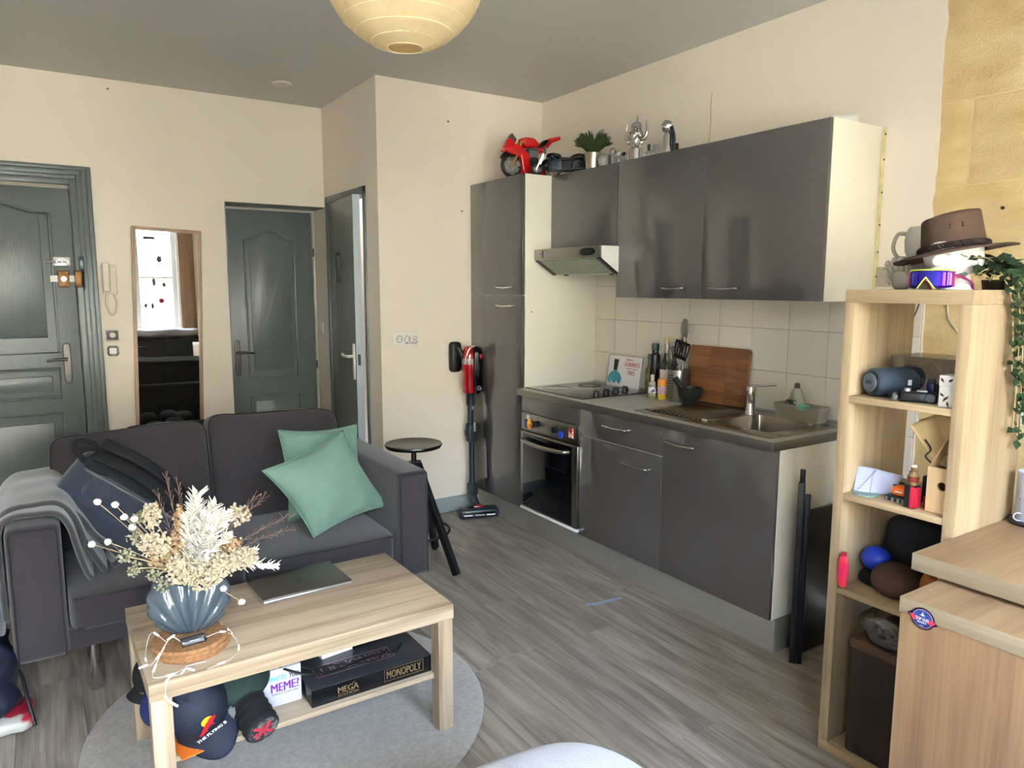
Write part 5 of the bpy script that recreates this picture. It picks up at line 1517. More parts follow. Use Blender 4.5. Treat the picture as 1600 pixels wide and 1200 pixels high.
ob('edge_line', B().box(-0.4502, 0.4502, -0.2752, 0.2752, 0.4010, 0.4022, M=Mt), mt('edge_line_tan', (176, 156, 124), 0.5), t)  # thin tan line around the lower edge of the tabletop

# laptop
lx = V((0.304, 0.012, 0)).normalized(); ly = V((0, 0, 1)).cross(lx)
Ml = basis((0.694, 2.428, 0.4505), lx, ly, (0, 0, 1))
m_space = mt('space_grey_aluminium', (92, 88, 84), 0.35, metal=0.8, var=0.03)
t = T('laptop', 'closed grey laptop with a fruit emblem on the coffee table', 'laptop', (0.694, 2.428, 0.4505))
ob('base', B().box(-0.152, 0.152, -0.106, 0.106, 0.001, 0.011, bev=0.004, seg=3, M=Ml), m_silver, t)
ob('lid', B().box(-0.152, 0.152, -0.106, 0.106, 0.0112, 0.0165, bev=0.002, seg=2, M=Ml), m_space, t)
em = B()
ap = [(0.0105 * math.cos(a) * (1 - 0.16 * max(0, math.sin(a)) ** 8), 0.0115 * math.sin(a) * (1 - 0.14 * abs(math.sin(a)) ** 12) - 0.001, 0) for a in [2 * math.pi * q / 26 for q in range(26)]]
ap = [p for p in ap if (p[0] - 0.0125) ** 2 + (p[1] - 0.001) ** 2 > 0.0045 ** 2]
em.poly([(p[0], p[1], 0.0166) for p in ap], (0, 0, 0.0003), M=Ml)
em.poly([(0.0005, 0.0125, 0.0166), (0.005, 0.0135, 0.0166), (0.006, 0.0185, 0.0166), (0.0015, 0.017, 0.0166)], (0, 0, 0.0003), M=Ml)
ob('emblem', em, m_blackgloss, t)

# cork coasters, vase and bouquet
t = None
cc = V((0.302, 2.142, 0.4502))
for i in range(3):
    w = 0.0135
    dx, dy = (0.006 * math.sin(i * 2.2), 0.006 * math.cos(i * 1.7))
    tag(ob('cork_trivet', B().lathe([(0, 0), (0.098, 0), (0.101, 0.004), (0.101, w - 0.004), (0.098, w), (0, w)], (cc.x + dx, cc.y + dy, cc.z + i * (w + 0.0004)), 40, M=None), m_cork),
        ('bottom cork trivet of the stack under the shell vase', 'middle cork trivet of the stack under the shell vase', 'top cork trivet, directly beneath the shell vase')[i], 'trivet', 'cork trivets under the vase')
zv = cc.z + 3 * 0.0139
vb = V((0.306, 2.170, zv + 0.001))
vd = V((vb.x, vb.y, 0)).normalized()                      # the flat of the shell faces into the room
vr = V((vd.y, -vd.x, 0))
m_vase = mt('smoky_blue_glass', (76, 90, 100), 0.10, var=0.05, trans=0.25, ior=1.4, coat=0.6)
RV = 0.106
def shell(u, v):
    a = 2 * math.pi * u
    # v runs from foot to mouth; the outline is a disc flattened at the mouth
    phi = R(-62) + v * R(62 + 50)
    rad = RV * math.cos(phi); zz = RV * (math.sin(R(62)) + math.sin(phi))
    side = math.cos(a)
    fan = math.atan2(rad * side, zz + 0.02)
    rib = 0.0085 * abs(math.sin(fan * 10.0)) * min(1, v * 3)
    sc = 1 + 0.07 * abs(math.sin(phi * 7.0)) * min(1, v * 3) * abs(side) ** 6
    thick = 0.022 + 0.022 * math.sin(min(1, v * 1.1) * math.pi) ** 0.8
    return vb + vr * (rad * side * sc) + vd * (math.copysign(abs(math.sin(a)) ** 0.8, math.sin(a)) * (thick + rib)) + V((0, 0, zz))
tag(ob('shell_vase', B().grid(shell, 160, 40, wrap=True).sup(vb + V((0, 0, 0.006)), (0.046, 0.024, 0.006), 0.8, 20, 8), m_vase, smooth=60), 'ribbed smoky blue glass vase shaped like a scallop shell', 'vase')
mouth = vb + V((0, 0, RV * (math.sin(R(62)) + math.sin(R(50))) - 0.004))

m_whiteleaf = mt('bleached_leaf', (226, 220, 206), 0.75, var=0.05, scale=30)
m_creamfl = mt('cream_flower', (176, 156, 124), 0.85, rgb2=(206, 192, 164), scale=60)
m_tanfl = mt('tan_flower', (166, 130, 90), 0.85, rgb2=(204, 172, 130), scale=60)
m_bud = mt('white_bud', (214, 208, 196), 0.8)
m_stemdry = mt('dry_stem', (178, 158, 116), 0.8)
m_grass = mt('rosy_dry_grass', (88, 68, 60), 0.85, rgb2=(124, 98, 86), scale=40)
m_sage = mt('sage_dry', (116, 114, 86), 0.85, rgb2=(160, 156, 130), scale=60)
t = T('dried_bouquet', 'bunch of white and cream dried flowers standing in the shell vase', 'bouquet', mouth - V((0, 0, 0.12)))
random.seed(21)
foot = mouth - V((0, 0, 0.15))
def P3(x, z, dy=0.0):
    """point of the bouquet: x across, z up, dy towards the sofa"""
    return V((x, 2.160 + dy, z))
def stem(b, tip, r=0.0016, bow=0.02):
    m1 = mouth + V(((tip.x - mouth.x) * 0.15, (tip.y - mouth.y) * 0.15, 0.0))
    m1.x = max(min(m1.x, mouth.x + 0.045), mouth.x - 0.045)
    m2 = m1.lerp(tip, 0.55) + V((0, 0, bow))
    pts = spline([foot + V((random.uniform(-0.015, 0.015), 0, 0)), m1, m2, tip], 6)
    b.tube(pts, r, 5)
    return pts
def leafspray(tip, n, L, wid):
    st = B(); lf = B()
    pts = stem(st, tip, 0.0018, 0.012)
    ob('stem', st, m_stemdry, t)
    for i in range(n):
        s = 0.42 + 0.58 * i / n
        q = s * (len(pts) - 1)
        p = pts[int(q)].lerp(pts[min(int(q) + 1, len(pts) - 1)], q - int(q))
        d = (pts[min(int(q) + 1, len(pts) - 1)] - pts[max(int(q) - 1, 0)]).normalized()
        a = random.uniform(0, 6.28)
        o_ = d.orthogonal().normalized()
        o_ = Matrix.Rotation(a, 3, d) @ o_
        s_ = (o_ * 0.9 + d * 0.65).normalized()
        w_ = s_.cross(d).normalized() * wid * random.uniform(0.8, 1.2)
        l_ = L * random.uniform(0.7, 1.15) * (1.15 - 0.5 * s)
        nn = s_.cross(w_).normalized() * 0.0012
        lf.poly([p, p + s_ * l_ * 0.4 + w_, p + s_ * l_ + d * l_ * 0.15, p + s_ * l_ * 0.4 - w_], nn)
    ob('leaf_spray', lf, m_whiteleaf, t, smooth=0)
leafspray(P3(0.345, 0.890, 0.02), 130, 0.048, 0.0075)
leafspray(P3(0.318, 0.840, 0.0), 90, 0.042, 0.0068)
leafspray(P3(0.405, 0.830, -0.03), 110, 0.046, 0.007)
leafspray(P3(0.385, 0.858, -0.01), 120, 0.042, 0.0062)
leafspray(P3(0.355, 0.835, -0.035), 110, 0.042, 0.0062)
leafspray(P3(0.395, 0.820, 0.0), 100, 0.040, 0.006)
leafspray(P3(0.360, 0.800, -0.055), 100, 0.038, 0.006)
leafspray(P3(0.412, 0.770, -0.03), 80, 0.036, 0.006)
leafspray(P3(0.550, 0.645, -0.02), 80, 0.034, 0.0055)
leafspray(P3(0.500, 0.690, 0.02), 50, 0.030, 0.005)
leafspray(P3(0.345, 0.725, -0.06), 50, 0.026, 0.0045)


def puffs(c, rad, n, mat, r0=0.0052):
    n = int(n * 1.7)
    st = B(); fl_ = B()
    stem(st, V(c), 0.0016, 0.01)
    ob('stem', st, m_stemdry, t)
    for i in range(n):
        d = V((random.gauss(0, 1), random.gauss(0, 1), random.gauss(0, 1))).normalized()
        rr = random.uniform(0.35, 1.0)
        q = V(c) + V((d.x * rad[0], d.y * rad[1], d.z * rad[2])) * rr
        s = r0 * random.uniform(0.5, 1.2)
        tmp = bmesh.new()
        bmesh.ops.create_icosphere(tmp, subdivisions=1, radius=s)
        for v_ in tmp.verts:
            v_.co = v_.co * random.uniform(0.65, 1.25) + q
        fl_.add(tmp)
    ob('flower_head', fl_, mat, t, smooth=0)
for (x, z, dy, rx, rz, n, m_) in ((0.222, 0.852, 0.0, 0.026, 0.040, 90, m_creamfl), (0.222, 0.775, -0.02, 0.042, 0.040, 150, m_creamfl), (0.250, 0.725, 0.03, 0.045, 0.045, 150, m_tanfl),
                                  (0.285, 0.700, -0.05, 0.045, 0.045, 170, m_creamfl), (0.300, 0.760, 0.03, 0.030, 0.050, 110, m_tanfl), (0.380, 0.685, -0.05, 0.052, 0.042, 190, m_creamfl),
                                  (0.450, 0.690, -0.02, 0.048, 0.036, 150, m_creamfl), (0.420, 0.722, 0.03, 0.045, 0.032, 110, m_tanfl), (0.455, 0.805, 0.03, 0.034, 0.036, 100, m_creamfl),
                                  (0.340, 0.665, -0.055, 0.05, 0.035, 150, m_creamfl), (0.300, 0.810, 0.04, 0.022, 0.05, 70, m_tanfl), (0.410, 0.800, 0.02, 0.035, 0.035, 80, m_whiteleaf)):
    puffs(P3(x, z, dy), (rx, 0.035, rz), n, m_)
for (x, z, dy) in ((0.175, 0.795, 0.0), (0.150, 0.755, -0.02), (0.170, 0.720, -0.03), (0.215, 0.700, -0.05), (0.195, 0.840, 0.03), (0.235, 0.665, -0.05)):
    puffs(P3(x, z, dy), (0.022, 0.02, 0.024), 26, m_sage, 0.0042)
for (x, z) in ((0.097, 0.905), (0.137, 0.893), (0.155, 0.862), (0.178, 0.855), (0.076, 0.798), (0.113, 0.800), (0.172, 0.832), (0.205, 0.785)):
    bd = B()
    tip = P3(x, z, random.uniform(-0.03, 0.02))
    stem(bd, tip, 0.0009, 0.008)
    ob('stem', bd, m_stemdry, t)
    ob('bud', B().sup(tip, (0.0095, 0.0095, 0.0085), 1, 12, 8, fn=lambda q: q * random.uniform(0.85, 1.15)), m_bud, t)
for (x, z) in ((0.440, 0.560), (0.392, 0.612)):
    bd = B()
    tip = P3(x, z, -0.03)
    bd.tube(spline([mouth + V((0.03, -0.02, -0.002)), mouth.lerp(tip, 0.5) + V((0, -0.015, 0.010)), tip], 6), 0.0009, 5)
    ob('stem', bd, m_stemdry, t)
    ob('bud', B().sup(tip, (0.0105, 0.0105, 0.009), 1, 12, 8, fn=lambda q: q * random.uniform(0.85, 1.15)), m_bud, t)
for (x, z, dy) in ((0.530, 0.835, 0.05), (0.500, 0.850, 0.02), (0.600, 0.775, 0.03), (0.595, 0.735, 0.02), (0.270, 0.935, 0.04), (0.300, 0.915, 0.05), (0.248, 0.885, 0.06)):
    gb = B()
    tip = P3(x, z, dy)
    pts = stem(gb, tip, 0.0010, 0.012)
    for j in range(len(pts) // 2, len(pts)):
        for q in range(3):
            d = (pts[j] - pts[j - 1]).normalized()
            a = d.orthogonal().normalized()
            a = Matrix.Rotation(random.uniform(0, 6.28), 3, d) @ a
            e = pts[j] + d * 0.022 + a * 0.009
            gb.tube([pts[j], e], [0.0005, 0.0010], 4)
            gb.sup(e, (0.0013, 0.0013, 0.0022), 1, 6, 4)
    ob('grass_plume', gb, m_grass, t, smooth=0)

# fairy lights
t = T('fairy_lights', 'string of fairy lights with clear battery box around the cork trivets', 'fairy lights', (0.30, 2.09, 0.452))
ct = zv + 0.001
ob('battery_box', B().box(-0.033, 0.033, -0.016, 0.016, 0, 0.014, bev=0.002, M=Matrix.Translation((0.298, 2.085, ct)) @ Matrix.Rotation(R(4), 4, 'Z')), clear_glass('box_clear', (214, 218, 224), 0.25), t)
ob('battery', B().box(-0.026, 0.026, -0.012, 0.012, 0.002, 0.011, bev=0.002, M=Matrix.Translation((0.298, 2.085, ct)) @ Matrix.Rotation(R(4), 4, 'Z')), mt('battery_grey', (170, 178, 190), 0.4, rgb2=(216, 218, 220), scale=60), t)
wr_ = B()
zt_ = 0.4512
strands = [
    [(0.270, 2.088, ct + 0.006), (0.245, 2.085, ct + 0.03), (0.225, 2.075, ct + 0.016), (0.206, 2.085, 0.475), (0.186, 2.10, zt_), (0.184, 2.16, zt_ + 0.004), (0.205, 2.19, ct + 0.008), (0.235, 2.12, ct + 0.004)],
    [(0.225, 2.075, ct + 0.012), (0.196, 2.05, 0.468), (0.188, 2.02, zt_ + 0.002), (0.232, 2.015, zt_), (0.262, 2.028, zt_), (0.250, 2.005, zt_), (0.225, 1.998, zt_ + 0.003), (0.213, 1.986, 0.446), (0.210, 1.983, 0.41), (0.226, 1.982, 0.382)],
    [(0.330, 2.085, ct + 0.006), (0.375, 2.10, ct + 0.004), (0.408, 2.115, 0.470), (0.412, 2.06, zt_), (0.378, 2.015, zt_), (0.340, 2.002, zt_), (0.315, 1.992, zt_ + 0.001)],
    [(0.385, 2.16, ct + 0.003), (0.402, 2.14, 0.478), (0.418, 2.13, zt_ + 0.003), (0.425, 2.11, zt_)],
    [(0.262, 2.028, zt_ + 0.001), (0.278, 2.012, zt_ + 0.001), (0.268, 2.030, zt_ + 0.004), (0.320, 2.040, zt_)]]
for s in strands:
    pts = spline(s, 8)
    wr_.tube(pts, 0.0013, 5)
    for j in range(9, len(pts) - 3, 14):
        d = (pts[j + 1] - pts[j]).normalized()
        ob('light_bulb', B().cyl(pts[j] - d * 0.011, pts[j] + d * 0.011, 0.0032, n=8), m_white, t)
e0, e1 = V((0.214, 1.9815, 0.398)), V((0.236, 1.9815, 0.376))
ob('light_bulb', B().cyl(e0, e1, 0.0035, n=8), m_white, t)
ob('light_bulb', B().cyl((0.182, 2.10, zt_ + 0.003), (0.160, 2.092, zt_ + 0.003), 0.0032, n=8), m_white, t)
ob('wire', wr_, mt('clear_wire', (196, 192, 182), 0.35, var=0.05), t)

# ---------------------------------------------------------------- on the coffee table shelf
zs_ = 0.2065
m_boxblack = mt('black_box_card', (15, 16, 19), 0.22, var=0.1)
t = T('game_box', 'long black board game box with gold lettering under the coffee table', 'game box', (0.815, 2.165, zs_))
Mg = Matrix.Translation((0.612, 2.052, zs_)) @ Matrix.Rotation(R(0.3), 4, 'Z')
ob('box', B().box(0, 0.404, 0, 0.245, 0, 0.056, bev=0.0015, M=Mg), m_boxblack, t)
ob('lid_line', B().box(-0.0004, 0.4044, -0.0004, 0.2454, 0.0555, 0.0572, bev=0.0005, M=Mg), mt('box_lid_edge', (44, 46, 52), 0.3), t)
ob('front_lettering', B().text('MONOPOLY', Mg @ V((0.305, -0.0003, 0.032)), (1, 0, 0), (0, 0, 1), w=0.120, h=0.026, bold=0.01).text('MEGA', Mg @ V((0.116, -0.0003, 0.032)), (1, 0, 0), (0, 0, 1), w=0.066, h=0.020, bold=0.01).text('EDITION', Mg @ V((0.116, -0.0003, 0.015)), (1, 0, 0), (0, 0, 1), w=0.066, h=0.009), m_gold, t)
fr = B()
for (a, bb, c, d) in ((0.236, 0.374, 0.012, 0.0135), (0.236, 0.374, 0.0505, 0.052), (0.236, 0.2375, 0.012, 0.052), (0.3725, 0.374, 0.012, 0.052)):
    fr.box(a, bb, -0.0012, -0.0004, c, d, M=Mg)
fr.poly([Mg @ V((0.128, -0.0009, 0.0435)), Mg @ V((0.134, -0.0009, 0.0435)), Mg @ V((0.138, -0.0009, 0.0485))], (0, 0.0003, 0))
ob('gold_frame', fr, m_gold, t)
fr = B()
for (a, bb, c, d) in ((0.040, 0.300, 0.060, 0.062), (0.040, 0.300, 0.128, 0.130), (0.040, 0.042, 0.060, 0.130), (0.298, 0.300, 0.060, 0.130)):
    fr.box(a, bb, c, d, 0.0573, 0.0577, M=Mg)
ob('lid_lettering', fr.text('MONOPOLY', Mg @ V((0.170, 0.095, 0.0573)), (-1, 0, 0), (0, -1, 0), w=0.235, h=0.048, bold=0.01), mt('rose_gold_foil', (190, 110, 118), 0.28, metal=0.7, rgb2=(170, 170, 180), scale=9), t)
t = T('game_box', 'white card game box with purple and turquoise lettering under the table', 'game box', (0.56, 2.20, zs_))
ob('box', B().box(0.488, 0.603, 2.122, 2.30, zs_, zs_ + 0.118, bev=0.0015), mt('white_card_box', (192, 192, 198), 0.35), t)
ob('lettering', B().text('MEME?', (0.553, 2.1218, zs_ + 0.060), (1, 0, 0), (0, 0, 1), w=0.084, h=0.028, bold=0.01), m_purple, t)
ob('small_lettering', B().text('WHAT DO', (0.532, 2.1218, zs_ + 0.090), (1, 0, 0), (0, 0, 1), w=0.052, h=0.016, bold=0.01), m_tealprint, t)
ob('dark_lettering', B().text('YOU', (0.580, 2.1218, zs_ + 0.090), (1, 0, 0), (0, 0, 1), w=0.028, h=0.017, bold=0.01).text('Edition Francaise', (0.553, 2.1218, zs_ + 0.040), (1, 0, 0), (0, 0, 1), w=0.078, h=0.007), m_blackprint, t)
t = T('game_box', 'flat white and black game box lying on the long black one', 'game box', (0.80, 2.25, zs_ + 0.058))
Mg2 = Matrix.Translation((0.70, 2.215, zs_ + 0.0580)) @ Matrix.Rotation(R(8), 4, 'Z')
ob('box', B().box(0, 0.20, 0, 0.10, 0, 0.030, bev=0.001, M=Mg2), mt('white_card_box_b', (232, 232, 232), 0.35), t)
ob('lid', B().box(0.11, 0.202, -0.002, 0.102, 0, 0.033, bev=0.001, M=Mg2), m_boxblack, t)
ob('lettering', B().text('NICE', Mg2 @ V((0.150, -0.0022, 0.018)), Mg2.to_3x3() @ V((1, 0, 0)), (0, 0, 1), w=0.034, h=0.011, bold=0.008), m_whiteprint, t)
t = tag(ob('cable', B().tube(spline([(0.52, 2.15, 0.330), (0.60, 2.09, 0.305), (0.66, 2.09, 0.290), (0.72, 2.10, 0.281), (0.78, 2.12, 0.277), (0.86, 2.14, 0.270), (0.92, 2.13, 0.268), (0.96, 2.17, 0.268)]), 0.004, 7).tube(spline([(0.55, 2.17, 0.331), (0.63, 2.12, 0.300), (0.70, 2.13, 0.285), (0.83, 2.11, 0.2685), (0.90, 2.155, 0.2685)]), 0.003, 7), m_black), 'black cables lying over the game boxes under the coffee table', 'cable')


def cap_(name, label, c, rad, h, fwd, mat, brim_l, tilt=0.0, group='caps piled under the coffee table', up=(0, 0, 1)):
    """baseball cap: a panelled dome with button and a curved brim"""
    fwd = V(fwd).normalized(); up = V(up).normalized()
    fwd = (fwd - up * fwd.dot(up)).normalized()
    Mc = basis(c, fwd, up.cross(fwd), up) @ Matrix.Rotation(R(tilt), 4, 'Y')
    t = T(name, label, 'cap', c, group)
    d = B()
    def dome(u, v):
        a = 2 * math.pi * u
        ph = v * math.pi / 2
        rr = rad * math.cos(ph) ** 0.75 * (1 + 0.012 * abs(math.sin(a * 3)))
        return Mc @ V((rr * math.cos(a) * 1.08, rr * math.sin(a), h * math.sin(ph)))
    ob('crown', d.grid(dome, 48, 14, wrap=True), mat, t, smooth=180, solid=0.004)
    def brim(u, v):
        a = R(-68) + R(136) * u
        k = 1 + (brim_l / rad) * v * math.cos(a) ** 0.8
        y_ = rad * math.sin(a) * (1 + 0.10 * v)
        return Mc @ V((rad * 1.08 * math.cos(a) * k, y_, -0.10 * abs(y_) - 0.35 * y_ * y_ / rad - 0.014 * v))
    ob('brim', B().grid(brim, 24, 8), mat, t, smooth=180, solid=0.005)
    ob('button', B().sup(Mc @ V((0, 0, h)), (0.007, 0.007, 0.004), 1, 10, 6), mat, t)
    return t, Mc
m_navycap = mt('deep_navy_twill', (20, 28, 46), 0.75, var=0.08, bump=0.2, bscale=400)
t, Mc = cap_('baseball_cap', 'navy baseball cap with a red and yellow bull emblem, brim down', (0.290, 2.080, 0.312), 0.084, 0.100, (0.34, -0.66, -0.66), m_navycap, 0.070, 0.0, up=(-0.28, -0.72, 0.60))
def onf(yv, zv):
    """point on the front of the crown"""
    rr = 0.0895 * (1.02 - 0.62 * (zv / 0.105) ** 1.8)
    return Mc @ V((rr * 1.08 * math.cos(yv / 0.088), rr * math.sin(yv / 0.088), zv))
nrm = (Mc.to_3x3() @ V((0.86, 0.0, 0.5))).normalized()
rtv = (Mc.to_3x3() @ V((0, 1, 0))).normalized()
upv = nrm.cross(rtv)
cen = onf(0.0, 0.052) + nrm * 0.004
def lg(pts, k):
    return [cen + rtv * p[0] + upv * p[1] + nrm * k for p in pts]
ob('sun_emblem', B().poly(lg([(0.012 + 0.017 * math.cos(a), 0.020 + 0.015 * math.sin(a)) for a in [2 * math.pi * q / 20 for q in range(20)]], 0.0), nrm * 0.0008), m_yellow, t)
bull = [(-0.026, -0.008), (-0.016, -0.002), (-0.006, 0.008), (0.004, 0.016), (0.014, 0.022), (0.022, 0.028), (0.030, 0.024), (0.034, 0.028), (0.036, 0.018), (0.026, 0.012), (0.020, 0.004), (0.024, -0.004), (0.014, 0.0), (0.004, -0.002), (-0.002, -0.010), (-0.010, -0.010), (-0.018, -0.016)]
ob('bull_emblem', B().poly(lg(bull, 0.0012), nrm * 0.0006), m_redprint, t)
ob('lettering', B().text('THE FLYING B', cen - upv * 0.024 + rtv * 0.004 + nrm * 0.002, (rtv - upv * 0.0), upv, w=0.084, h=0.011, bold=0.01), m_whiteprint, t)
cap_('baseball_cap', 'royal blue cap hanging out of the left end of the table shelf', (0.228, 2.215, 0.270), 0.062, 0.058, (-0.35, -0.10, -0.93), mt('royal_blue_cloth', (20, 38, 92), 0.75, bump=0.2, bscale=300), 0.045, 0, up=(-0.92, 0, 0.38))
cap_('baseball_cap', 'black cap at the back left corner of the table shelf', (0.245, 2.370, 0.285), 0.075, 0.075, (-0.85, 0.1, -0.35), m_blackcloth, 0.03, 0, up=(-0.35, 0, 0.93))
cap_('baseball_cap', 'dark bottle green cap on top of the pile under the table', (0.420, 2.135, 0.318), 0.085, 0.060, (-0.80, -0.50, -0.18), mt('bottle_green_cloth', (20, 42, 36), 0.85, var=0.15, scale=14, bump=0.3, bscale=200), 0.085, 0, up=(-0.05, -0.30, 0.95))
tag(ob('grey_cloth', B().sup((0.402, 2.075, 0.262), (0.034, 0.040, 0.036), 0.8, 30, 20, fn=lambda q: (q.x + 0.008 * math.sin(q.y * 70), q.y, q.z + 0.008 * math.sin(q.x * 80 + q.y * 40))), m_greycloth, smooth=180), 'crumpled grey cloth squeezed between the navy cap and the round barrel', 'cloth')
# barrel with the embroidered end
t = T('fabric_barrel', 'black ribbed barrel bag with a red cross pattern on its round end', 'bag', (0.445, 2.03, 0.212))
bd_ = V((0.18, -0.86, -0.35)).normalized()
b0, b1 = V((0.428, 2.085, 0.278)), V((0.428, 2.085, 0.278)) + bd_ * 0.115
bb_ = B().tube([b0, b0.lerp(b1, 0.25), b0.lerp(b1, 0.75), b1 - bd_ * 0.004, b1], [0.044, 0.047, 0.048, 0.050, 0.047], 32)
ob('body', bb_, m_blackcloth, t)
e1_ = bd_.cross(V((0, 0, 1))).normalized(); e2_ = e1_.cross(bd_)
for i in range(4):
    c = b0.lerp(b1, 0.15 + 0.22 * i)
    ob('rib', B().tube([c + (e1_ * math.cos(a) + e2_ * math.sin(a)) * 0.0485 for a in [2 * math.pi * q / 32 for q in range(32)]], 0.003, 6, closed=True), m_black, t)
ob('end_disc', B().tube([b1, b1 + bd_ * 0.002], [0.043, 0.043], 32), mt('grey_green_embroidery', (40, 44, 46), 0.8, rgb2=(110, 118, 112), scale=70, contrast=(0.5, 0.62)), t)
cr = B()
for an, L_, w_ in ((0.55, 0.036, 0.005), (0.55 + 1.57, 0.034, 0.004), (1.25, 0.030, 0.0025), (2.7, 0.030, 0.0025)):
    d_ = e1_ * math.cos(an) + e2_ * math.sin(an); p_ = d_.cross(bd_)
    c = b1 + bd_ * 0.0022
    cr.poly([c + d_ * L_ + p_ * w_, c - d_ * L_ + p_ * w_, c - d_ * L_ - p_ * w_, c + d_ * L_ - p_ * w_], bd_ * 0.0012)
ob('red_cross', cr, mt('red_embroidery', (186, 50, 66), 0.7), t)
tag(ob('orange_leaflet', B().box(-0.055, 0.055, -0.05, 0.05, 0, 0.003, M=Matrix.Translation((0.285, 2.060, zs_ + 0.0003)) @ Matrix.Rotation(R(12), 4, 'Z')), mt('orange_white_print', (236, 120, 40), 0.5, rgb2=(244, 240, 232), scale=14, contrast=(0.60, 0.64))), 'orange and white leaflet sticking out under the navy cap', 'leaflet')

# ---------------------------------------------------------------- stool
t = T('stool', 'black round swivel stool beside the right sofa arm', 'stool', (1.62, 3.45, 0))
sx_, sy_ = 1.620, 3.450
ob('seat', B().lathe([(0, 0.628), (0.10, 0.628), (0.145, 0.634), (0.152, 0.646), (0.150, 0.653), (0.13, 0.646), (0.06, 0.638), (0, 0.636)], (sx_, sy_, 0), 40), mt('black_lacquer', (16, 16, 17), 0.25, var=0.2, scale=14), t)
ob('spindle', B().lathe([(0, 0.44), (0.014, 0.44), (0.014, 0.615), (0.034, 0.622), (0.034, 0.630), (0, 0.630)], (sx_, sy_, 0)), m_black, t)
ob('hub', B().lathe([(0, 0.475), (0.036, 0.475), (0.040, 0.49), (0.040, 0.545), (0.030, 0.555), (0, 0.555)], (sx_, sy_, 0)), m_black, t)
feet = [(1.712, 3.158), (1.741, 3.482), (1.415, 3.560)]
feet = [(1.712, 3.150), (1.800, 3.560), (1.400, 3.640)]
for fx_, fy_ in feet:
    d_ = V((fx_ - sx_, fy_ - sy_, 0)).normalized()
    top_ = V((sx_, sy_, 0.548)) + d_ * 0.030
    ft = V((fx_, fy_, 0.002))
    lgb = B()
    ax_ = (ft - top_).normalized()
    sd = ax_.cross(d_).normalized(); nr = sd.cross(ax_)
    lgb.box(-0.014, 0.014, -0.020, 0.020, 0, (ft - top_).length - 0.004, bev=0.003, M=basis(top_, sd, nr, ax_))
    ob('leg', lgb, m_black, t)
q3 = [V((sx_, sy_, 0)).lerp(V((a, b_, 0)), 0.70) + V((0, 0, 0.175)) for a, b_ in feet]
rr = sum((V((q.x - sx_, q.y - sy_, 0)).length for q in q3)) / 3
ob('foot_ring', B().tube([(sx_ + (rr - 0.005) * math.cos(a), sy_ + (rr - 0.005) * math.sin(a), 0.175) for a in [2 * math.pi * q / 48 for q in range(48)]], 0.0075, 8, closed=True), m_black, t)

# ---------------------------------------------------------------- cordless vacuum cleaner
t = T('vacuum_cleaner', 'upright cordless vacuum cleaner with a dark red body in the corner', 'vacuum cleaner', (2.31, 4.02, 0))
vx, vy = 2.300, 4.045
ob('wall_mount', B().box(2.195, 2.275, 4.085, Y2F - 0.001, 0.930, 1.125, bev=0.022, seg=3), m_black, t)
ob('mount_arm', B().tube([(2.24, 4.09, 1.09), (2.265, 4.06, 1.03), (2.29, 4.05, 0.96)], 0.018, 10), m_black, t)
bx = 2.313
ob('dust_tank', B().lathe([(0, 0.80), (0.042, 0.80), (0.045, 0.806), (0.045, 1.035), (0.040, 1.070), (0.024, 1.096), (0, 1.102)], (bx - 0.012, vy, 0)), m_darkred, t)
ob('clear_ring', B().lathe([(0.0455, 0.985), (0.0465, 0.99), (0.0465, 1.018), (0.0455, 1.022)], (bx - 0.012, vy, 0)), mt('smoky_clear_ring', (150, 128, 116), 0.15, coat=0.4), t)
ob('motor', B().sup((bx + 0.022, vy - 0.022, 0.945), (0.032, 0.042, 0.152), 0.45, 28, 20), m_blackgloss, t)
ob('display', B().tube([(bx + 0.022, vy - 0.0635, 0.832), (bx + 0.022, vy - 0.0655, 0.832)], [0.013, 0.013], 20), m_gunmetal, t)
ob('display_ring', B().tube([(bx + 0.022 + 0.014 * math.cos(a), vy - 0.0650, 0.832 + 0.014 * math.sin(a)) for a in [2 * math.pi * q / 20 for q in range(20)]], 0.0016, 5, closed=True), m_silver, t)
ob('handle_trim', B().tube(spline([(bx - 0.056, vy - 0.022, 0.985), (bx - 0.050, vy - 0.030, 1.04), (bx - 0.028, vy - 0.036, 1.088), (bx + 0.005, vy - 0.040, 1.104)]), 0.005, 8), m_silver, t)
ob('red_button', B().box(bx + 0.030, bx + 0.044, vy - 0.066, vy - 0.060, 1.02, 1.05, bev=0.002), m_red, t)
wd_ = B()
wd_.lathe([(0, 0.715), (0.024, 0.715), (0.028, 0.73), (0.028, 0.785), (0.034, 0.80), (0, 0.80)], (bx - 0.006, vy, 0))
ob('collar', wd_, m_gunmetal, t)
ob('tube', B().cyl((bx - 0.006, vy, 0.60), (bx - 0.006, vy, 0.72), 0.0185).cyl((bx + 0.004, vy, 0.185), (bx + 0.002, vy, 0.50), 0.0185), mt('dark_teal_tube', (50, 64, 74), 0.3, metal=0.6), t)
ob('joint', B().box(bx - 0.034, bx + 0.034, vy - 0.030, vy + 0.026, 0.475, 0.600, bev=0.014, seg=3).box(bx - 0.042, bx - 0.03, vy - 0.016, vy + 0.016, 0.515, 0.56, bev=0.004), m_gunmetal, t)
ob('release', B().box(bx + 0.000, bx + 0.016, vy - 0.036, vy - 0.026, 0.545, 0.605, bev=0.004), m_silver, t)
ob('release', B().box(bx - 0.008, bx + 0.010, vy - 0.026, vy - 0.018, 0.690, 0.712, bev=0.003), m_silver, t)
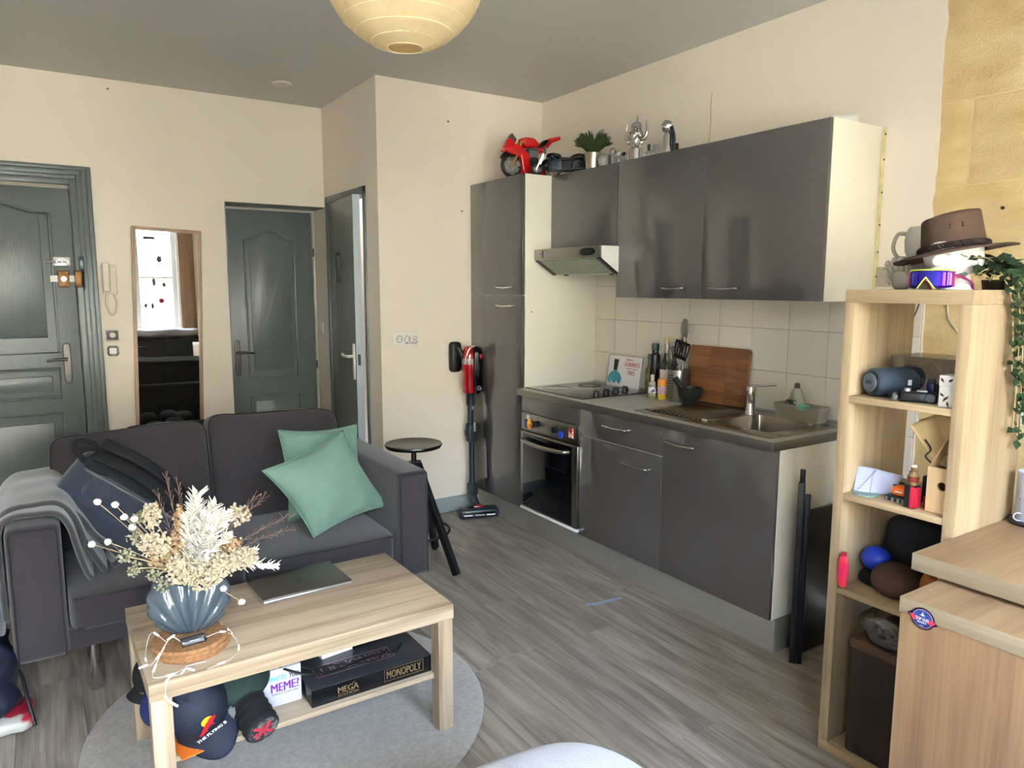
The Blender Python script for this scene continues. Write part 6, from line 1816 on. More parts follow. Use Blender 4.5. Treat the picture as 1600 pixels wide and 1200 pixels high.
ob('neck', B().box(bx - 0.026, bx + 0.036, vy - 0.032, vy + 0.024, 0.115, 0.200, bev=0.012, seg=3).tube([(bx + 0.004, vy, 0.13), (bx + 0.006, vy - 0.04, 0.075), (bx + 0.006, vy - 0.07, 0.055)], [0.026, 0.024, 0.022], 14), m_gunmetal, t)
ob('hose_clip', B().cyl((bx + 0.004, vy - 0.036, 0.10), (bx + 0.004, vy - 0.045, 0.075), 0.010, n=12), m_silver, t)
hdv = V((0.945, -0.33, 0)).normalized(); hdp = V((0.33, 0.945, 0))
Mh = basis((2.295, 3.925, 0.003), hdv, hdp, (0, 0, 1))
hdo = ob('floor_head', B().box(-0.128, 0.128, -0.040, 0.050, 0, 0.062, bev=0.018, seg=3, M=Mh), mt('blue_black_plastic', (34, 44, 58), 0.3), t)
ob('window_strip', B().box(-0.095, 0.095, -0.0415, -0.036, 0.030, 0.044, bev=0.001, M=Mh).box(-0.115, 0.115, -0.010, 0.030, 0.0615, 0.064, M=Mh), m_blackgloss, hdo)
ob('headlight', B().box(-0.100, -0.045, -0.0425, -0.039, 0.020, 0.027, M=Mh).box(0.045, 0.100, -0.0425, -0.039, 0.020, 0.027, M=Mh).box(-0.03, 0.03, -0.0425, -0.039, 0.022, 0.025, M=Mh), m_white, hdo)
ob('red_band', B().box(-0.03, 0.03, -0.005, 0.045, 0.060, 0.072, bev=0.004, M=Mh), m_darkred, hdo)

# ---------------------------------------------------------------- folded black chair between kitchen and bookcase
t = T('folding_chair', 'folded black slatted chair leaning between the kitchen end and the bookcase', 'chair', (2.55, 1.69, 0))
f0 = V((2.412, 1.668, 0)); fd = V((0.82, 0.57, 0)).normalized()
m_chair = mt('black_painted_wood', (20, 21, 25), 0.35, var=0.1)
for s, h_ in ((0.0, 0.735), (0.105, 0.70)):
    p = f0 + fd * s
    ob('rail', B().box(-0.011, 0.011, -0.013, 0.013, 0.0, h_, bev=0.004, M=Matrix.Translation(p) @ Matrix.Rotation(math.atan2(fd.y, fd.x), 4, 'Z')), m_chair, t)
for zz in (0.665, 0.575, 0.485, 0.395, 0.06):
    ob('slat', B().tube([f0 + fd * 0.008 + V((0, 0, zz)), f0 + fd * 0.10 + V((0, 0, zz))], 0.008, 8), m_chair, t)
ob('back_post', B().box(-0.007, 0.007, -0.010, 0.010, 0.0, 0.690, bev=0.003, M=Matrix.Translation(f0 + V((0.014, -0.020, 0))) @ Matrix.Rotation(0.6, 4, 'Z')), mt('dark_blue_black_metal', (34, 40, 50), 0.3, metal=0.5), t)
ob('post_cap', B().box(-0.009, 0.009, -0.010, 0.010, 0.735, 0.785, bev=0.003, M=Matrix.Translation(f0 + V((0.002, 0, 0))) @ Matrix.Rotation(math.atan2(fd.y, fd.x), 4, 'Z')), m_chair, t)
ob('gap_dark_panel', B().box(2.462, 2.900, 1.690, 1.706, 0.004, 0.600, bev=0.003), m_chair, t)  # folded black board, enlarged to darken the gap beside the units
ob('bracket', B().box(-0.012, 0.012, -0.0135, -0.0125, 0.37, 0.38, M=Matrix.Translation(f0) @ Matrix.Rotation(math.atan2(fd.y, fd.x), 4, 'Z')).box(-0.012, 0.012, -0.0135, -0.0125, 0.70, 0.71, M=Matrix.Translation(f0) @ Matrix.Rotation(math.atan2(fd.y, fd.x), 4, 'Z')), m_chrome, t)

# ---------------------------------------------------------------- open bookcase
KX0, KX1, KY0, KY1 = 2.017, 2.350, 0.929, 1.285
t = T('bookcase', 'narrow open pale oak bookcase without a back at the end of the kitchen', 'bookcase', ((KX0 + KX1) / 2, (KY0 + KY1) / 2, 0))
ob('top_board', B().box(KX0, KX1, KY0, KY1, 1.432, 1.470, bev=0.0012), m_oakx, t)
ob('side_panel', B().box(KX0, KX1, KY1 - 0.030, KY1, 0.035, 1.4318, bev=0.0012), m_oak, t)
ob('side_panel', B().box(KX0, KX1, KY0, KY0 + 0.032, 0.035, 1.4318, bev=0.0012), m_oak, t)
ob('bottom_board', B().box(KX0, KX1, KY0, KY1, 0.0, 0.0348, bev=0.0012), m_oakx, t)
for zz in (1.155, 0.855, 0.555):
    ob('shelf', B().box(KX0 + 0.002, KX1, KY0 + 0.0325, KY1 - 0.0305, zz - 0.019, zz, bev=0.0006), m_oakx, t)

# top shelf
zt_ = 1.1552
t = T('speaker', 'blue grey cylindrical portable speaker on the upper bookcase shelf', 'speaker', (2.13, 1.195, zt_))
sa = V((0.80, -0.30, 0.0)).normalized()
s0 = V((2.052, 1.212, zt_ + 0.0425))
m_spk = mt('blue_grey_mesh', (44, 56, 68), 0.75, var=0.1, scale=90, bump=0.4, bscale=500)
ob('body', B().tube([s0 + sa * x_ for x_ in (0.004, 0.012, 0.03, 0.09, 0.15, 0.166, 0.174)], [0.036, 0.041, 0.0425, 0.0425, 0.0425, 0.041, 0.036], 36), m_spk, t)
ob('end_ring', B().tube([s0 - sa * 0.0, s0 + sa * 0.010], [0.030, 0.038], 32), m_black, t)
ob('end_disc', B().tube([s0 - sa * 0.003, s0 + sa * 0.002], [0.027, 0.028], 32), mt('grey_blue_cap', (78, 92, 104), 0.4), t)
e1_ = V((0, 0, 1)).cross(-sa).normalized(); e2_ = V((0, 0, 1))
ob('badge_lettering', B().text('JBL', s0 - sa * 0.0035, e1_, e2_, w=0.030, h=0.013, bold=0.01), m_blackprint, t)
ob('logo_plate', B().box(-0.006, 0.006, -0.008, 0.008, 0, 0.0015, M=basis(s0 + sa * 0.10 + (-e1_ if (-e1_).x < 0 else e1_) * 0.0425 + V((0, 0, 0.002)), sa, (0, 0, 1), (-e1_ if (-e1_).x < 0 else e1_))), m_whiteprint, t)

t = T('compact_camera', 'small black camera lying in front of the portable speaker', 'camera', (2.045, 1.09, zt_))
Mc_ = Matrix.Translation((2.068, 1.075, zt_)) @ Matrix.Rotation(R(-66), 4, 'Z')
ob('body', B().box(-0.046, 0.046, -0.020, 0.020, 0.0, 0.030, bev=0.007, seg=3, M=Mc_).sup(Mc_ @ V((-0.062, -0.004, 0.017)), (0.018, 0.014, 0.015), 0.9, 16, 10), m_black, t)
ob('lens', B().cyl(Mc_ @ V((0.030, -0.019, 0.016)), Mc_ @ V((0.030, -0.027, 0.016)), 0.0115, n=20).cyl(Mc_ @ V((0.008, -0.019, 0.016)), Mc_ @ V((0.008, -0.023, 0.016)), 0.006, n=14), m_gunmetal, t)
ob('dial', B().cyl(Mc_ @ V((-0.030, 0, 0.029)), Mc_ @ V((-0.030, 0, 0.038)), 0.009, n=16).cyl(Mc_ @ V((-0.058, -0.012, 0.012)), Mc_ @ V((-0.066, -0.020, 0.012)), 0.010, n=16).box(-0.006, 0.02, -0.008, 0.008, 0.029, 0.034, bev=0.002, M=Mc_), m_silver, t)
t = T('acrylic_case', 'smoky clear acrylic box behind the portable speaker on the shelf', 'display box', (2.24, 1.10, zt_))
m_acr = clear_glass('smoky_acrylic', (206, 198, 192), 0.10)
ab = B()
for (a, bb, c, d, e, f_) in ((2.165, 2.168, 0.985, 1.215, 0, 0.115), (2.317, 2.32, 0.985, 1.215, 0, 0.115), (2.165, 2.32, 0.985, 0.988, 0, 0.115), (2.165, 2.32, 1.212, 1.215, 0, 0.115), (2.165, 2.32, 0.985, 1.215, 0.115, 0.118)):
    ab.box(a, bb, c, d, zt_ + e, zt_ + f_)
ob('panel', ab, m_acr, t, smooth=0)
t = T('headphones', 'clear and silver headphones inside the acrylic box', 'headphones', (2.24, 1.10, zt_))
hb = B()
hb.tube(arc((2.235, 1.140, zt_ + 0.050), (0.25, 0.97, 0), (0, 0, 1), 0.048, 0, math.pi, 16), 0.006, 10)
hb.tube(arc((2.245, 1.045, zt_ + 0.050), (0.25, 0.97, 0), (0, 0, 1), 0.044, 0, math.pi, 16), 0.007, 10)
ob('headband', hb, mt('clear_silver', (214, 210, 206), 0.15, metal=0.3), t)
eb = B()
for yy in (1.185, 1.095, 1.005):
    eb.sup((2.235, yy, zt_ + 0.034), (0.022, 0.014, 0.033), 0.8, 20, 14)
ob('ear_cup', eb, mt('smoke_grey_cup', (168, 160, 156), 0.2, coat=0.4), t)
t = T('blue_lighter', 'small dark blue lighter standing before the acrylic box', 'lighter', (2.120, 1.072, zt_))
ob('body', B().box(2.112, 2.126, 1.058, 1.080, zt_, zt_ + 0.052, bev=0.003), mt('deep_blue_plastic', (30, 34, 104), 0.3), t)
ob('cap', B().box(2.113, 2.125, 1.060, 1.078, zt_ + 0.0522, zt_ + 0.064, bev=0.002), m_gunmetal, t)
t = T('floral_box', 'tall white box with dark leaf print at the right of the upper shelf', 'box', (2.06, 0.99, zt_))
ob('box', B().box(2.040, 2.085, 0.968, 1.008, zt_, zt_ + 0.056, bev=0.001), m_paper, t)
ob('lid', B().box(2.039, 2.086, 0.967, 1.009, zt_ + 0.0565, zt_ + 0.086, bev=0.001), m_paper, t)
lp = B()
for (yy, zz, a) in ((1.000, 0.072, 0.6), (0.992, 0.020, -0.5), (0.998, 0.032, 0.9), (0.983, 0.008, 0.2), (0.986, 0.026, 2.4), (0.978, 0.074, 2.2)):
    c, s_ = math.cos(a), math.sin(a)
    pts = [(0.0, 0.009), (0.0035, 0.002), (0.0, -0.008), (-0.0035, 0.002)]
    lp.poly([(2.0388, yy - (p[0] * c - p[1] * s_), zt_ + zz + p[0] * s_ + p[1] * c) for p in pts], (-0.0004, 0, 0))
ob('leaf_print', lp, mt('brown_print', (70, 56, 46), 0.6), t)
tag(ob('black_wedge', B().poly([(2.10, 0.966, zt_), (2.16, 0.966, zt_), (2.16, 0.966, zt_ + 0.16), (2.13, 0.966, zt_ + 0.15)], (0, 0.012, 0)), m_black), 'narrow black folder leaning against the bookcase side behind the floral box', 'folder')
tag(ob('wall_cable', B().tube(spline([(XK - 0.002, 1.44, 1.44), (XK - 0.002, 1.43, 1.36), (XK - 0.002, 1.37, 1.28), (XK - 0.002, 1.36, 1.24), (XK - 0.002, 1.42, 1.15), (XK - 0.002, 1.45, 1.08), (XK - 0.002, 1.43, 0.96), (XK - 0.002, 1.40, 0.85)]), 0.003, 6), m_cream), 'pale cable running down the stone wall behind the bookcase', 'cable')
tag(ob('wall_cable', B().tube(spline([(XK - 0.010, 1.535, 1.44), (XK - 0.012, 1.56, 1.36), (XK - 0.011, 1.60, 1.30)]), 0.002, 6), m_black), 'thin dark cable on the tiles behind the bookcase', 'cable')

# middle shelf
zt_ = 0.8552
t = T('notepad', 'lined white notepad leaning in the left corner of the middle shelf', 'notepad', (2.09, 1.23, zt_))
nr_ = V((0.30, -0.954, 0)); nu_ = V((0.42, 0.13, 0.90)).normalized(); nu_ = (nu_ - nr_ * nu_.dot(nr_)).normalized()
Mn = basis((2.075, 1.205, zt_ + 0.0008), nr_, nu_, nr_.cross(nu_))
ob('sheet', B().grid(lambda u, v: Mn @ V((-0.046 + 0.046 * u, 0.080 * v, 0.004 * math.sin(u * 3))), 10, 8).grid(lambda u, v: Mn @ V((0.0 + 0.062 * u + 0.02 * v * u, 0.012 * u + (0.080 - 0.018 * u) * v, 0.004 * math.sin(3 + u * 3) - 0.010 * u)), 10, 8), mt('blueish_paper', (178, 184, 212), 0.7), t, smooth=60, solid=0.002)
ln = B()
for i in range(7):
    ln.box(-0.040, -0.006, 0.012 + i * 0.009, 0.0126 + i * 0.009, 0.0055, 0.0060, M=Mn)
ln.poly([Mn @ V(p) for p in ((-0.034, 0.004, 0.0064), (-0.031, 0.004, 0.0064), (0.012, 0.074, 0.0064), (0.008, 0.076, 0.0064))], (0, 0, 0.0003))
ob('line', ln, mt('pencil_grey', (130, 134, 156), 0.7), t)
tag(ob('coaster', B().lathe([(0, 0), (0.036, 0), (0.037, 0.002), (0.036, 0.0045), (0, 0.0045)], (2.062, 1.208, zt_), 36), mt('teal_grey_stone', (92, 120, 112), 0.4, rgb2=(124, 150, 140), scale=60)), 'round teal grey coaster at the front of the middle shelf', 'coaster')
t = T('trinket_box', 'small dark green felt box in the middle of the shelf', 'box', (2.135, 1.165, zt_))
ob('box', B().box(2.118, 2.165, 1.145, 1.190, zt_, zt_ + 0.036, bev=0.003), mt('dark_green_felt', (38, 70, 62), 0.9), t)
ob('lid_rim', B().box(2.1165, 2.1665, 1.1435, 1.1915, zt_ + 0.026, zt_ + 0.030, bev=0.001), mt('dark_green_felt_b', (30, 56, 50), 0.9), t)
t = T('orange_tape_measure', 'orange and grey gadget lying left of the red vape device', 'gadget', (2.075, 1.105, zt_))
ob('body', B().box(2.066, 2.110, 1.085, 1.135, zt_ + 0.016, zt_ + 0.044, bev=0.010, seg=3), m_orange, t)
ob('base', B().box(2.060, 2.112, 1.082, 1.150, zt_, zt_ + 0.0155, bev=0.003), m_gunmetal, t)
ob('print', B().box(2.0650, 2.0662, 1.100, 1.122, zt_ + 0.028, zt_ + 0.032), m_whiteprint, t)
fb_ = B()
for yy in (1.088, 1.104, 1.120, 1.138):
    fb_.box(2.056, 2.061, yy, yy + 0.006, zt_, zt_ + 0.012)
ob('foot', fb_, m_silver, t)
t = T('vape_device', 'black and red boxy vape device with a brass top', 'vape', (2.050, 1.065, zt_))
ob('body', B().box(2.030, 2.062, 1.046, 1.078, zt_, zt_ + 0.066, bev=0.004), m_black, t)
ob('red_side', B().box(2.0285, 2.032, 1.047, 1.060, zt_ + 0.002, zt_ + 0.064, bev=0.001).box(2.031, 2.061, 1.0445, 1.0465, zt_ + 0.004, zt_ + 0.062, bev=0.0008), mt('red_anodised', (206, 44, 70), 0.25, metal=0.4), t)
ob('tank', B().lathe([(0, 0.066), (0.011, 0.066), (0.011, 0.072), (0.0145, 0.074), (0.0145, 0.094), (0.011, 0.097), (0.011, 0.106), (0.007, 0.108), (0.0085, 0.118), (0, 0.119)], (2.046, 1.062, zt_)), m_gold, t)
ob('tank_glass', B().lathe([(0.0147, 0.076), (0.0155, 0.084), (0.0147, 0.092)], (2.046, 1.062, zt_)), mt('red_brown_glass', (110, 34, 26), 0.1, coat=0.5), t)
ob('mouthpiece', B().lathe([(0, 0.1185), (0.0085, 0.1185), (0.007, 0.124), (0, 0.126)], (2.046, 1.062, zt_)), mt('rose_mouthpiece', (232, 190, 170), 0.4), t)
tag(ob('dark_gadget', B().box(2.12, 2.19, 1.035, 1.075, zt_, zt_ + 0.080, bev=0.004), m_black), 'black box shaped gadget behind the vape device', 'gadget')
tag(ob('red_cable_box', B().box(2.070, 2.098, 1.026, 1.043, zt_, zt_ + 0.034, bev=0.002), mt('dark_red_card', (130, 40, 38), 0.5, var=0.2, scale=60)), 'small dark red packet between the vape and the wooden file', 'packet')
t = T('wooden_file', 'pale plywood magazine file with a finger hole on the middle shelf', 'magazine file', (2.12, 0.995, zt_))
# front face with a hole: ring of quads around a circle
ff = bmesh.new()
n = 24
hc = (0.985, zt_ + 0.078); hr = 0.0125
yA, yB, zA, zB = 0.964, 1.026, zt_ + 0.0005, zt_ + 0.128
def sq(a):
    c, s_ = math.cos(a), math.sin(a)
    k = 1e9
    if c > 1e-9: k = min(k, (yB - hc[0]) / c)
    if c < -1e-9: k = min(k, (yA - hc[0]) / c)
    if s_ > 1e-9: k = min(k, (zB - hc[1]) / s_)
    if s_ < -1e-9: k = min(k, (zA - hc[1]) / s_)
    return (hc[0] + c * k, hc[1] + s_ * k)
angs = sorted([2 * math.pi * q / n for q in range(n)] + [math.atan2(zz - hc[1], yy - hc[0]) % (2 * math.pi) for yy in (yA, yB) for zz in (zA, zB)])
ri = {}
for xx in (2.050, 2.057):
    ri[xx] = [(ff.verts.new((xx, hc[0] + hr * math.cos(a), hc[1] + hr * math.sin(a))), ff.verts.new((xx, *sq(a)))) for a in angs]
m_ = len(angs)
for i in range(m_):
    j = (i + 1) % m_
    for xx in ri:
        ff.faces.new([ri[xx][i][0], ri[xx][i][1], ri[xx][j][1], ri[xx][j][0]])
    for k in (0, 1):
        ff.faces.new([ri[2.050][i][k], ri[2.050][j][k], ri[2.057][j][k], ri[2.057][i][k]])
bmesh.ops.recalc_face_normals(ff, faces=ff.faces)
fbb = B(); fbb.add(ff)
ob('front', fbb, m_ply, t, smooth=0)
ob('side', B().poly([(2.057, 1.020, zt_ + 0.0005), (2.30, 1.020, zt_ + 0.0005), (2.30, 1.020, zt_ + 0.25), (2.20, 1.020, zt_ + 0.25), (2.057, 1.020, zt_ + 0.128)], (0, 0.006, 0)), m_ply, t, smooth=0)
ob('back', B().box(2.294, 2.30, 0.964, 1.0195, zt_ + 0.0005, zt_ + 0.25), m_ply, t, smooth=0)
t = T('kraft_envelopes', 'kraft paper envelopes sticking out of the wooden file', 'envelopes', (2.15, 0.995, zt_ + 0.01))
def env(k):
    a, b_, c, d = V((2.085, 1.105, 1.083)), V((2.17, 1.035, 1.128)), V((2.13, 0.975, 0.945)), V((2.088, 1.022, 0.985))
    o_ = V((0.014 * k, -0.004 * k, 0.006 * k))
    return lambda u, v: a * (1 - u) * (1 - v) + b_ * u * (1 - v) + c * u * v + d * (1 - u) * v + o_ + V((0.012 * math.sin(u * 3.1 + k), 0, 0))
for k in range(3):
    ob('envelope', B().grid(env(k), 14, 14), m_kraft, t, smooth=180, solid=0.0022)
ob('plastic_sleeve', B().grid(lambda u, v: (2.075 + 0.05 * u, 0.972 + 0.045 * u + 0.004 * math.sin(u * 20), zt_ + 0.07 + 0.085 * v), 14, 8), mt('milky_sleeve', (150, 144, 138), 0.25), t, smooth=180, solid=0.001)
ob('cord', B().tube(spline([(2.075, 1.030, zt_ + 0.132), (2.07, 1.045, zt_ + 0.150), (2.078, 1.036, zt_ + 0.170), (2.08, 1.055, zt_ + 0.195)]), 0.0025, 6), m_black, t)

# lower shelves
zt_ = 0.5552
tag(ob('blue_ball', B().sup((2.140, 1.205, zt_ + 0.083), (0.044, 0.044, 0.038), 1, 24, 16), m_blue, smooth=180), 'deep blue rounded ball on the lower bookcase shelf', 'ball')
tag(ob('black_scarf', B().sup((2.150, 1.200, zt_ + 0.0225), (0.055, 0.045, 0.022), 0.6, 24, 12), m_blackcloth, smooth=180), 'folded black scarf under the blue ball on the lower shelf', 'scarf')
tag(ob('felt_cap', B().sup((2.110, 1.125, zt_ + 0.048), (0.065, 0.062, 0.048), 0.8, 30, 20, fn=lambda q: (q.x + 0.006 * math.sin(q.y * 60), q.y, q.z)), m_felt, smooth=180), 'crumpled brown felt cap before the black bag on the lower shelf', 'cap')
tag(ob('black_bag', B().sup((2.260, 1.115, zt_ + 0.110), (0.075, 0.120, 0.110), 0.6, 30, 20, fn=lambda q: (q.x + 0.008 * math.sin(q.z * 50), q.y, q.z)), m_blackcloth, smooth=180), 'black fabric bag filling the back of the lower bookcase shelf', 'bag')
tag(ob('rust_pouch', B().sup((2.125, 1.010, zt_ + 0.055), (0.050, 0.040, 0.055), 0.7, 24, 16), mt('rust_leather', (150, 82, 36), 0.6, var=0.15, scale=20), smooth=180), 'rust brown leather pouch at the right of the lower shelf', 'pouch')
t = T('pink_tag', 'bright pink and red plastic tag hanging on the bookcase front edge', 'tag', (2.010, 1.225, 0.55))
ob('tag', B().sup((2.009, 1.232, 0.615), (0.007, 0.017, 0.052), 0.7, 24, 16), m_pink, t, smooth=180)
ob('clip', B().box(2.004, 2.016, 1.226, 1.240, 0.664, 0.676, bev=0.002), m_redprint, t)
t = T('dark_filler_bin', 'tall dark brown bin added to darken the bottom of the bookcase', 'bin', (2.17, 1.065, 0.0352))
ob('bin', B().box(2.030, 2.330, 0.966, 1.205, 0.0352, 0.405, bev=0.010, seg=3), mt('dark_brown_fabric', (50, 38, 30), 0.8, var=0.15, scale=9, stretch=(6, 6, 0.5), bump=0.2, bscale=200), t)  # dark filler added to darken the open foot of the bookcase
ob('rim_band', B().box(2.028, 2.332, 0.964, 1.207, 0.378, 0.408, bev=0.004), mt('brown_hem', (84, 62, 46), 0.8), t)
t = T('clear_bag', 'clear plastic bag with navy contents lying on the added brown bin', 'bag', (2.09, 1.07, 0.4085))
ob('bag', B().sup((2.100, 1.085, 0.462), (0.090, 0.105, 0.052), 0.6, 36, 24, fn=lambda q: (q.x + 0.008 * math.sin(q.z * 60 + q.y * 40), q.y + 0.006 * math.sin(q.z * 70), q.z + 0.004 * math.sin(q.y * 60))), clear_glass('crinkled_plastic', (214, 206, 186), 0.16, 0.08), t, smooth=180)
ob('contents', B().sup((2.110, 1.070, 0.452), (0.068, 0.078, 0.038), 0.6, 26, 18), mt('navy_stuff', (22, 28, 44), 0.7, var=0.3, scale=20), t, smooth=180)

# ---------------------------------------------------------------- on top of the bookcase
zt_ = 1.4702
hx, hy = 2.175, 1.065
t = T('mannequin_head', 'white mannequin head wearing the brown hat on the bookcase', 'mannequin head', (hx, hy, zt_))
# the head looks out into the room, to the left of the picture; its chin is sunk onto a short neck
def face(q):
    k = q.z / 0.085
    x_, y_ = q.x, q.y
    if k < 0:
        x_ *= 1 - 0.42 * k * k; y_ *= 1 - 0.42 * k * k
    return (x_, y_, q.z)
hd_ = B().sup((hx, hy, zt_ + 0.098), (0.088, 0.070, 0.078), 0.95, 34, 24, fn=face)
hd_.lathe([(0, 0), (0.048, 0), (0.044, 0.006), (0.036, 0.03), (0.034, 0.05), (0, 0.05)], (hx + 0.015, hy - 0.005, zt_))
hd_.sup((hx - 0.088, hy + 0.003, zt_ + 0.082), (0.014, 0.010, 0.016), 0.9, 14, 10)
for sg in (-1, 1):
    hd_.sup((hx + 0.010, hy + 0.069 * sg, zt_ + 0.085), (0.014, 0.006, 0.022), 0.9, 14, 10)
hd_.sup((hx - 0.078, hy + 0.003, zt_ + 0.058), (0.008, 0.018, 0.005), 0.9, 14, 8)
ob('head', hd_, m_white, t, smooth=180)
ey = B()
for sg in (-1, 1):
    ey.sup((hx - 0.079, hy + 0.003 + 0.026 * sg, zt_ + 0.098), (0.006, 0.013, 0.006), 0.9, 14, 8)
ob('eye', ey, m_white, t, smooth=180)

tl = R(9.5)
Mhat = Matrix.Translation((hx, hy, zt_ + 0.105)) @ Matrix.Rotation(-tl, 4, 'X')
t = T('brown_hat', 'brown felt outback hat with braided band on the mannequin head', 'hat', (hx, hy, zt_ + 0.10))
def hbrim(u, v):
    a = 2 * math.pi * u
    rx = 0.082 + (0.145 - 0.082) * v
    ry = 0.080 + (0.155 - 0.080) * v
    up_ = (0.012 if math.cos(a) > 0 else -0.014) * v * v * (abs(math.cos(a)) ** 2) - 0.008 * v * (abs(math.sin(a)) ** 2)
    return Mhat @ V((rx * math.cos(a), ry * math.sin(a), up_))
ob('brim', B().grid(hbrim, 72, 10, wrap=True), m_felt, t, smooth=180, solid=0.005)
def hcrown(u, v):
    a = 2 * math.pi * u
    if v < 0.72:
        s = v / 0.72
        rx = 0.084 - 0.012 * s; ry = 0.082 - 0.008 * s
        z_ = 0.098 * s
        z_ += 0.006 * s * (-math.sin(a)) + 0.004 * s * math.sin(3 * a)
    else:
        s = (v - 0.72) / 0.28
        rx = 0.072 * (1 - s); ry = 0.074 * (1 - s)
        z_ = 0.098 + 0.010 * math.sin(s * math.pi) * (1 - s) + 0.006 * (-math.sin(a)) * (1 - s) - 0.018 * s * s
    pinch = 1 - 0.10 * max(0, v - 0.35) * (math.sin(a) > 0.3) * abs(math.sin(a) - 0.3)
    return Mhat @ V((rx * math.cos(a) * pinch, ry * math.sin(a), z_))
ob('crown', B().grid(hcrown, 72, 30, wrap=True), m_felt, t, smooth=180)
bd2 = B()
for ph_ in (0, 2.1, 4.2):
    pts = []
    for q in range(150):
        a = 2 * math.pi * q / 150
        w_ = a * 26 + ph_
        pts.append(Mhat @ V(((0.0865 + 0.0030 * math.sin(w_)) * math.cos(a), (0.0845 + 0.0030 * math.sin(w_)) * math.sin(a), 0.012 + 0.006 * math.cos(w_ * 1.0))))
    bd2.tube(pts, 0.0044, 5, closed=True)
ob('braided_band', bd2, m_braid, t)
eh = B()
for a in (3.55, 3.95):
    for dz in (0.062, 0.054):
        p = Mhat @ V((0.0805 * math.cos(a), 0.079 * math.sin(a), dz + 0.006))
        n_ = Mhat.to_3x3() @ V((math.cos(a), math.sin(a), 0))
        eh.cyl(p - n_ * 0.003, p + n_ * 0.0012, 0.0026, n=10)
ob('eyelet', eh, m_braid, t)

# sports sunglasses in front of the head
t = T('sunglasses', 'sports sunglasses with blue violet visor lens and magenta arms on the bookcase', 'sunglasses', (2.055, 1.075, zt_))
gc = V((2.105, 1.072, zt_ + 0.029))
m_lens = mt('blue_violet_mirror_lens', (24, 70, 190), 0.08, metal=0.75, rgb2=(86, 24, 180), scale=22, stretch=(0.2, 1, 0.2))
m_mag = mt('magenta_frame', (158, 36, 104), 0.35)
m_lime = mt('lime_frame', (218, 230, 96), 0.4)
def lensp(u, v, k=0.0):
    a = R(180 - 62) + R(124) * u
    x_ = 0.066 + k
    h_ = 0.025 - 0.004 * (2 * u - 1) ** 4
    zlow = -h_
    if abs(u - 0.5) < 0.16:
        zlow = -h_ + 0.030 * (1 - abs(u - 0.5) / 0.16)
    return gc + V((x_ * math.cos(a) * 0.82, x_ * math.sin(a), zlow + (h_ - zlow) * v))
ob('lens', B().grid(lensp, 60, 6), m_lens, t, smooth=180, solid=0.0015)
ob('top_rim', B().tube([lensp(i / 30, 1.0, 0.001) for i in range(31)], 0.0020, 6), m_lime, t)
ob('nose_rim', B().tube([lensp(0.5 + (i - 12) / 12 * 0.17, 0.0, 0.0015) for i in range(25)], 0.0020, 6), m_lime, t)
for u0 in (0.0, 1.0):
    sd_ = B()
    sd_.tube([lensp(u0, v / 6, 0.0005) for v in range(7)], 0.0035, 6)
    p0_ = lensp(u0, 0.75, 0.0)
    s_ = 1 if p0_.y > gc.y else -1
    sd_.tube(spline([p0_, p0_ + V((0.030, 0.004 * s_, -0.004)), p0_ + V((0.075, 0.004 * s_, -0.014)), p0_ + V((0.100, 0.002 * s_, -0.022)), p0_ + V((0.112, 0.000, -0.041))], 5), 0.0034, 7)
    ob('arm', sd_, m_mag, t)

# white jug and plaster hand behind the hat
t = T('plaster_hand', 'grey plaster hand sculpture at the back left of the bookcase top', 'sculpture', (2.215, 1.235, zt_))
ph = B().sup((2.220, 1.232, zt_ + 0.030), (0.024, 0.026, 0.032), 0.7, 24, 16)
for i in range(4):
    a = -0.030 + 0.019 * i
    L_ = (0.052, 0.066, 0.070, 0.058)[i]
    ph.tube(spline([(2.212, 1.232 - a * 0.75, zt_ + 0.045), (2.200, 1.232 - a, zt_ + 0.068), (2.192, 1.232 - a * 1.05, zt_ + 0.045 + L_ * 0.7), (2.186, 1.232 - a * 1.05, zt_ + 0.04 + L_ * 0.62)], 4), [0.0085 - 0.0022 * q / 12 for q in range(13)], 8)
ph.tube(spline([(2.21, 1.258, zt_ + 0.02), (2.198, 1.272, zt_ + 0.040), (2.192, 1.270, zt_ + 0.062)], 4), [0.0095 - 0.002 * q / 8 for q in range(9)], 8)
ob('hand', ph, mt('grey_plaster', (172, 166, 154), 0.85, bump=0.3, bscale=120), t, smooth=180)
t = T('white_jug', 'white ceramic jug with a loop handle behind the brown hat', 'jug', (2.285, 1.215, zt_ + 0.001))
jb = B().lathe([(0, 0), (0.030, 0), (0.030, 0.060), (0.040, 0.085), (0.054, 0.115), (0.056, 0.150), (0.050, 0.180), (0.044, 0.188), (0.040, 0.182), (0.046, 0.150), (0.042, 0.11), (0, 0.10)], (2.285, 1.205, zt_ + 0.001), 36)
ob('body', jb, mt('white_ceramic', (206, 202, 192), 0.3, var=0.01), t, smooth=60)
ob('handle', B().tube(spline([(2.268, 1.254, zt_ + 0.170), (2.262, 1.278, zt_ + 0.168), (2.258, 1.288, zt_ + 0.130), (2.262, 1.274, zt_ + 0.100), (2.272, 1.246, zt_ + 0.095)], 6), 0.006, 8), mt('grey_handle', (160, 154, 142), 0.4), t)

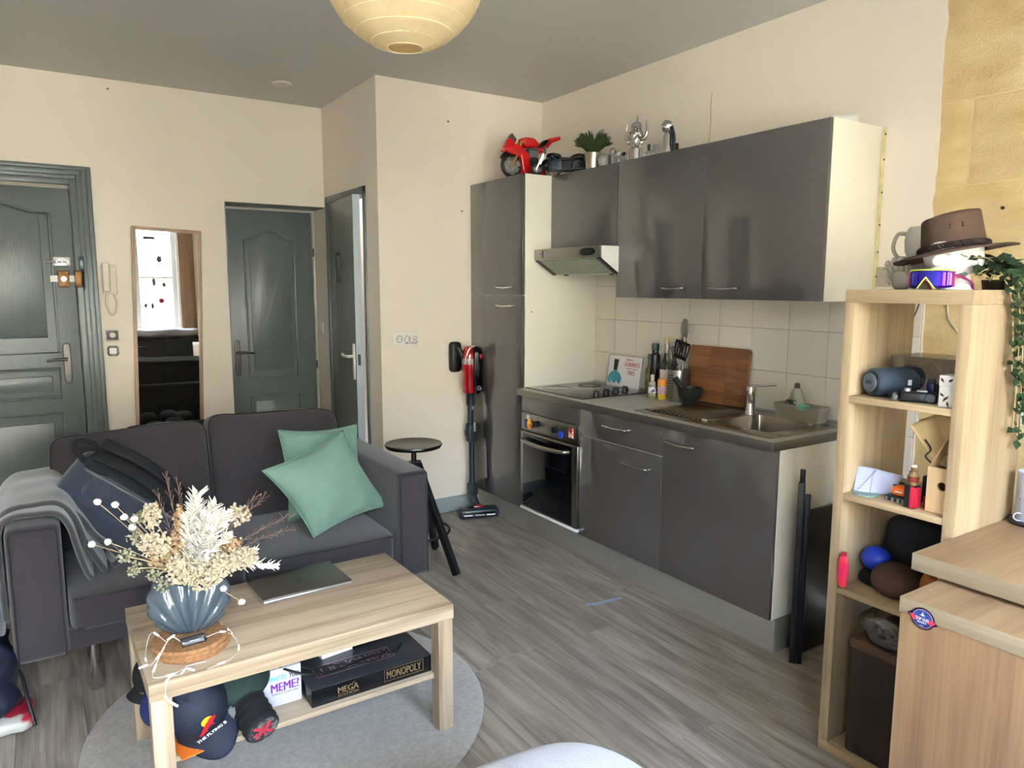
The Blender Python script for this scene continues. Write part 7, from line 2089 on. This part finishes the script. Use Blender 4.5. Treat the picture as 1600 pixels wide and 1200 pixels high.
# trailing plant
t = T('trailing_plant', 'artificial green plant trailing down the side of the bookcase', 'plant', (2.285, 0.985, zt_))
ob('pot', B().lathe([(0, 0), (0.032, 0), (0.036, 0.028), (0.033, 0.028), (0.031, 0.022), (0, 0.022)], (2.312, 1.010, zt_)), mt('dark_brown_pot', (74, 56, 42), 0.7), t)
random.seed(17)
lfm = B()
lv = [(0, 0, 0), (0.0095, 0.010, 0.0022), (0.0105, 0.019, 0.003), (0, 0.036, -0.001), (-0.0105, 0.019, 0.003), (-0.0095, 0.010, 0.0022)]
tmp = bmesh.new()
vs = [tmp.verts.new(p) for p in lv]
mid_ = tmp.verts.new((0, 0.016, -0.0008))
for i in range(6):
    tmp.faces.new([vs[i], vs[(i + 1) % 6], mid_])
lfm.add(tmp)
leaf_me = piece(lfm, m_leafdark, 60)
vine = B()
def put_leaf(p, d, sc):
    d = V(d).normalized()
    up_ = V((random.uniform(-0.6, 0.2), random.uniform(-0.9, -0.1), random.uniform(0.1, 1.0)))
    s_ = d.cross(up_)
    if s_.length < 1e-3:
        s_ = d.orthogonal()
    s_.normalize()
    n_ = s_.cross(d)
    M = basis(p, s_, d, n_) @ Matrix.Diagonal((sc, sc, sc, 1))
    inst('leaf', leaf_me, t, M)
for i in range(7):
    x0 = 2.185 + 0.022 * i
    L_ = (0.22, 0.38, 0.30, 0.42, 0.40, 0.36, 0.30)[i]
    y_ = 0.914 - 0.006 * (i % 3)
    pts = spline([(2.300, 0.985, zt_ + 0.045), (x0 - 0.01, 0.940, zt_ + 0.045), (x0 + 0.012 * math.sin(i), y_ + 0.002, zt_ - 0.01), (x0 + 0.020 + 0.01 * math.sin(i * 2), y_ - 0.004, zt_ - L_ * 0.5), (x0 + 0.034 + 0.012 * math.sin(i * 3), y_ - 0.004, zt_ - L_)], 8)
    vine.tube(pts, 0.0016, 5)
    for j in range(9, len(pts)):
        if random.random() < 0.97:
            d = (pts[j] - pts[j - 1]).normalized()
            for sd2 in (-1, 1):
                if random.random() < 0.80:
                    put_leaf(pts[j], V((sd2 * random.uniform(0.4, 1), random.uniform(-0.7, 0.05), random.uniform(-0.8, 0.3))), random.uniform(0.65, 1.0))
for i in range(30):
    a = random.uniform(0, 6.28); r_ = random.uniform(0.02, 0.13)
    e = V((2.215 + r_ * math.cos(a) * 1.1, 0.975 + r_ * math.sin(a) * 0.5, zt_ + 0.042 + random.uniform(-0.025, 0.055)))
    pts = spline([(2.300, 0.985, zt_ + 0.045), V((2.300, 0.985, zt_ + 0.08)).lerp(e, 0.5), e], 5)
    vine.tube(pts, 0.0014, 5)
    for j in range(3, len(pts), 2):
        put_leaf(pts[j], V((math.cos(a + random.uniform(-1, 1)), math.sin(a + random.uniform(-1, 1)), random.uniform(-0.2, 0.6))), random.uniform(0.8, 1.15))
ob('vine_stem', vine, m_stemdry, t)
t = T('pinned_paper', 'white sheet with a small black square icon pinned to the stone wall', 'poster', (XK - 0.001, 1.14, 0.98))
ob('sheet', B().box(XK - 0.0015, XK - 0.0005, 1.03, 1.195, 0.985, 1.20), m_paper, t, smooth=0)
ic = B()
for (a, bb, c, d) in ((1.150, 1.170, 1.062, 1.065), (1.150, 1.170, 1.085, 1.088), (1.150, 1.153, 1.062, 1.088), (1.167, 1.170, 1.062, 1.088), (1.10, 1.14, 1.070, 1.074)):
    ic.box(XK - 0.0022, XK - 0.0014, a, bb, c, d)
ob('icon', ic, m_blackprint, t, smooth=0)

# ---------------------------------------------------------------- desk, chest and what stands on them
t = T('desk', 'pale oak desk top running along the stone wall right of the bookcase', 'desk', (2.37, 0.45, 0.0))
ob('desk_top', B().box(1.812, XK - 0.002, -0.30, 0.927, 0.768, 0.812, bev=0.0015), m_oakwarmx, t)
ob('edge_band', B().box(1.8108, 1.8125, -0.30, 0.927, 0.7685, 0.8115, bev=0.0005).box(1.8108, XK - 0.002, 0.9265, 0.9275, 0.7685, 0.8115), wood('greyed_edge_band', (140, 126, 104), (172, 158, 134), 'y', 0.5, bump=0.05), t)
for (a, c) in ((2.86, -0.25), (2.86, 0.87)):
    ob('leg', B().box(a - 0.025, a + 0.025, c - 0.025, c + 0.025, 0, 0.7678, bev=0.002), m_oak, t)
t = T('chest', 'warm oak veneered chest with a flat side panel in the right foreground', 'chest', (1.95, 0.4, 0))
ob('top_panel', B().box(1.6555, 2.45, 0.02, 0.868, 0.7185, 0.757, bev=0.0015), m_oakwarmx, t)
ob('edge_band', B().box(1.6543, 1.656, 0.02, 0.868, 0.7190, 0.7565, bev=0.0005), wood('greyed_edge_band_b', (142, 128, 106), (172, 158, 134), 'y', 0.5, bump=0.05), t)
ob('side_panel', B().box(1.6565, 1.69, 0.022, 0.866, 0.012, 0.7183, bev=0.0015), m_oakwarm, t)
ob('side_panel', B().box(2.41, 2.448, 0.022, 0.866, 0.012, 0.7183, bev=0.0015), m_oakwarm, t)
ob('back_panel', B().box(1.6905, 2.4095, 0.845, 0.858, 0.03, 0.7183), mt('dark_hardboard', (70, 52, 40), 0.6, var=0.1), t, smooth=0)
ob('bottom_panel', B().box(1.6905, 2.4095, 0.03, 0.844, 0.012, 0.04), m_oakwarmx, t, smooth=0)
# round sticker on the corner of the chest
t = T('round_sticker', 'round navy and red winged sticker on the corner of the oak chest', 'sticker', (1.6535, 0.812, 0.70))
sc0 = V((1.6532, 0.8125, 0.7225)); su_ = V((0, 0.0, 1)); sr2 = V((0, -1, 0))
def dsc(b, rx, rz, k, mi=0, n=36):
    return b.poly([sc0 + sr2 * rx * math.cos(2 * math.pi * q / n) + su_ * rz * math.sin(2 * math.pi * q / n) + V((-k, 0, 0)) for q in range(n)], (-0.0004, 0, 0))
ob('rim', dsc(B(), 0.0270, 0.0255, 0.0).poly([sc0 + sr2 * a + su_ * c for a, c in ((0.022, -0.012), (0.034, -0.006), (0.024, 0.006))], (-0.0004, 0, 0)).poly([sc0 + sr2 * a + su_ * c for a, c in ((-0.022, -0.008), (-0.036, 0.004), (-0.024, 0.012))], (-0.0004, 0, 0)), mt('sticker_black', (24, 18, 34), 0.35), t)
ob('ring', dsc(B(), 0.0232, 0.0216, 0.0005), mt('sticker_pink', (206, 140, 160), 0.4), t)
ob('disc', dsc(B(), 0.0220, 0.0204, 0.0010), mt('sticker_navy', (26, 40, 96), 0.35, rgb2=(44, 84, 160), scale=40), t)
ob('wing', B().poly([sc0 + sr2 * a + su_ * c + V((-0.0015, 0, 0)) for a, c in ((-0.031, 0.005), (-0.012, 0.0035), (-0.012, -0.0065), (-0.022, -0.007))], (-0.0003, 0, 0)).poly([sc0 + sr2 * a + su_ * c + V((-0.0015, 0, 0)) for a, c in ((0.031, 0.000), (0.012, 0.0035), (0.012, -0.0065), (0.023, -0.0085))], (-0.0003, 0, 0)), mt('sticker_red', (206, 50, 74), 0.4), t)
ob('lettering', B().text('TOP GUN', sc0 + V((-0.0019, 0, -0.0005)), sr2, su_, w=0.029, h=0.0075, bold=0.015).text('MAVERICK', sc0 + V((-0.0019, 0, -0.0082)), sr2, su_, w=0.021, h=0.0042, bold=0.01).text('DCS', sc0 + V((-0.0019, 0, -0.0158)), sr2, su_, w=0.008, h=0.0025).poly([sc0 + sr2 * a + su_ * c + V((-0.0016, 0, 0)) for a, c in ((0, 0.017), (0.0015, 0.011), (0.0065, 0.008), (0.0015, 0.008), (0, 0.0055), (-0.0015, 0.008), (-0.0065, 0.008), (-0.0015, 0.011))], (-0.0003, 0, 0)), m_whiteprint, t)

t = T('frosted_tumbler', 'frosted plastic tumbler with a printed letter on a black tray', 'tumbler', (2.325, 0.862, 0.8122))
ob('tumbler', B().lathe([(0, 0.010), (0.045, 0.010), (0.046, 0.014), (0.049, 0.150), (0.047, 0.150), (0.044, 0.016), (0, 0.014)], (2.325, 0.862, 0.8122), 40), mt('frosted_plastic', (204, 210, 220), 0.45, var=0.02, trans=0.35), t)
ob('lettering', B().text('L', (2.285, 0.886, 0.895), (0.5, -0.86, 0), (0, 0, 1), h=0.020, w=0.013, off=0.004), m_greycloth, t)
ob('swirl', B().tube([V((2.2808, 0.885, 0.835)) + V((0.35, -0.94, 0)) * (0.011 * math.cos(a)) + V((0, 0, 1)) * 0.011 * math.sin(a) for a in [2 * math.pi * q / 24 for q in range(24)]], 0.0022, 6, closed=True), mt('pearl_swirl', (226, 200, 206), 0.3, rgb2=(120, 160, 220), scale=60), t)
tag(ob('black_tray', B().lathe([(0, 0), (0.058, 0), (0.064, 0.004), (0.064, 0.009), (0.060, 0.0095), (0, 0.007)], (2.325, 0.862, 0.8122), 40), m_black), 'round black tray beneath the frosted tumbler on the desk', 'tray')

# white fleece pouf, close to the camera
t = T('fleece_pouf', 'white fleece covered pouf at the bottom of the view', 'pouf', (0.70, 0.92, 0))
def pf(q):
    return (q.x + 0.004 * math.sin(q.z * 22 + q.y * 9), q.y + 0.004 * math.sin(q.z * 18 + q.x * 12), q.z)
ob('body', B().sup((0.70, 0.92, 0.262), (0.38, 0.38, 0.258), 0.62, 64, 40, fn=pf), m_fleece, t, smooth=180)
ob('fold', B().sup((0.935, 1.060, 0.335), (0.085, 0.10, 0.105), 0.8, 30, 20, fn=lambda q: (q.x, q.y, q.z + 0.2 * q.x)), m_fleece, t, smooth=180)

# ---------------------------------------------------------------- seen only in the mirror: furniture under the window
t = T('black_dresser', 'black lacquered dresser under the window, reflected in the mirror', 'dresser', (1.35, -0.70, 0))
ob('body', B().box(0.75, 2.05, -0.98, -0.45, 0, 0.80, bev=0.003), m_blackgloss, t)
for i in range(3):
    o = ob('drawer', B().box(0.77, 1.39, -0.452, -0.435, 0.04 + i * 0.25, 0.27 + i * 0.25, bev=0.002), m_black, t)
    ob('handle', B().tube([(1.00, -0.43, 0.19 + i * 0.25), (1.00, -0.415, 0.19 + i * 0.25), (1.16, -0.415, 0.19 + i * 0.25), (1.16, -0.43, 0.19 + i * 0.25)], 0.005, 8), m_chrome, o)
    o = ob('drawer', B().box(1.41, 2.03, -0.452, -0.435, 0.04 + i * 0.25, 0.27 + i * 0.25, bev=0.002), m_black, t)
tag(ob('grey_bedding', B().sup((1.36, -0.70, 0.855), (0.50, 0.20, 0.054), 0.5, 40, 16, fn=lambda q: (q.x, q.y, q.z + 0.01 * math.sin(q.x * 14))), mt('pale_grey_linen', (168, 164, 164), 0.9), smooth=180), 'folded pale grey bedding on the dresser by the window', 'bedding')
tag(ob('wooden_shutter', B().box(1.70, 1.90, -1.045, -1.015, 0.05, 2.5, bev=0.004), m_oakwarm), 'tall warm wooden shutter folded back beside the window', 'shutter')
t = T('shoe_basket', 'black basket of dark shoes on the floor under the mirror', 'basket', (0.66, 4.90, 0))
ob('basket', B().grid(lambda u, v: (0.655 + (0.20 + 0.045 * v) * math.copysign(abs(math.cos(2 * math.pi * u)) ** 0.5, math.cos(2 * math.pi * u)), 4.93 + (0.10 + 0.03 * v) * math.copysign(abs(math.sin(2 * math.pi * u)) ** 0.5, math.sin(2 * math.pi * u)), 0.01 + 0.60 * v), 48, 10, wrap=True), m_blackcloth, t, smooth=60, solid=0.006)
for sx_, sy_, sz_ in ((0.56, 4.92, 0.60), (0.68, 4.96, 0.61), (0.78, 4.92, 0.59)):
    ob('shoe', B().sup((sx_, sy_, sz_), (0.055, 0.09, 0.045), 0.7, 22, 14, fn=lambda q: (q.x, q.y, q.z * (1 - 2.5 * q.y))), m_blackcloth, t, smooth=180)
